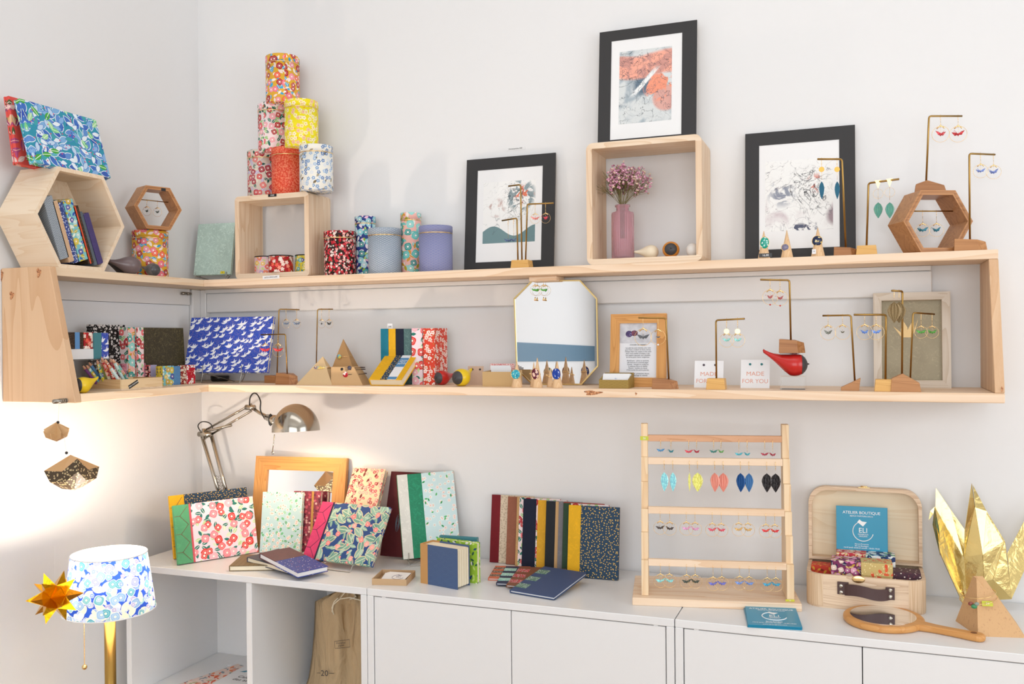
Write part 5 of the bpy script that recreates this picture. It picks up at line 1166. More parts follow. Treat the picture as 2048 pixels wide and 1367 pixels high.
# acrylic blocks with the red bird
Ya = -.165; A, w = span(1560, 1610, Ya, ZL); zt_ = ZL+hv(A, 706); zm = ZL+hv(A, 752)
t = thing('acrylic_stand', 'clear acrylic two-level block under the red bird', 'riser', (A.x, Ya, ZL)); dd = .048
m = MB(); m.box((0, 0, 0), (w, dd, zm-ZL), .0005); m.obj('lower_block', M_ACR, t)
m = MB(); m.box((0, 0, zt_-ZL-.003), (w, dd, zt_-ZL), .0004); m.obj('upper_plate', M_ACR, t)
m = MB(); m.box((0, dd-.002, zm-ZL+.0002), (w, dd, zt_-ZL-.0032)); m.obj('rear_plate', M_ACR, t)
P = PX(1589, Ya+.020, zm+.0004); bird('red bird with dark face sitting in the clear acrylic block', P, .078, .12, M_REDG, M_BF, tailup=.72, tail=1.15)
s_, arm = stand('tall brass stand on a walnut block on top of the acrylic', 1582, Ya+.016, zt_+.0004, 560, 1521, 559, ('skew', 50, 28), M_WALNUT, utop=1579, ub=1585, rod=.0020, d=.04)
def bead(t, k, zc, r): m = MB(); m.ball((0, -.001, zc-r), .0018, 10, 8); m.obj('bead', M_REDG, t)
pair(arm, (1540, 1560), 'the two crimson cranes in hoops above the red bird', 'hoop', 'b83a4a', (594, 596), 15, 19, hook=.018, spot=['b83040', 'e6c9c4'], extra=bead)
# right group of stands
s_, arm = stand('brass stand on a low walnut wedge left of the white frame', 1710, -.160, ZL, 630, 1645, 631, ('wedgeL', 34, 25), M_WALNUTL, utop=1702, ub=1700, rod=.0019)
pair(arm, (1656, 1685), 'the two grey-brown cranes in hoops left of the white frame', 'hoop', ('6a6f66', '5f5f4c'), (665, 664), 14.5, 20, wps=(21, 11), hook=.018)
s_, arm = stand('brass stand on a bamboo foot at the left edge of the white frame', 1771, -.180, ZL, 629, 1708, 629, ('taper', 42, 24), M_BAMBOO, utop=1772, ub=1771, rod=.0021)
pair(arm, (1729, 1752), 'the two cornflower blue cranes in hoops by the white frame', 'hoop', '5f86dc', (664, 664), 15, 20, hook=.018)
s_, arm = stand('tall brass stand with leaf fans before the white frame', 1804, -.180, ZL, 582, 1784, 581, ('peak', 56, 36), M_WALNUTL, utop=1805, ub=1811, rod=.0020, d=.034)
pair(arm, (1788, 1798), 'the two cream pleated leaves on the tallest stand by the white frame', 'leaf', '9a8058', (603, 603), None, 27, spot=['4a3826', 'cdbb90'], ve=(645, 645))
s_, arm = stand('brass stand with green cranes in front of the white frame', 1820, -.135, ZL, 625, 1869, 628, ('box', 24, 16), M_WALNUT, utop=1826, rod=.0018)
pair(arm, (1842, 1864), 'the two green cranes in hoops before the white frame', 'hoop', '4f9a3f', (664, 664), 12, 19, hook=.016)
# white-washed frame
P, w = span(1748, 1903, -.050, ZL); ln = .055; h = lean_h(P, 586, 0, ln); fw = .0165
WW = wood('whitewashed', 'ded3c4', 'c9b8a2', 'x', 2, .55, 0, .6); WWz = wood('whitewashed_upright', 'ded3c4', 'c9b8a2', 'z', 2, .55, 0, .6)
r = thing('picture_frame', 'whitewashed frame with a gold paper crane on sage paper at the right', 'picture frame', P, (-ln, 0, 0))
for nm, pts, mt in (('bottom_rail', [(0, 0), (w, 0), (w-fw, fw), (fw, fw)], WW), ('top_rail', [(0, h), (fw, h-fw), (w-fw, h-fw), (w, h)], WW), ('side_rail', [(0, 0), (fw, fw), (fw, h-fw), (0, h)], WWz), ('side_rail', [(w, 0), (w, h), (w-fw, h-fw), (w-fw, fw)], WWz)):
    m = MB(); m.prism(pts, .022); m.obj(nm, mt, r)
m = MB(); m.box((fw-.001, .016, fw-.001), (w-fw+.001, .018, h-fw+.001)); m.obj('sheet', marble('sage_gold_paper', 'b3a88c', 'bfb394', 60, .5, .012), r)
k = w/155; cx, cz = (1818-1748)*k, h-(672-586)*k
m = MB()
for pts in (((-30, 14), (-12, -12), (-8, -6)), ((-12, -12), (-14, 6), (-8, 24), (0, 10), (0, -12)), ((0, -12), (0, 4), (12, 28), (14, 8), (8, -12)), ((8, -12), (22, 30), (16, 4))):
    m.poly([(cx+x*k, .0155, cz+z*k) for x, z in pts])
m.obj('gold_crane', plain('gold_foil', 'c2a372', .35, .6), r)
# ================= things on the cabinets =================
def flat(label, FL, FR, depth, z, t, cover, group='notebooks lying on the cabinet', **kw):
    A, B = atZ(FL[0], FL[1], z), atZ(FR[0], FR[1], z); D = B-A
    return book(kw.pop('name', 'notebook'), label, kw.pop('cat', 'notebook'), A, D.length, depth, t, math.atan2(D.y, D.x), PI/2-kw.pop('tip', 0.0), cover, group=group, **kw)
# --- japanese stab-bound albums at the left ---
M_YTH = plain('navy_thread', '2a3350', .7); M_RTH = plain('brick_thread', '8a3f30', .7)
def redline(r, w, h, t): m = MB(); m.box((.0385, -.0006, 0), (.0435, .0004, h)); m.obj('red_cloth_line', cloth('redline', 'e0606a'), r)
deskbook('yellow and navy gold-dotted album standing behind the camellia album', (349, 1119), (505, 1094), 993, .010, P_DOTN, .22, strip=cloth('yellow', 'eeb51e'), sw=.038, thread=M_YTH, name='album', cat='album', pages=M_CREAM)
deskbook('pink camellia album with a green laced strip at the left', (357, 1131), (517, 1105), 1013, .012, P_CAMEL, .24, strip=cloth('leafgreen', '5faa78'), sw=.040, thread=M_RTH, name='album', cat='album', extra=redline)
# --- wooden mirror ---
P, w = span(498, 682, -.088, ZC, .11); ln = .17; h = lean_h(P, 911, .11, ln); fw = .037
r = thing('wooden_mirror', 'honey wood framed mirror leaning on the wall behind the notebooks', 'mirror', P, (-ln, 0, .11))
for nm, pts, mt in (('bottom_rail', [(0, 0), (w, 0), (w-fw, fw), (fw, fw)], M_OAKF), ('top_rail', [(0, h), (fw, h-fw), (w-fw, h-fw), (w, h)], M_OAKF), ('side_rail', [(0, 0), (fw, fw), (fw, h-fw), (0, h)], M_OAKFZ), ('side_rail', [(w, 0), (w, h), (w-fw, h-fw), (w-fw, fw)], M_OAKFZ)):
    m = MB(); m.prism(pts, .014); m.obj(nm, mt, r)
m = MB(); m.box((fw-.001, .006, fw-.001), (w-fw+.001, .009, h-fw+.001)); m.obj('mirror_glass', M_MIRROR, r)
# --- books in front of it ---
P, w = span(583, 638, -.098, ZC, .22)
def tanstrip(r, w, h, t): m = MB(); m.box((w*.66, -.0006, 0), (w*.74, .0004, h)); m.obj('tan_strip', cloth('tan', 'c9994f'), r)
book('notebook', 'dark plum blossom notebook with a tan strip behind the mint one', 'notebook', P, w, lean_h(P, 983, .22, .14), .016, .22, .14, P_PLUMD, extra=tanstrip)
P, w = span(519, 600, -.140, ZC, .22)
book('notebook', 'mint notebook with white blossoms before the wooden mirror', 'notebook', P, w, lean_h(P, 984.5, .22, .16), .013, .22, .16, P_MINTG, strip=None, group=None)
P, w = span(661, 728, -.150, ZC, 0); book('notebook', 'cream notebook with red plum branches leaning right of the wooden mirror', 'notebook', P, w, lean_h(P, 940, 0, .50), .015, 0, .50, P_BERRY, spine=cloth('brick', 'b04038'))
P, w = span(760, 850, -.085, ZC+.004, 0); o = book('album', 'dark maroon album standing behind the white and green one', 'album', P, w, lean_h(P, 944, 0, .30), .010, 0, .30, cloth('maroon', '5a1a20'))
m = MB()
for k in range(5): m.tube([(w*.30+.006*math.cos(a/12*2*PI)*(.4+.15*k), -.0003, .085+.02*math.sin(a/12*2*PI)*(.3+.2*k)) for a in range(12)], .0004, 4, True)
m.obj('silver_motif', plain('silver_foil', '7f8fa0', .35, .5), o)
# white and green album on its easel
P = atZ(807, 1121, ZC+.012); yw = .62; w = hu(P, 922, (math.cos(yw), math.sin(yw), 0)); h = lean_h(P, 952, yw, .27)
def wstrip(r, w, h, t): m = MB(); m.box((0, -.0005, 0), (.026, .0004, h)); m.obj('white_cloth_strip', cloth('offwhite', 'f0ede2'), r)
book('album', 'tall album in pale mint paper with white and green cloth strips', 'album', P, w, h, .013, yw, .27, P_MINTL, strip=P_GREEN, sw=.062, extra=wstrip, rollz=-.035)
easel('wire easel under the pale mint and green album', P+Vector((.055*math.cos(yw), .055*math.sin(yw), -.012)), .085, yw, .012, .075, .07, .020, .27)
# nouveau album on its easel
A, B = atZ(604, 1115, ZC+.018), atZ(743, 1132, ZC+.018); D = B-A; yw = math.atan2(D.y, D.x); ln = .58; A.z -= .009*math.sin(ln); h = lean_h(A+Vector((0, 0, .009*math.sin(ln))), 1002, yw, ln)
def nline(r, w, h, t): m = MB(); m.box((.036, -.0006, 0), (.0405, .0004, h)); m.obj('dark_cloth_line', cloth('ink', '2a2340'), r)
book('album', 'blue, sage and coral floral album with a pink laced strip on a wire easel', 'album', A, D.length, h, .009, yw, ln, P_NOUV, strip=cloth('pink', 'd9406f'), sw=.038, thread=M_YTH, extra=nline)
easel('wire easel under the pink-laced floral album', Vector(((A.x+B.x)/2+.010, (A.y+B.y)/2-.001, ZC)), .085, yw, .0165, .085, .075, .018, ln)
# lying notebooks
flat('khaki-brown ribbed notebook lying lowest at the left', (458, 1142), (551, 1140.5), .118, ZC, .0135, stripes('ribbed_khaki', '7f6c4c', '6a593c', .012, .12, 0), spine=P_KHAKI)
flat('slate grey ribbed notebook lying on the khaki one', (494, 1123), (584, 1139), .105, ZC+.0135, .0125, stripes('ribbed_slate', '565660', '43444d', .012, .12, 0), rollz=.085)
flat('plum and indigo notebook lying on top of the slate one', (519, 1116), (596, 1140), .085, ZC+.0270, .0135, P_INDIGO, strip=P_PLUM, sw=.075, pages=M_PAPER, rollz=.11)
# card tray
A, B = atZ(744, 1169, ZC), atZ(813, 1171, ZC); D = B-A; yw = math.atan2(D.y, D.x); w = D.length; d = .084
t = thing('card_tray', 'shallow kraft lid used as a tray for white cards', 'tray', A, (0, 0, yw)); MK = plain('kraft_tray_card', 'c2a078', .7)
m = MB(); m.box((0, 0, 0), (w, d, .0012)); m.obj('bottom', MK, t)
for a, b in (((0, 0, .0013), (w, .0012, .0145)), ((0, d-.0012, .0013), (w, d, .0145)), ((0, .0013, .0013), (.0012, d-.0013, .0145)), ((w-.0012, .0013, .0013), (w, d-.0013, .0145))): m = MB(); m.box(a, b); m.obj('side', MK, t)
def logo(par, s, cx, cz, mt, y=-.0003, big=True, small='GENEROUS\nORIGAMI'):
    m = MB(); pts = [(cx+s*math.cos(math.radians(a)), y, cz+s*math.sin(math.radians(a))) for a in range(118, 352, 6)]; m.tube(pts, s*.045, 5); m.obj('logo_ring', mt, par)
    m = MB(); q = [(-.62, 1.05), (-.38, 1.32), (-.1, 1.12), (.42, 1.08), (0, .62)]
    m.prism([(cx+x*s*.9, cz+(z-.12)*s*1.02) for x, z in q], .0002, M=Matrix.Translation((0, y, 0))); m.obj('logo_bird', mt, par)
    text('ELI', s*.72, 'lettering', mt, par, (cx, y, cz+s*.08)); 
    if small: text(small, s*.20, 'small_lettering', mt, par, (cx, y, cz-s*.42))
M_GREYI = plain('grey_ink', '9a96a0', .6)
for i, (dz, rt, dx) in enumerate(((.0025, -.02, 0), (.0040, .05, .001), (.0055, .12, .002))):
    c = thing('business_card', ('lowest', 'middle', 'topmost')[i]+' of the white cards lying in the kraft tray', 'card', A+Vector((math.cos(yw), math.sin(yw), 0))*(.012+dx)+Vector((-math.sin(yw), math.cos(yw), 0))*.014+Vector((0, 0, dz)), (-PI/2+.10, 0, yw-rt))
    m = MB(); m.box((0, -.0005, 0), (.055, 0, .062)); m.obj('card', M_PAPER, c)
    if i == 2: logo(c, .014, .034, .030, M_GREYI, y=-.0008, small=None)
# thick blue notebook with kraft spine and the two behind
A, B = atZ(841, 1165, ZC), atZ(915, 1179, ZC); D = B-A; yw = math.atan2(D.y, D.x); N = Vector((-math.sin(yw), math.cos(yw), 0)); w = D.length; h = hv(A, 1086)
r = book('notebook', 'thick small blue notebook with a kraft spine standing slightly open', 'notebook', A, w, h, .046, yw, 0, P_BLUEL, strip=plain('kraft_spine', 'c08f55', .7), sw=.022, pages=None, ov=.004)
m = MB()
for i in range(9): m.box((w-.0035, .004+.0045*i, .0045), (w-.0012+.001*(i % 2), .0072+.0045*i, h-.0045))
q = m.obj('page_sections', M_CREAM, r); q['kind'] = 'stuff'
B2_ = A+N*.052+Vector((.006, 0, 0)); book('notebook', 'lime green and blue floral notebook just behind the thick blue one', 'notebook', B2_, w+.002, h+.002, .014, yw+.10, 0, pat('paper_lime', '9ac23a', [('leaf', .012, .45, ['2f5a4a', 'c9dc7a', '2f4f6e', 'f0f0e0'])]), pages=M_CREAM)
B3_ = A+N*.074+Vector((-.004, .002, 0)); book('notebook', 'teal wave notebook behind the lime floral one', 'notebook', B3_, w-.012, h+.004, .010, yw+.28, 0, P_TEALC, pages=M_CREAM)
# fanned row of notebooks
fan = [('crimson notebook with a cream patterned cover, far left of the fanned row', 979, '7a1420', None, pat('paper_cream_rings', 'd9c7ae', [('dot', .006, .3, ['b8a48a'], dict(centre='d9c7ae'))]), 989, .024),
       ('terracotta brown notebook second in the fanned row', 1011.5, '9a5f48', None, plain('tan_cover', 'c9a06c', .6), 993, .024),
       ('notebook with a red floral cover edge before the terracotta one', 1030, 'c9a06c', None, P_CAMRED, 994.5, .006),
       ('navy velvet notebook in the middle left of the fanned row', 1042.7, '121b33', None, P_CAMRED, 997, .034),
       ('yellow cloth notebook in the middle of the fanned row', 1072, 'e3a92a', None, P_SEIN, 1000, .022),
       ('black cloth notebook between the yellow and the grey ones', 1088.6, '22252b', None, plain('tan_cover', 'c9a06c', .6), 1002, .024),
       ('pewter grey notebook in the fanned row', 1113.8, '7f7c80', None, cloth('brickred', 'a04038'), 1003.5, .012),
       ('dark green notebook behind the dotted one in the fanned row', 1123.4, '2f4a34', None, P_CAMRED, 1006, .018)]
nF = len(fan)
for i, (lb_, u, sc_, _, cov, vt_, sw_) in enumerate(fan):
    Yf = -.036-.0078*i; P = PX(u, Yf, ZC); hh = lean_h(P, vt_, .03, .13)
    book('notebook', lb_, 'notebook', P, .112, hh, .0068, .03, .13, cov, strip=cloth('v'+sc_, sc_), sw=sw_, ov=.0012, group='fanned row of notebooks by the wall')
P = PX(1134, -.108, ZC); w = hu(P, 1236, (math.cos(.03), math.sin(.03), 0))
book('notebook', 'navy gold-dotted notebook with a yellow strip, front of the fanned row', 'notebook', P, w, lean_h(P, 1010, .03, .13), .0085, .03, .13, P_DOTN, strip=cloth('yellow', 'eeb51e'), sw=.030, pages=plain('kraft_pages', 'd9bf98', .7), group='fanned row of notebooks by the wall')
# small stapled notebooks lying
def tabs(col): 
    def f(r, w, h, t):
        mt = pat('tab_'+col, col, [('dot', .004, .3, ['6f8f7f', 'c9d6cc'])])
        for k in (.13, .42, .71): m = MB(); m.box((.001, -.0006, h*k), (.030, .0003, h*k+h*.15)); m.obj('spine_patch', mt, r)
    return f
flat('orange and brown thin notebook lowest of the four lying in front', (976, 1160), (1050, 1162), .115, ZC, .006, plain('coral_cover', 'd9734f', .6), extra=tabs('7a4a30'), pages=M_PAPER)
flat('navy thin notebook with pale mint patches lying on the orange one', (992, 1170), (1075, 1173), .135, ZC+.003, .006, plain('navy_cover', '27324f', .6), extra=tabs('a9dcd0'), pages=M_PAPER, tip=.035)
flat('thin notebook with red floral patches and brown cover under the blue one', (1012, 1174), (1110, 1180), .130, ZC+.005, .006, plain('brown_cover', '7a4a30', .6), extra=tabs('c23a45'), pages=M_PAPER, tip=.075)
flat('blue thin notebook with three green patches, topmost and nearest the front', (1019, 1185), (1108, 1200), .152, ZC+.0008, .007, plain('denim_blue_cover', '354a72', .55), extra=tabs('5f8070'), pages=M_PAPER, tip=.13)

# ================= earring rack =================
A, B = atZ(1264.6, 1209.6, ZC), atZ(1604, 1223, ZC); D = B-A; RY = math.atan2(D.y, D.x); RW = D.length; RN = Vector((-math.sin(RY), math.cos(RY), 0)); RD = D.normalized()
rk = thing('earring_rack', 'tall pale pine rack with stepped sides and four rails of earrings', 'rack', A, (0, 0, RY))
m = MB(); m.box((0, 0, 0), (RW, .183, .016), .0012); m.obj('base_board', M_PINE, rk)
fr = [.018+.0125*i for i in range(6)]; back = fr[-1]+.022
rows_ = [1119.5, 1064, 1017, 963, 913.5, 847]
xl = hu(A+RN*fr[0]+Vector((0, 0, .1)), 1282.5, RD); xr = hu(A+RN*fr[0]+Vector((0, 0, .1)), 1588, RD); tw = .0145
zt_ = [hv(A+RN*fr[i]+RD*xl, rows_[i]) for i in range(6)]
prof = [(fr[0], .0164)]
for i in range(6):
    prof.append((fr[i], zt_[i]))
    if i < 5: prof.append((fr[i+1], zt_[i]))
prof += [(back, zt_[5]), (back, .0164)]
M_PINEU = wood('pine_upright', 'f0d6b2', 'dfb98c', 'z', 1.0, .5, 0, .5)
for nm, x0 in (('upright', xl), ('upright', xr-tw)):
    m = MB(); m.prism([(y, z) for y, z in prof], -tw, M=Matrix(((0, -1, 0, x0), (1, 0, 0, 0), (0, 0, 1, 0), (0, 0, 0, 1))), bev=.0007); m.obj(nm, M_PINEU, rk)
def railz(i, v): return hv(A+RN*fr[i]+RD*(xl+.02), v)
rails = [(5, 869.5, 882, wood('cedar_rail', 'd9a884', 'c48f68', 'x', 1.5, .5, 0, .5)), (4, 914.5, 928, M_PINE), (2, 1013, 1026.5, M_PINE), (0, 1117.5, 1131, M_PINE)]
for i, va, vb, mt in rails:
    m = MB(); m.box((xl+tw+.0003, fr[i], railz(i, vb)), (xr-tw-.0003, fr[i]+.011, railz(i, va)), .0007); m.obj('rail', mt, rk)
for nm, P_, lb_ in (('a', A+RD*xl+RN*(fr[5]-.0012)+Vector((0, 0, railz(5, 877)-.003)), 'small lime price sticker on the left end of the top rail'), ('b', A+RD*(xr-.016)+RN*(fr[0]-.004)+Vector((0, 0, .0165)), 'small lime price sticker at the foot of the right upright')):
    t = thing('price_sticker', lb_, 'label', P_, (0, 0, RY)); m = MB(); m.box((-.002, 0, 0), (.016, .0006, .0085 if nm == 'a' else .004)); m.obj('card', plain('lime_label', 'c9cc3a', .5), t); text('26', .006 if nm == 'a' else .003, 'lettering', M_WHITE, t, (.007, -.0002, .0042 if nm == 'a' else .002))
def rp_(i, u, v):
    O = A+RN*(fr[i]-.0008)+Vector((0, 0, 0)); x = hu(O+Vector((0, 0, railz(i, v))), u, RD); q = O+RD*x; q.z = A.z+hv(q, v) if False else A.z+railz(i, v)-0; 
    return q+Vector((0, 0, 0))
def zx(x): return 1240+x/3.255
def zy(y): return 820+y/3.255
GR = 'earrings on the rack'
r1 = [(264, 262, '3f7fae', None), (331, 268, '3f8fa0', ['3f6fbe', '5fae7a']), (447, 270, 'c2384a', None), (498, 270, 'c2485a', ['d96070', '9a2a3a']), (609, 270, '3f8a86', ['2f6a9a', '6faa6a']), (657, 270, '5f9a5a', None), (773, 287, '3f9fb0', None), (827, 287, '3f9fb0', None), (941, 288, '9a2f45', None), (993, 290, '9a2f45', None)]
n1 = ['blue', 'blue', 'red', 'red', 'teal-green', 'teal-green', 'turquoise', 'turquoise', 'maroon', 'maroon']
pos = ['first', 'first', 'second', 'second', 'third', 'third', 'fourth', 'fourth', 'last', 'last']
for k, (x, y, c, sp) in enumerate(r1):
    q = rp_(5, zx(x), 878); earring(q, ('left', 'right')[k % 2]+f' one of the {pos[k]} pair, {n1[k]} cranes, on the top rail of the rack', 'drop', c, zy(y), None, 18, spot=sp, group=GR, cyaw=.6*(-1)**k)
r2 = [(287, '8fd3e2', 17, None), (343, '8fd3e2', 14, None), (451, 'e3e07a', 5, None), (504, 'e3e07a', 22, ['f4f4dc', 'd9d45a']), (616, 'ef8f86', 21, ['f7ece4', 'd94f55', 'f2b06a']), (671, 'ef8f86', 21, ['f7ece4', 'd94f55', 'f2b06a']), (784, '1f4f8f', 20, ['16386a', '3f7fc0']), (839, '2f6fae', 17, ['1f4f8f', '8fc0e6']), (955, '1f1b1d', 21, None), (1012, '1f1b1d', 21, None)]
n2 = ['pale blue', 'pale blue', 'yellow', 'yellow', 'coral', 'coral', 'royal blue', 'royal blue', 'black', 'black']
for k, (x, c, wp, sp) in enumerate(r2):
    q = rp_(4, zx(x), 921); earring(q, ('left', 'right')[k % 2]+f' one of the {pos[k]} pair, {n2[k]} pleated leaves, on the second rail', 'leaf', c, zy(402+k*.9), None, wp, spot=sp, ve=zy(526+k*.9), group=GR)
r3 = [(261, 765, '3a302c'), (323, 770, '3a302c'), (431, 770, 'd98fb8'), (488, 773, 'd98fb8'), (600, 778, 'cf475c'), (658, 780, 'cf475c'), (772, 776, 'c9a060'), (832, 778, 'c9a060'), (949, 785, 'cf2a2f'), (1007, 787, 'cf2a2f')]
n3 = ['dark brown', 'dark brown', 'pink', 'pink', 'raspberry', 'raspberry', 'ochre', 'ochre', 'scarlet', 'scarlet']
for k, (x, y, c) in enumerate(r3):
    q = rp_(2, zx(x), 1022); earring(q, ('left', 'right')[k % 2]+f' one of the {pos[k]} pair, {n3[k]} cranes in hoops, on the third rail', 'hoop', c, zy(y), 13.2, 18, group=GR, cyaw=.5*(-1)**k, yaw=RY)
r4 = [(263, 1110, '7fc9d0'), (321, 1110, '7fc9d0'), (433, 1115, '2f3a30'), (489, 1115, '2f3a30'), (605, 1130, '5f62b5'), (662, 1128, '5f62b5'), (778, 1125, '6a88c8'), (840, 1128, '6a88c8'), (958, 1135, '2f93b5'), (1014, 1135, '2f93b5')]
n4 = ['pale turquoise', 'pale turquoise', 'black-green', 'black-green', 'violet', 'violet', 'soft blue', 'soft blue', 'peacock blue', 'peacock blue']
for k, (x, y, c) in enumerate(r4):
    q = rp_(0, zx(x), 1126); earring(q, ('left', 'right')[k % 2]+f' one of the {pos[k]} pair, {n4[k]} cranes in hoops, on the lowest rail', 'hoop', c, zy(y), 13.5, 19, group=GR, cyaw=.5*(-1)**k, yaw=RY)

# ================= suitcase =================
CY0, CY1 = -.168, -.012; x0 = PX(1615.5, -.10, ZC).x; x1 = PX(1852, -.135, ZC).x; w = x1-x0; d = CY1-CY0
t = thing('wooden_suitcase', 'small open pale wood suitcase with a leather handle on the right cabinet', 'suitcase', (x0, CY0, ZC)); hc = hv(Vector((x0+.035, CY0, ZC)), 1148)
M_PAU = wood('paulownia', 'e6cdb0', 'c3a080', 'x', 2.4, .5, 0, .9); M_PAUZ = wood('paulownia_post', 'e3c8a8', 'c9a882', 'z', 2.4, .5, 0, .9)
def rrect(w, d, r, k=6, ins=0.):
    q = rounded(w-2*ins, d-2*ins, max(r-ins, .002), k, w/2, d/2); return q
def vert(o_, i_, z0, z1, m):  # ring wall in plan
    t_ = bmesh.new(); n = len(o_); L = [[t_.verts.new((x, y, z)) for x, y in P_] for P_, z in ((o_, z0), (o_, z1), (i_, z1), (i_, z0))]
    for a, b in ((0, 1), (1, 2), (2, 3), (3, 0)):
        for k in range(n): j = (k+1) % n; t_.faces.new((L[a][k], L[a][j], L[b][j], L[b][k]))
    bmesh.ops.recalc_face_normals(t_, faces=t_.faces); m.add(t_)
m = MB(); vert(rrect(w, d, .034), rrect(w, d, .034, ins=.0075), .0032, hc, m); m.obj('box_wall', M_PAU, t)
for k, (a, b) in enumerate(((.004, .031), (w-.031, w-.004))):
    m = MB(); q = [p_ for p_ in rounded(w+.0008, d+.0008, .0342, 10, w/2, d/2) if p_[1] < .0345 and (p_[0] < .036 if k == 0 else p_[0] > w-.036)]
    for i in range(len(q)-1): m.poly([(q[i][0], q[i][1], .0033), (q[i+1][0], q[i+1][1], .0033), (q[i+1][0], q[i+1][1], hc-.0002), (q[i][0], q[i][1], hc-.0002)], smooth=True)
    m.obj('corner_post', M_PAUZ, t)
m = MB(); m.prism([(x, y) for x, y in rrect(w, d, .034)], -.003, M=Matrix(((1, 0, 0, 0), (0, 0, 1, 0), (0, -1, 0, 0), (0, 0, 0, 1)))); m.obj('bottom', M_PAU, t)
# lid
lh, ld = .160, .030; lid = [(x, z) for x, z in rounded(w, lh*2, .036, 8, w/2, 0) if z > -.001]
lid = [(w, 0)]+[p_ for p_ in lid if p_[1] > 0.01]+[(0, 0)]
inn = [(.007 if x < .0001 else w-.007 if x > w-.0001 else w/2+(x-w/2)*(1-.014/w), max(.006, z-.0075) if z > .001 else .006) for x, z in lid]
Lm = Matrix.Translation((0, d-.002, hc+.0006)) @ Matrix.Rotation(-.055, 4, 'X')
m = MB(); m.prism(lid, -ld, holes=inn); m.obj('lid', M_PAU, t, M=None).matrix_local = Lm
m = MB(); m.prism(lid, -.003, M=Matrix.Translation((0, 0.0032, 0))); m.obj('lid_panel', wood('poplar_ply', 'f0dfc2', 'e6cfac', 'x', 1, .5, 0, .3), t).matrix_local = Lm
m = MB(); m.box((w/2-.012, -ld-.0012, lh+.0002), (w/2+.012, -ld+.012, lh+.0018), .0005); m.tube([(w/2-.007, -ld, lh+.003), (w/2+.007, -ld, lh+.003)], .0022, 8); m.obj('lid_clasp', M_GOLD, t).matrix_local = Lm
m = MB(); 
m.lathe([(.0125, 0), (.0125, .0008), (.010, .0014), (0, .0016)], 24, Matrix.Translation((w*.445, -.0003, hc-.0045)) @ Matrix.Rotation(PI/2, 4, 'X') @ Matrix.Diagonal((1, .62, 1, 1))); m.obj('brass_catch', M_GOLD, t)
# leather handle
M_LEA = plain('dark_leather', '4a3230', .5)
xa, xb = hu(Vector((x0, CY0, ZC+.045)), 1685, (1, 0, 0)), hu(Vector((x0, CY0, ZC+.045)), 1786, (1, 0, 0)); zc_ = hv(Vector((x0+xa, CY0, ZC)), 1178)
m = MB(); n = 16; L = []
for i in range(n+1):
    s = i/n; L.append((xa+.004+(xb-xa-.004)*s, -.0018-.014*math.sin(PI*min(1, s*1.05))**.7 if 0 < s < .95 else -.0022, zc_+.003*math.sin(2*PI*s)))
hw = .0115
for a, b in zip(L, L[1:]):
    m.poly([(a[0], a[1], a[2]-hw), (b[0], b[1], b[2]-hw), (b[0], b[1], b[2]+hw), (a[0], a[1], a[2]+hw)], smooth=True)
    m.poly([(a[0], a[1]+.002, a[2]-hw), (a[0], a[1]+.002, a[2]+hw), (b[0], b[1]+.002, b[2]+hw), (b[0], b[1]+.002, b[2]-hw)], smooth=True)
    for q in (-hw, hw): m.poly([(a[0], a[1], a[2]+q), (b[0], b[1], b[2]+q), (b[0], b[1]+.002, b[2]+q), (a[0], a[1]+.002, a[2]+q)])
hd = m.obj('handle', M_LEA, t)
m = MB(); m.box((xa-.010, -.0022, zc_-.010), (xa+.012, -.0004, zc_+.016), .0004); m.obj('leather_tab', M_LEA, hd)
m = MB(); m.box((xb-.014, -.0046, zc_-.012), (xb+.003, -.0026, zc_+.013), .0004); m.obj('leather_tab', M_LEA, hd)
for x_, y_ in ((xa-.003, -.0022), (xb-.005, -.0046)):
    for q in (-.0055, .0075): m = MB(); m.ball((0, 0, 0), .0042, 14, 8, (1, .45, 1)); m.obj('rivet', M_SILVER, hd, loc=(x_, y_, zc_+q))
# little covered boxes inside
def gbox(label, u, v, wpx, Y, mat, hpx, yaw=0.):
    s = wpx/ppm(PX(u, Y, ZC+.08)); P_ = PX(u, Y, ZC+.07); zt = ZC+.0+hv(Vector((P_.x, Y, ZC)), v); o = thing('gift_box', label, 'box', (P_.x, Y, ZC+.0034), (0, 0, yaw), 'little patterned boxes in the suitcase')
    hh = zt-ZC-.0034; m = MB(); m.box((-s/2, 0, 0), (s/2, s*.75, hh*.72), .0006); m.obj('body', mat, o)
    m = MB(); m.box((-s/2-.0006, -.0006, hh*.70), (s/2+.0006, s*.75+.0006, hh), .0008); m.obj('lid', mat, o); return o
P_CF = CY0+.010
gbox('red and ochre patterned box at the left in the suitcase', 1646, 1130.5, 44, P_CF+.048, pat('paper_redochre', 'c9402f', [('leaf', .010, .5, ['d9a23a', 'e0703a', '8a2a20'])]), 20)
gbox('crimson and cream floral box at the back left in the suitcase', 1703, 1106, 56, P_CF+.078, P_MRED, 40)
gbox('violet and pink rose box at the front left in the suitcase', 1692, 1121, 56, P_CF+.022, P_VIO, 40, -.03)
gbox('navy and green floral box at the back right in the suitcase', 1761, 1111, 54, P_CF+.074, P_MBLUE, 40)
gbox('ochre box with red scrolls at the front right in the suitcase', 1754, 1126, 58, P_CF+.012, P_OCHR, 40, .04)
gbox('dark aubergine box with pale dots at the right in the suitcase', 1813, 1145, 52, P_CF+.022, P_MDARK, 20)
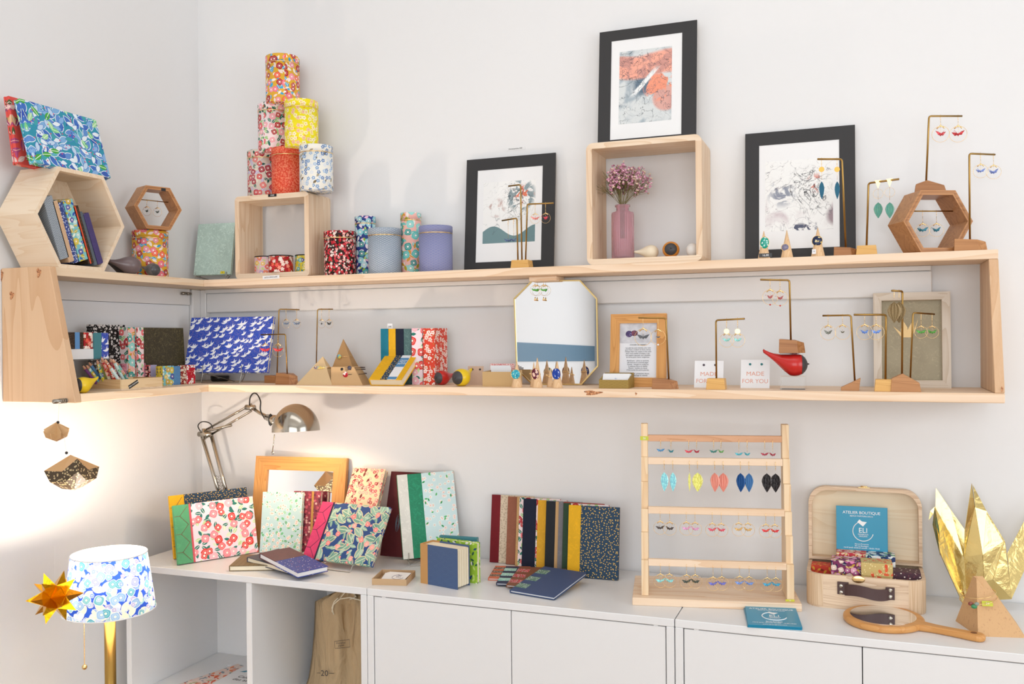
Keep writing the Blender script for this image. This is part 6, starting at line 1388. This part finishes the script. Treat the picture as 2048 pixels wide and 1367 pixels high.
# blue flyers
M_CYAN = plain('cyan_card', '1b8fb2', .3)
def flyer(label, P_, w, h, rot, n=1, t_=.0012, group='blue boutique flyers', curl=False):
    f = thing('flyer', label, 'flyer', P_, rot, group); m = MB(); m.box((0, 0, 0), (w, t_, h), .0002); m.obj('card', M_CYAN, f)
    text('ATELIER BOUTIQUE', h*.083, 'lettering', M_WHITE, f, (w/2, -.0002, h*.87)); text('BIJOUX PAPETERIE DÉCO', h*.040, 'lettering', M_WHITE, f, (w/2, -.0002, h*.80))
    logo(f, h*.20, w*.53, h*.49, M_WHITE); text('Aix-en-Provence\n20 rue Boulegon\nmardi jeudi vendredi samedi : 10h30-19h00', h*.040, 'lettering', M_WHITE, f, (w/2, -.0002, h*.185)); text('www.elioriginale.com', h*.045, 'lettering', M_WHITE, f, (w/2, -.0002, h*.06)); return f
Yf = CY1-.034; P_ = PX(1673, Yf, ZC+hc+.004); P_.z = ZC+hv(Vector((P_.x, Yf, ZC)), 1106); w_ = hu(P_, 1775, (1, 0, 0)); h_ = hv(P_, 1011)
for k in range(3): flyer(('front', 'middle', 'rear')[k]+' blue flyer standing in the open lid of the suitcase', P_+Vector((.0008*k, .0022*k, 0)), w_, h_, (-.06, 0, .02)) if k == 0 else tag(MB().box((0, 0, 0), (w_, .0016, h_)).obj('flyer', M_CYAN, loc=P_+Vector((.0006*k, .0022*k, -.0004*k)), rot=(-.06, 0, .02)), ('front', 'middle', 'rear')[k]+' blue flyer standing in the open lid of the suitcase', 'flyer', 'blue boutique flyers')
A_, B_ = atZ(1495, 1254, ZC), atZ(1604, 1260, ZC); D_ = B_-A_; yv = math.atan2(D_.y, D_.x)
for k in range(4):
    off = Vector((.001*(k % 2), .0008*k, .0013*k+.0012)); lb_ = ('lowest', 'second lowest', 'second', 'topmost')[k]+' of the blue flyers lying in front of the rack'
    if k == 3: flyer(lb_, A_+off, D_.length, .118, (-PI/2+.018, 0, yv+.01), t_=.0010)
    else: tag(MB().box((0, 0, 0), (D_.length, .0010, .118)).obj('flyer', M_CYAN, loc=A_+off, rot=(-PI/2, 0, yv+.012*k)), lb_, 'flyer', 'blue boutique flyers')
# hand mirror
c_ = atZ(1767, 1243, ZC); e_ = atZ(1960, 1281, ZC); D_ = e_-c_; L_ = D_.length+.004; yv = math.atan2(D_.y, D_.x)
pts = []; ra, rb = .0745, .078
for i in range(-32, 33): 
    a = PI-(i/32)*(PI-.20) if False else PI+(i/32)*(PI-.17); pts.append((ra*math.cos(a), rb*math.sin(a)))
hnd = [(.088, .0155), (.105, .0125), (.125, .0115), (.145, .0115), (.165, .0125), (.182, .0140)]
k_ = L_/.20
end = [(.190*k_+.0145*math.cos(math.radians(b)), .0145*math.sin(math.radians(b))) for b in range(-80, 81, 20)]
lo_side = [(x*k_, -y) for x, y in hnd]; up_side = [(x*k_, y) for x, y in hnd[::-1]]
out = sorted([], key=None) if False else None
ell = [(ra*math.cos(a), rb*math.sin(a)) for a in [math.radians(b) for b in range(12, 349, 6)]]   # counterclockwise from +x
outline = ell+lo_side+end+up_side
hm = thing('hand_mirror', 'round honey wood hand mirror lying face up before the suitcase', 'hand mirror', c_, (0, 0, yv))
def planprism(m, pts, z0, z1, bev=0.):
    m.prism([(x, y) for x, y in pts], -(z1-z0), M=Matrix(((1, 0, 0, 0), (0, 0, 1, 0), (0, -1, 0, z0), (0, 0, 0, 1))), bev=bev)
t_ = bmesh.new(); lo = [t_.verts.new((x, y, 0)) for x, y in outline]; hi = [t_.verts.new((x, y, .013)) for x, y in outline]
t_.faces.new(lo[::-1]); t_.faces.new(hi)
for i in range(len(lo)): j = (i+1) % len(lo); t_.faces.new((lo[i], lo[j], hi[j], hi[i]))
bmesh.ops.recalc_face_normals(t_, faces=t_.faces); es = [e for e in t_.edges if abs(e.verts[0].co.z-e.verts[1].co.z) < 1e-6]
bmesh.ops.bevel(t_, geom=es, offset=.0052, segments=3, affect='EDGES', profile=.5)
m = MB(); m.add(t_); m.obj('frame', wood('honey_mirror_wood', 'd39a5c', 'c28444', 'x', 1.2, .35, 0, .3), hm)
m = MB(); m.lathe([(.0605, 0), (.0605, .0006), (0, .0007)], 48, Matrix.Translation((-.001, 0, .0131)) @ Matrix.Diagonal((1, 1.05, 1, 1)), smooth=False); m.obj('mirror_glass', M_MIRROR, hm)
m = MB(); m.lathe([(.0056, 0), (.0056, .0003)], 20, Matrix.Translation((.184*k_, 0, .0131)), smooth=False); m.obj('hole_shade_disc', plain('hole_shadow_wood', '7a4a24', .7), hm)  # no hole is cut; a dark disc paints the shade inside it
# folded kraft cone with bangles
A_, B_, C_ = atZ(1911, 1241, ZC), atZ(1956, 1272, ZC), atZ(2052, 1275, ZC); Dk = Vector((A_.x+.11, A_.y+.03, ZC)); ap = Vector(((A_.x+C_.x)/2-.022, (A_.y+B_.y)/2+.012, ZC)); ap.z += hv(ap, 1153)
o = thing('kraft_cone', 'tall folded kraft card cone with gold bangles at the right edge', 'jewellery display', A_)
t_ = bmesh.new(); base = [A_, B_, C_, Dk]; lo = [t_.verts.new(p_-A_) for p_ in base]; k = .16; hi = [t_.verts.new((p_.lerp(Vector((ap.x, ap.y, ZC)), 1-k)-A_)+Vector((0, 0, ap.z-ZC-(.018 if i == 2 else 0)))) for i, p_ in enumerate(base)]
t_.faces.new(lo[::-1]); t_.faces.new(hi)
for i in range(4): j = (i+1) % 4; t_.faces.new((lo[i], lo[j], hi[j], hi[i]))
bmesh.ops.recalc_face_normals(t_, faces=t_.faces)
n = NT('speckled_kraft', .7); v_ = n.noise(n.vmath('MULTIPLY', n.obj(), (1, 1, .4)), 300, 3); M_SK = n.base(n.mix(n.ramp(v_, [(.3, (1, 1, 1)), (.42, (0, 0, 0))]), H('d3a878'), H('c2946a')))
m = MB(); m.add(t_); m.obj('folded_card', M_SK, o)
sign('price_sticker', 'lime price sticker reading 34 on the right face of the kraft cone', (C_.lerp(B_, .55)).lerp(ap, .52)+Vector((.0, -.006, 0)), .019, .0095, plain('lime_label', 'c9cc3a', .5), '34', M_WHITE, .006, (-.35, 0, .15))
for z_, rr_, lb_ in ((.068, .030, 'upper thin gold bangle round the kraft cone'), (.058, .033, 'lower gold bangle with green and brown stones on the kraft cone')):
    q = thing('bracelet', lb_, 'bracelet', Vector((ap.x+.003, ap.y-.004, ZC+z_)), (.10, -.16, 0), 'bangles on the kraft cone'); m = MB(); m.tube([(rr_*math.cos(2*PI*i/40), rr_*.95*math.sin(2*PI*i/40), 0) for i in range(40)], .0007, 6, True); m.obj('band', M_GOLD, q)
    if rr_ > .031:
        for a, c, s in ((-.012, '3f8f5f', .0055), (-.017, '8a4a40', .0048), (-.007, '8f9a90', .0045)): m = MB(); m.ball((a, -math.sqrt(rr_**2-a*a)*.95-.003, .002 if c != '3f8f5f' else -.003), s, 12, 8, (1, .6, .8)); m.obj('stone', plain('stone_'+c, c, .25), q)
# gold foil crane
M_FOIL = NT('gold_foil_sheet', .20, 1.); v_ = M_FOIL.noise(M_FOIL.obj(), 26, 4, .6); M_FOIL.bump(v_, .35, .006); M_FOIL = M_FOIL.base((*H('e3cb88'), 1))
oC = PX(1990, -.055, ZC); cr = thing('foil_crane', 'large gold foil origami crane at the right edge behind the cone', 'origami crane', oC)
def Cp(x, y, Y): return atY(1840+x/3.904, 950+y/3.904, Y)-oC
def fold(name, faces, thick=.0006):
    m = MB()
    for f in faces:
        P_ = [Cp(*q) for q in f]; m.poly(P_); nrm = (P_[1]-P_[0]).cross(P_[2]-P_[0]).normalized()*thick; m.poly([p_-nrm for p_ in P_][::-1])
    return m.obj(name, M_FOIL, cr)
fold('rear_wing', [[(125, 100, -.022), (240, 270, -.032), (345, 650, -.050), (120, 260, -.030)], [(125, 100, -.022), (352, 430, -.030), (345, 650, -.050), (240, 270, -.032)]])
fold('neck', [[(115, 245, -.085), (150, 420, -.100), (160, 630, -.098), (100, 385, -.080)], [(115, 245, -.085), (345, 660, -.062), (360, 985, -.088), (150, 590, -.104)], [(150, 590, -.104), (360, 985, -.088), (330, 998, -.096), (165, 635, -.096)]])
fold('head', [[(115, 245, -.085), (105, 300, -.090), (68, 350, -.094), (80, 280, -.092)]])
fold('front_wing', [[(405, 60, -.050), (430, 250, -.072), (490, 620, -.098), (345, 640, -.078), (350, 430, -.066)], [(345, 640, -.078), (490, 620, -.098), (500, 830, -.100), (365, 985, -.088)],
                    [(412, 75, -.050), (520, 280, -.066), (490, 620, -.098), (430, 250, -.072)], [(520, 280, -.066), (660, 510, -.075), (565, 815, -.096), (500, 830, -.100), (490, 620, -.098)]])
fold('body', [[(660, 510, -.075), (675, 620, -.060), (715, 965, -.080), (565, 815, -.096)], [(500, 830, -.100), (565, 815, -.096), (715, 965, -.080), (540, 975, -.075), (365, 985, -.088)]])
fold('tail', [[(812, 360, -.040), (680, 610, -.060), (715, 965, -.080), (860, 640, -.055)], [(960, 160, -.030), (812, 360, -.040), (860, 640, -.055), (930, 420, -.045)]])
# ================= desk lamp =================
YA = -.060
def LP(u, v, Y=YA): return atY(u, v, Y)
o0 = Vector((LP(468, 1080).x, YA, ZC)); dl = thing('desk_lamp', 'nickel articulated desk lamp reaching up to the lower shelf', 'lamp', o0)
def rel(*P_): return [p_-o0 for p_ in P_]
m = MB(); m.lathe([(.058, 0), (.058, .008), (.050, .014), (.010, .016)], 40); m.lathe([(.008, .016), (.008, .040)], 16); m.obj('base', M_SILVER, dl)
J1, J2 = LP(412, 866, -.072), LP(503, 814, -.082); foot = o0+Vector((0, 0, .045))
px = Vector((1, 0, 0))
for s in (-1, 1): m = MB(); m.tube(rel(foot+px*.011*s+Vector((0, -.002, -.01)), J1+px*.017*s), .0052, 8); m.obj('lower_arm', M_SILVER, dl)
for s, dz in ((-1, .010), (1, -.012)): m = MB(); m.tube(rel(J1+Vector((.0, 0, dz)), J2+Vector((0, 0, dz*.8))), .0032, 8); m.obj('upper_arm', M_SILVER, dl)
m = MB(); m.tube(rel(J1+Vector((-.018, -.008, -.002)), J1+Vector((.024, -.008, -.002))), .0075, 12); m.tube(rel(J1+Vector((0, -.008, .014)), J1+Vector((0, -.008, -.016))), .006, 12); m.tube(rel(J1+Vector((-.010, -.010, .004)), LP(463, 850, -.08)), .0036, 8); m.obj('joint', M_SILVER, dl)
m = MB(); m.tube(rel(J2+Vector((-.012, -.008, 0)), J2+Vector((.016, -.008, 0))), .0075, 12); m.tube(rel(J2, LP(520, 826, -.10), LP(538, 834, -.115)), .0045, 8); m.obj('joint', M_SILVER, dl)
for s in (0, 1): # tension springs in the lower arm
    m = MB(); a, b = foot+px*(.004-.008*s), J1.lerp(foot, .45)+px*(.005-.010*s); n = 90; pts = [a.lerp(b, i/n)+Vector((math.cos(i*1.1)*.0035, math.sin(i*1.1)*.0035, 0)) for i in range(n+1)]; m.tube(rel(*pts), .0006, 4); m.obj('spring', M_SILVER, dl)
def smooth(P_, n=6):
    Q = [P_[0]]+P_+[P_[-1]]; out = []
    for i in range(1, len(Q)-2):
        a, b, c, d = Q[i-1:i+3]
        for k_ in range(n): s = k_/n; out.append(.5*((2*b)+(c-a)*s+(2*a-5*b+4*c-d)*s*s+(3*b-a-3*c+d)*s**3))
    return out+[Q[-1]]
m = MB(); m.tube(smooth(rel(LP(405, 868, -.07), LP(396, 852, -.08), LP(404, 843, -.085), LP(418, 845, -.085), LP(425, 854, -.08), LP(420, 862, -.075))), .0016, 8); m.obj('cable', M_BLACKP, dl)
m = MB(); m.tube(smooth(rel(LP(499, 812, -.09), LP(500, 796, -.10), LP(506, 786.5, -.105), LP(514, 788, -.11), LP(521, 802, -.115), LP(521, 820, -.118), LP(530, 838, -.12))), .0018, 8); m.obj('cable', M_BLACKP, dl)
hc_ = LP(592, 862, -.165); R = 47.5/ppm(hc_); tilt = Matrix.Translation(hc_-o0) @ Matrix.Rotation(-.06, 4, 'Y') @ Matrix.Rotation(-.05, 4, 'X')
prof = [(R, 0)]+[(R*math.cos(math.radians(a)), R*1.16*math.sin(math.radians(a))) for a in range(6, 91, 6)]
prof[-1] = (0, R*1.16)
m = MB(); m.lathe(prof+[(0, R*1.16-.0016)]+[(r_*.985, z_-.0008) for r_, z_ in prof[::-1][1:-1]]+[(R*.985, 0), (R, 0)], 48, tilt, cap=False); m.obj('shade', M_SILVER, dl)
m = MB(); nk = LP(546, 838, -.14); m.tube(rel(LP(535, 834, -.12), nk, LP(556, 842, -.152)), [.009, .012, .016], 16); m.obj('socket_neck', M_SILVER, dl)
m = MB(); m.tube([p_ for p_ in rel(*[LP(541+2.0*math.cos(a/12*2*PI), 839+10*math.sin(a/12*2*PI), -.148) for a in range(13)])], .0035, 8); m.obj('clamp_ring', M_BLACKP, dl)
M_BULB = NT('lit_bulb', .3, Emission_Strength=5.).m; M_BULB.node_tree.nodes['Principled BSDF'].inputs['Emission Color'].default_value = (1, .72, .42, 1)
m = MB(); m.ball((0, 0, 0), .021, 20, 14); m.obj('bulb', M_BULB, dl, loc=hc_-o0+Vector((0, 0, .024)))
m = MB(); a_, b_ = LP(549, 868, -.165), LP(545, 903, -.165); m.tube(rel(a_, b_), .0012, 6); m.tube([p_+Vector((.0035*math.cos(i/12*2*PI), 0, .0035*math.sin(i/12*2*PI)-.003)) for i in range(12) for p_ in rel(b_)], .0010, 6, True); m.obj('pull_rod', M_SILVER, dl)
l = bpy.data.lights.new('desk_lamp_bulb_light', 'SPOT'); l.energy = 1.5; l.color = (1, .72, .45); l.shadow_soft_size = .02; l.spot_size = 2.75; l.spot_blend = .35
q = bpy.data.objects.new('desk_lamp_bulb_light', l); COL.objects.link(q); q.location = hc_+Vector((0, 0, -.012)); q.rotation_euler = (0, 0, 0)

# ================= floor lamp =================
YLa = -.62; cL = atY(219, 1160, YLa); print('lamp', cL, ppm(cL)); k = ppm(cL)
zb_, zt2 = atY(219, 1218, YLa).z, atY(219, 1106, YLa).z; rb_, rt_ = 86.5/k, 71/k
fl_ = thing('floor_lamp', 'brass floor lamp with a blue floral shade beside the open cabinet', 'lamp', (cL.x, YLa, 0))
m = MB(); m.lathe([(.125, 0), (.125, .012), (.11, .022), (.018, .030)], 48); m.obj('base', plain('lamp_brass', 'b08c4a', .25, 1.), fl_)
m = MB(); m.lathe([(.0118, .030), (.0118, zb_+.045)], 28); m.obj('pole', plain('lamp_brass', 'b08c4a', .25, 1.), fl_)
M_SH = P_LAMP; nt = M_SH.node_tree; bs = nt.nodes['Principled BSDF']; cs = bs.inputs['Base Color'].links[0].from_socket
tr = nt.nodes.new('ShaderNodeBsdfTranslucent'); nt.links.new(cs, tr.inputs[0]); mx = nt.nodes.new('ShaderNodeMixShader'); mx.inputs[0].default_value = .50
nt.links.new(bs.outputs[0], mx.inputs[1]); nt.links.new(tr.outputs[0], mx.inputs[2]); nt.links.new(mx.outputs[0], nt.nodes['Material Output'].inputs[0])
m = MB(); m.lathe([(rb_, zb_), (rt_, zt2)], 64, cap=False); sd = m.obj('shade', M_SH, fl_, uv='cyl', rot=None)
M_LIN = NT('shade_lining', .8); _l = M_LIN.t; M_LIN.base((.9, .9, .88, 1)); tr = _l.nodes.new('ShaderNodeBsdfTranslucent'); tr.inputs[0].default_value = (.9, .9, .88, 1); mx = _l.nodes.new('ShaderNodeMixShader'); mx.inputs[0].default_value = .30
_l.links.new(_l.nodes['Principled BSDF'].outputs[0], mx.inputs[1]); _l.links.new(tr.outputs[0], mx.inputs[2]); _l.links.new(mx.outputs[0], _l.nodes['Material Output'].inputs[0])
m = MB(); m.lathe([(rb_-.0012, zb_+.0004), (rt_-.0012, zt2-.0004)], 64, cap=False); m.obj('shade_lining', M_LIN.m, fl_)
m = MB(); m.tube([(rt_*math.cos(2*PI*i/48), rt_*math.sin(2*PI*i/48), zt2) for i in range(48)], .0014, 6, True); m.obj('shade_rim', M_WHITE, fl_)
m = MB(); m.tube([(rb_*math.cos(2*PI*i/48), rb_*math.sin(2*PI*i/48), zb_) for i in range(48)], .0014, 6, True); m.obj('shade_rim', M_WHITE, fl_)
m = MB()
for a in range(3): m.tube([(0, 0, zb_+.05), (rt_*math.cos(a*2.094), rt_*math.sin(a*2.094), zt2-.004)], .0012, 5)
m.obj('shade_carrier', M_STEEL, fl_)
m = MB(); m.ball((0, 0, zb_+.070), .022, 20, 14, (1, 1, 1.15)); m.obj('bulb', NT('lit_bulb_lamp', .3, Emission_Strength=14.).m, fl_)
MATS['lit_bulb_lamp'].node_tree.nodes['Principled BSDF'].inputs['Emission Color'].default_value = (1, .80, .58, 1)
l = bpy.data.lights.new('floor_lamp_bulb_light', 'POINT'); l.energy = 8.; l.color = (1, .84, .70); l.shadow_soft_size = .028
q = bpy.data.objects.new('floor_lamp_bulb_light', l); COL.objects.link(q); q.location = (cL.x, YLa, zb_+.105)
ch = atY(168, 1228, YLa-.02); z2 = atY(168, 1333, YLa-.02).z
m = MB(); n = 34
for i in range(n): m.ball((0, 0, (z2-ch.z)*i/n), .0015, 6, 5)
m.tube([(0, 0, 0), (0, 0, z2-ch.z)], .0004, 4); o = m.obj('pull_chain', M_GOLD, fl_, loc=ch-Vector(fl_.location)); m = MB(); m.ball((0, 0, z2-ch.z), .0058, 14, 10); m.obj('chain_ball', M_GOLD, o)

# ================= foil star =================
M_STARF = NT('amber_foil', .22, 1.); v_ = M_STARF.noise(M_STARF.obj(), 60, 3); M_STARF.bump(v_, .25, .003); M_STARF = M_STARF.base((*H('e8a91c'), 1))
YS = -.80; cs_ = atY(110, 1193, YS); Rr = 52/ppm(cs_)
st = thing('foil_star', 'spiky golden foil star hanging in front of the lampshade', 'star ornament', cs_, (.2, .3, .15))
b = bmesh.new(); bmesh.ops.create_icosphere(b, subdivisions=1, radius=Rr*.50)
fs = [f for f in b.faces]
for f in fs:
    c = f.calc_center_median(); tip = b.verts.new(c.normalized()*Rr*1.02); vs = list(f.verts)
    for i in range(3): b.faces.new((vs[i], vs[(i+1) % 3], tip))
bmesh.ops.delete(b, geom=fs, context='FACES_ONLY'); m = MB(); m.add(b); m.obj('points', M_STARF, st)
m = MB(); m.tube([(0, 0, 0), (0, 0, .10)], .00018, 3); q = m.obj('thread', M_WHITE, st); q.rotation_euler = Euler((.2, .3, .15)).to_matrix().inverted().to_euler()

# ================= paper mobile =================
YM = -YL-TP-.022; pk = atY(118, 802, YM)
mo = thing('hanging_peg', 'ribbed metal peg under the left end of the shelf carrying the mobile', 'peg', pk); Mx = Matrix.Rotation(PI/2, 4, 'X')
m = MB(); m.tube([(-.002, -.012, 0), (-.002, .030, .0005)], .0048, 16)
for i in range(4): m.tube([(-.002, .004+.005*i, .0), (-.002, .006+.005*i, .0)], .0056, 16)
m.obj('peg', M_STEEL, mo)
m = MB(); m.box((-.010, .028, -.004), (.006, .036, .0049)); m.obj('plate', M_STEEL, mo)
def poly_orn(label, u, v, rx, hz, n, mat_t, mat_b, rot, Y, bot=.45, waist=.12, thread=None):
    c = atY(u, v, Y); k = ppm(c); rx, hz = rx/k, hz/k; o = thing('paper_ornament', label, 'paper ornament', c, rot, 'folded paper ornaments of the mobile')
    mt, mb_ = MB(), MB(); T = (0, 0, hz*.5); B_ = (0, 0, -hz*.5)
    up = [(rx*(1 if i % 2 else .66)*math.cos(PI*i/n), rx*(1 if i % 2 else .66)*math.sin(PI*i/n), hz*(.10 if i % 2 else -.08)) for i in range(2*n)]
    lo = [(rx*(.84 if i % 2 else .52)*math.cos(PI*i/n), rx*(.84 if i % 2 else .52)*math.sin(PI*i/n), -hz*(.22 if i % 2 else .34)) for i in range(2*n)]
    for i in range(2*n):
        j = (i+1) % (2*n); mt.poly([T, up[i], up[j]]); mb_.poly([up[i], lo[i], lo[j], up[j]]); mb_.poly([lo[j], lo[i], B_])
    mt.obj('upper_folds', mat_t, o); mb_.obj('lower_folds', mat_b, o); return o, c, hz
M_K3 = plain('kraft_paper', 'c9a070', .65)
yb2 = YM-.006; o1, c1, h1_ = poly_orn('small faceted kraft paper ornament under the peg', 113, 863, 25, 40, 8, M_K3, M_K3, (.1, .1, 0), YM-.004)
o2, c2, h2_ = poly_orn('large kraft paper ornament with a starred dark underside', 145, 944, 51, 76, 4, M_K3, P_STAR, (-.38, -.34, .3), YM-.006)
for c_, lb_, par in ((c1, 'dark_bead', o1), (c2, 'dark_bead', o2)):
    p_ = atY(116 if par is o1 else 133, 844 if par is o1 else 905, c_.y); m = MB(); m.ball((0, 0, 0), .0032, 12, 8); q = m.obj('bead', M_BLACKP, par); q.matrix_parent_inverse = Matrix(); q.location = Euler(par.rotation_euler).to_matrix().inverted() @ (p_-c_)
for a_, b_, par, nm in ((pk-Vector((0, -.0, .005)), atY(116, 843, c1.y), o1, 'thread'), (atY(128, 872, c1.y), atY(133, 904, c2.y), o2, 'thread')):
    m = MB(); m.tube([a_-par.location, b_-par.location], .00035, 4); q = m.obj('thread', M_WHITE, par); q.rotation_euler = Euler(par.rotation_euler).to_matrix().inverted().to_euler()

# ================= inside the open cabinet =================
def lay(name, label, pts, z, t, mat, cat, group=None):
    P_ = [atZ(u, v, z+t) for u, v in pts]; o = thing(name, label, cat, Vector((P_[0].x, P_[0].y, z)), group=group); b = bmesh.new()
    hi = [b.verts.new((p_.x-P_[0].x, p_.y-P_[0].y, t)) for p_ in P_]; lo = [b.verts.new((p_.x-P_[0].x, p_.y-P_[0].y, 0)) for p_ in P_]
    b.faces.new(hi); b.faces.new(lo[::-1])
    for i in range(len(hi)): j = (i+1) % len(hi); b.faces.new((lo[i], lo[j], hi[j], hi[i]))
    bmesh.ops.recalc_face_normals(b, faces=b.faces); m = MB(); m.add(b); m.obj('cover', mat, o); return o
def rectz(a, b, d): # third and fourth corner from an edge a-b (pixels on z) and a depth
    pass
zf = ZF+.0004
def sheet(label, FL, FR, depth, z, t, mat, name='booklet', lift=0.):
    A_, B_ = atZ(FL[0], FL[1], z), atZ(FR[0], FR[1], z); D_ = B_-A_; yv = math.atan2(D_.y, D_.x); o = thing(name, label, 'booklet', A_, (0, 0, yv), 'booklets in the open cabinet'); m = MB(); m.box((0, 0, 0), (D_.length, depth, t), .0003); m.obj('cover', mat, o); return o
sheet('orange and grey patterned booklet lying at the left in the open cabinet', (352, 1372), (404, 1392), .19, zf, .004, P_ATLAS)
o = sheet('white brochure with blue corners lying over the patterned booklet', (395, 1385), (492, 1400), .20, zf+.0045, .004, M_PAPER)
m = MB(); m.poly([(.015, .150, .0042), (.030, .150, .0042), (.048, .172, .0042), (.038, .172, .0042)]); m.obj('blue_print', plain('brochure_blue', '1f7f9a', .5), o); m = MB(); m.poly([(.075, .150, .0042), (.125, .150, .0042), (.125, .182, .0042)]); m.obj('blue_print', plain('brochure_blue', '1f7f9a', .5), o)
text('Calendrier\ndes ateliers', .019, 'lettering', M_INK, o, (.075, .110, .0042), (0, 0, .0), sx=1.0)
sheet('second plain white brochure lying towards the back of the cabinet', (455, 1331), (520, 1342), .085, zf, .003, M_PAPER)
# cotton bag
M_COT = NT('cotton_canvas', .85); v_ = M_COT.noise(M_COT.obj(), 900, 2); w2 = M_COT.noise(M_COT.vmath('MULTIPLY', M_COT.obj(), (1, 1, .35)), 22, 3, .8); M_COT.bump(w2, 1., .02); M_COT = M_COT.base(M_COT.mix(v_, H('b89c76'), H('c9ae88')))
YB = -.15
bg = thing('cotton_bag', 'upright beige cotton drawstring bag with black print in the open cabinet', 'bag', atY(665, 1370, YB)); oB = bg.location.copy()
L_ = [(600, 1420), (606, 1385), (617, 1355), (624, 1310), (628, 1260), (630, 1202)]; Rr_ = [(738, 1420), (738, 1385), (738, 1355), (738, 1310), (738, 1260), (738, 1215)]
b = bmesh.new(); grid = []
nx = 28; rowsB = []
for i in range(len(L_)-1):
    for s in range(4): rowsB.append((i+s/4))
rowsB.append(len(L_)-1)
for rr in rowsB:
    i = min(int(rr), len(L_)-2); s = rr-i; l_ = Vector(L_[i]).lerp(Vector(L_[i+1]), s); r_ = Vector(Rr_[i]).lerp(Vector(Rr_[i+1]), s); T_ = rr/(len(L_)-1); rw = []
    for k_ in range(nx+1):
        f_ = k_/nx; u_ = l_.x+(r_.x-l_.x)*f_; v_2 = l_.y+(r_.y-l_.y)*f_
        fold_ = .012*math.sin(f_*9+T_*2.5)*(.25+T_)+.007*math.sin(f_*19+3*T_)*T_+.004*math.sin(f_*5-T_*7)
        dep = YB-.030*math.sin(PI*f_)**.5*(1-.3*T_)+fold_
        rw.append(b.verts.new(atY(u_, v_2, dep)-oB))
    grid.append(rw)
# gathered neck
for jn, (sc_, vv) in enumerate(((.62, 1188), (.30, 1181), (.22, 1177), (.42, 1171), (.46, 1168))):
    rw = []
    for k_ in range(nx+1):
        f_ = k_/nx; u_ = 692+(f_-.5)*108*sc_; rw.append(b.verts.new(atY(u_, vv+3*math.sin(f_*30), YB-.022*math.sin(PI*f_)+.004*math.sin(f_*40+jn))-oB))
    grid.append(rw)
for g0, g1 in zip(grid, grid[1:]):
    for k_ in range(nx): b.faces.new((g0[k_], g0[k_+1], g1[k_+1], g1[k_]))
# back sheet gives the bag its volume
gb = [[b.verts.new((v.co.x, v.co.y+.050*math.sin(PI*k_/nx)**.5+.0005, v.co.z)) if 0 < k_ < nx else v for k_, v in enumerate(g)] for g in grid]
for g0, g1 in zip(gb, gb[1:]):
    for k_ in range(nx): b.faces.new((g0[k_+1], g0[k_], g1[k_], g1[k_+1]))
for v in b.verts: v.co.x = min(v.co.x, .7215-oB.x-.002*abs(math.sin(v.co.z*90))); v.co.z = max(v.co.z, ZF+.0006-oB.z)
bmesh.ops.recalc_face_normals(b, faces=b.faces); m = MB(); m.add(b, smooth=True); m.obj('cloth', M_COT, bg)
m = MB(); cdp = [(676, 1195), (668, 1203), (664, 1215), (667, 1228), (664, 1222), (667, 1208), (680, 1197), (700, 1194), (722, 1200)]
m.tube([atY(u, v, YB-.036)-oB for u, v in cdp], .0016, 7); m.tube([atY(u, v, YB-.032)-oB for u, v in ((680, 1196), (690, 1184), (705, 1184), (712, 1192), (700, 1198))], .0016, 7); m.obj('drawstring', M_CREAM, bg)
text('20', .020, 'printed_number', M_INK, bg, atY(649, 1346, YB-.043)-oB, (PI/2, 0, .25))
for a_, b_ in (((634, 1345), (641, 1345)), ((658, 1345.5), (668, 1346))): m = MB(); m.tube([atY(*a_, YB-.042)-oB, atY(*b_, YB-.043)-oB], .0006, 5); m.obj('printed_dash', M_INK, bg)
m = MB(); m.tube([atY(u, v, YB-.045)-oB for u, v in ((669, 1282), (699, 1278), (700, 1293), (670, 1296))], .0005, 5, True); m.obj('stamp_frame', M_INK, bg)
text('Provence\npapier', .0062, 'stamp_lettering', M_INK, bg, atY(682, 1287.5, YB-.046)-oB, (PI/2, -.12, .25))
sheet('small lilac printed card leaning at the foot of the cotton bag', (688, 1372), (725, 1378), .05, zf, .003, plain('lilac_card', 'b9aab4', .6), name='card')
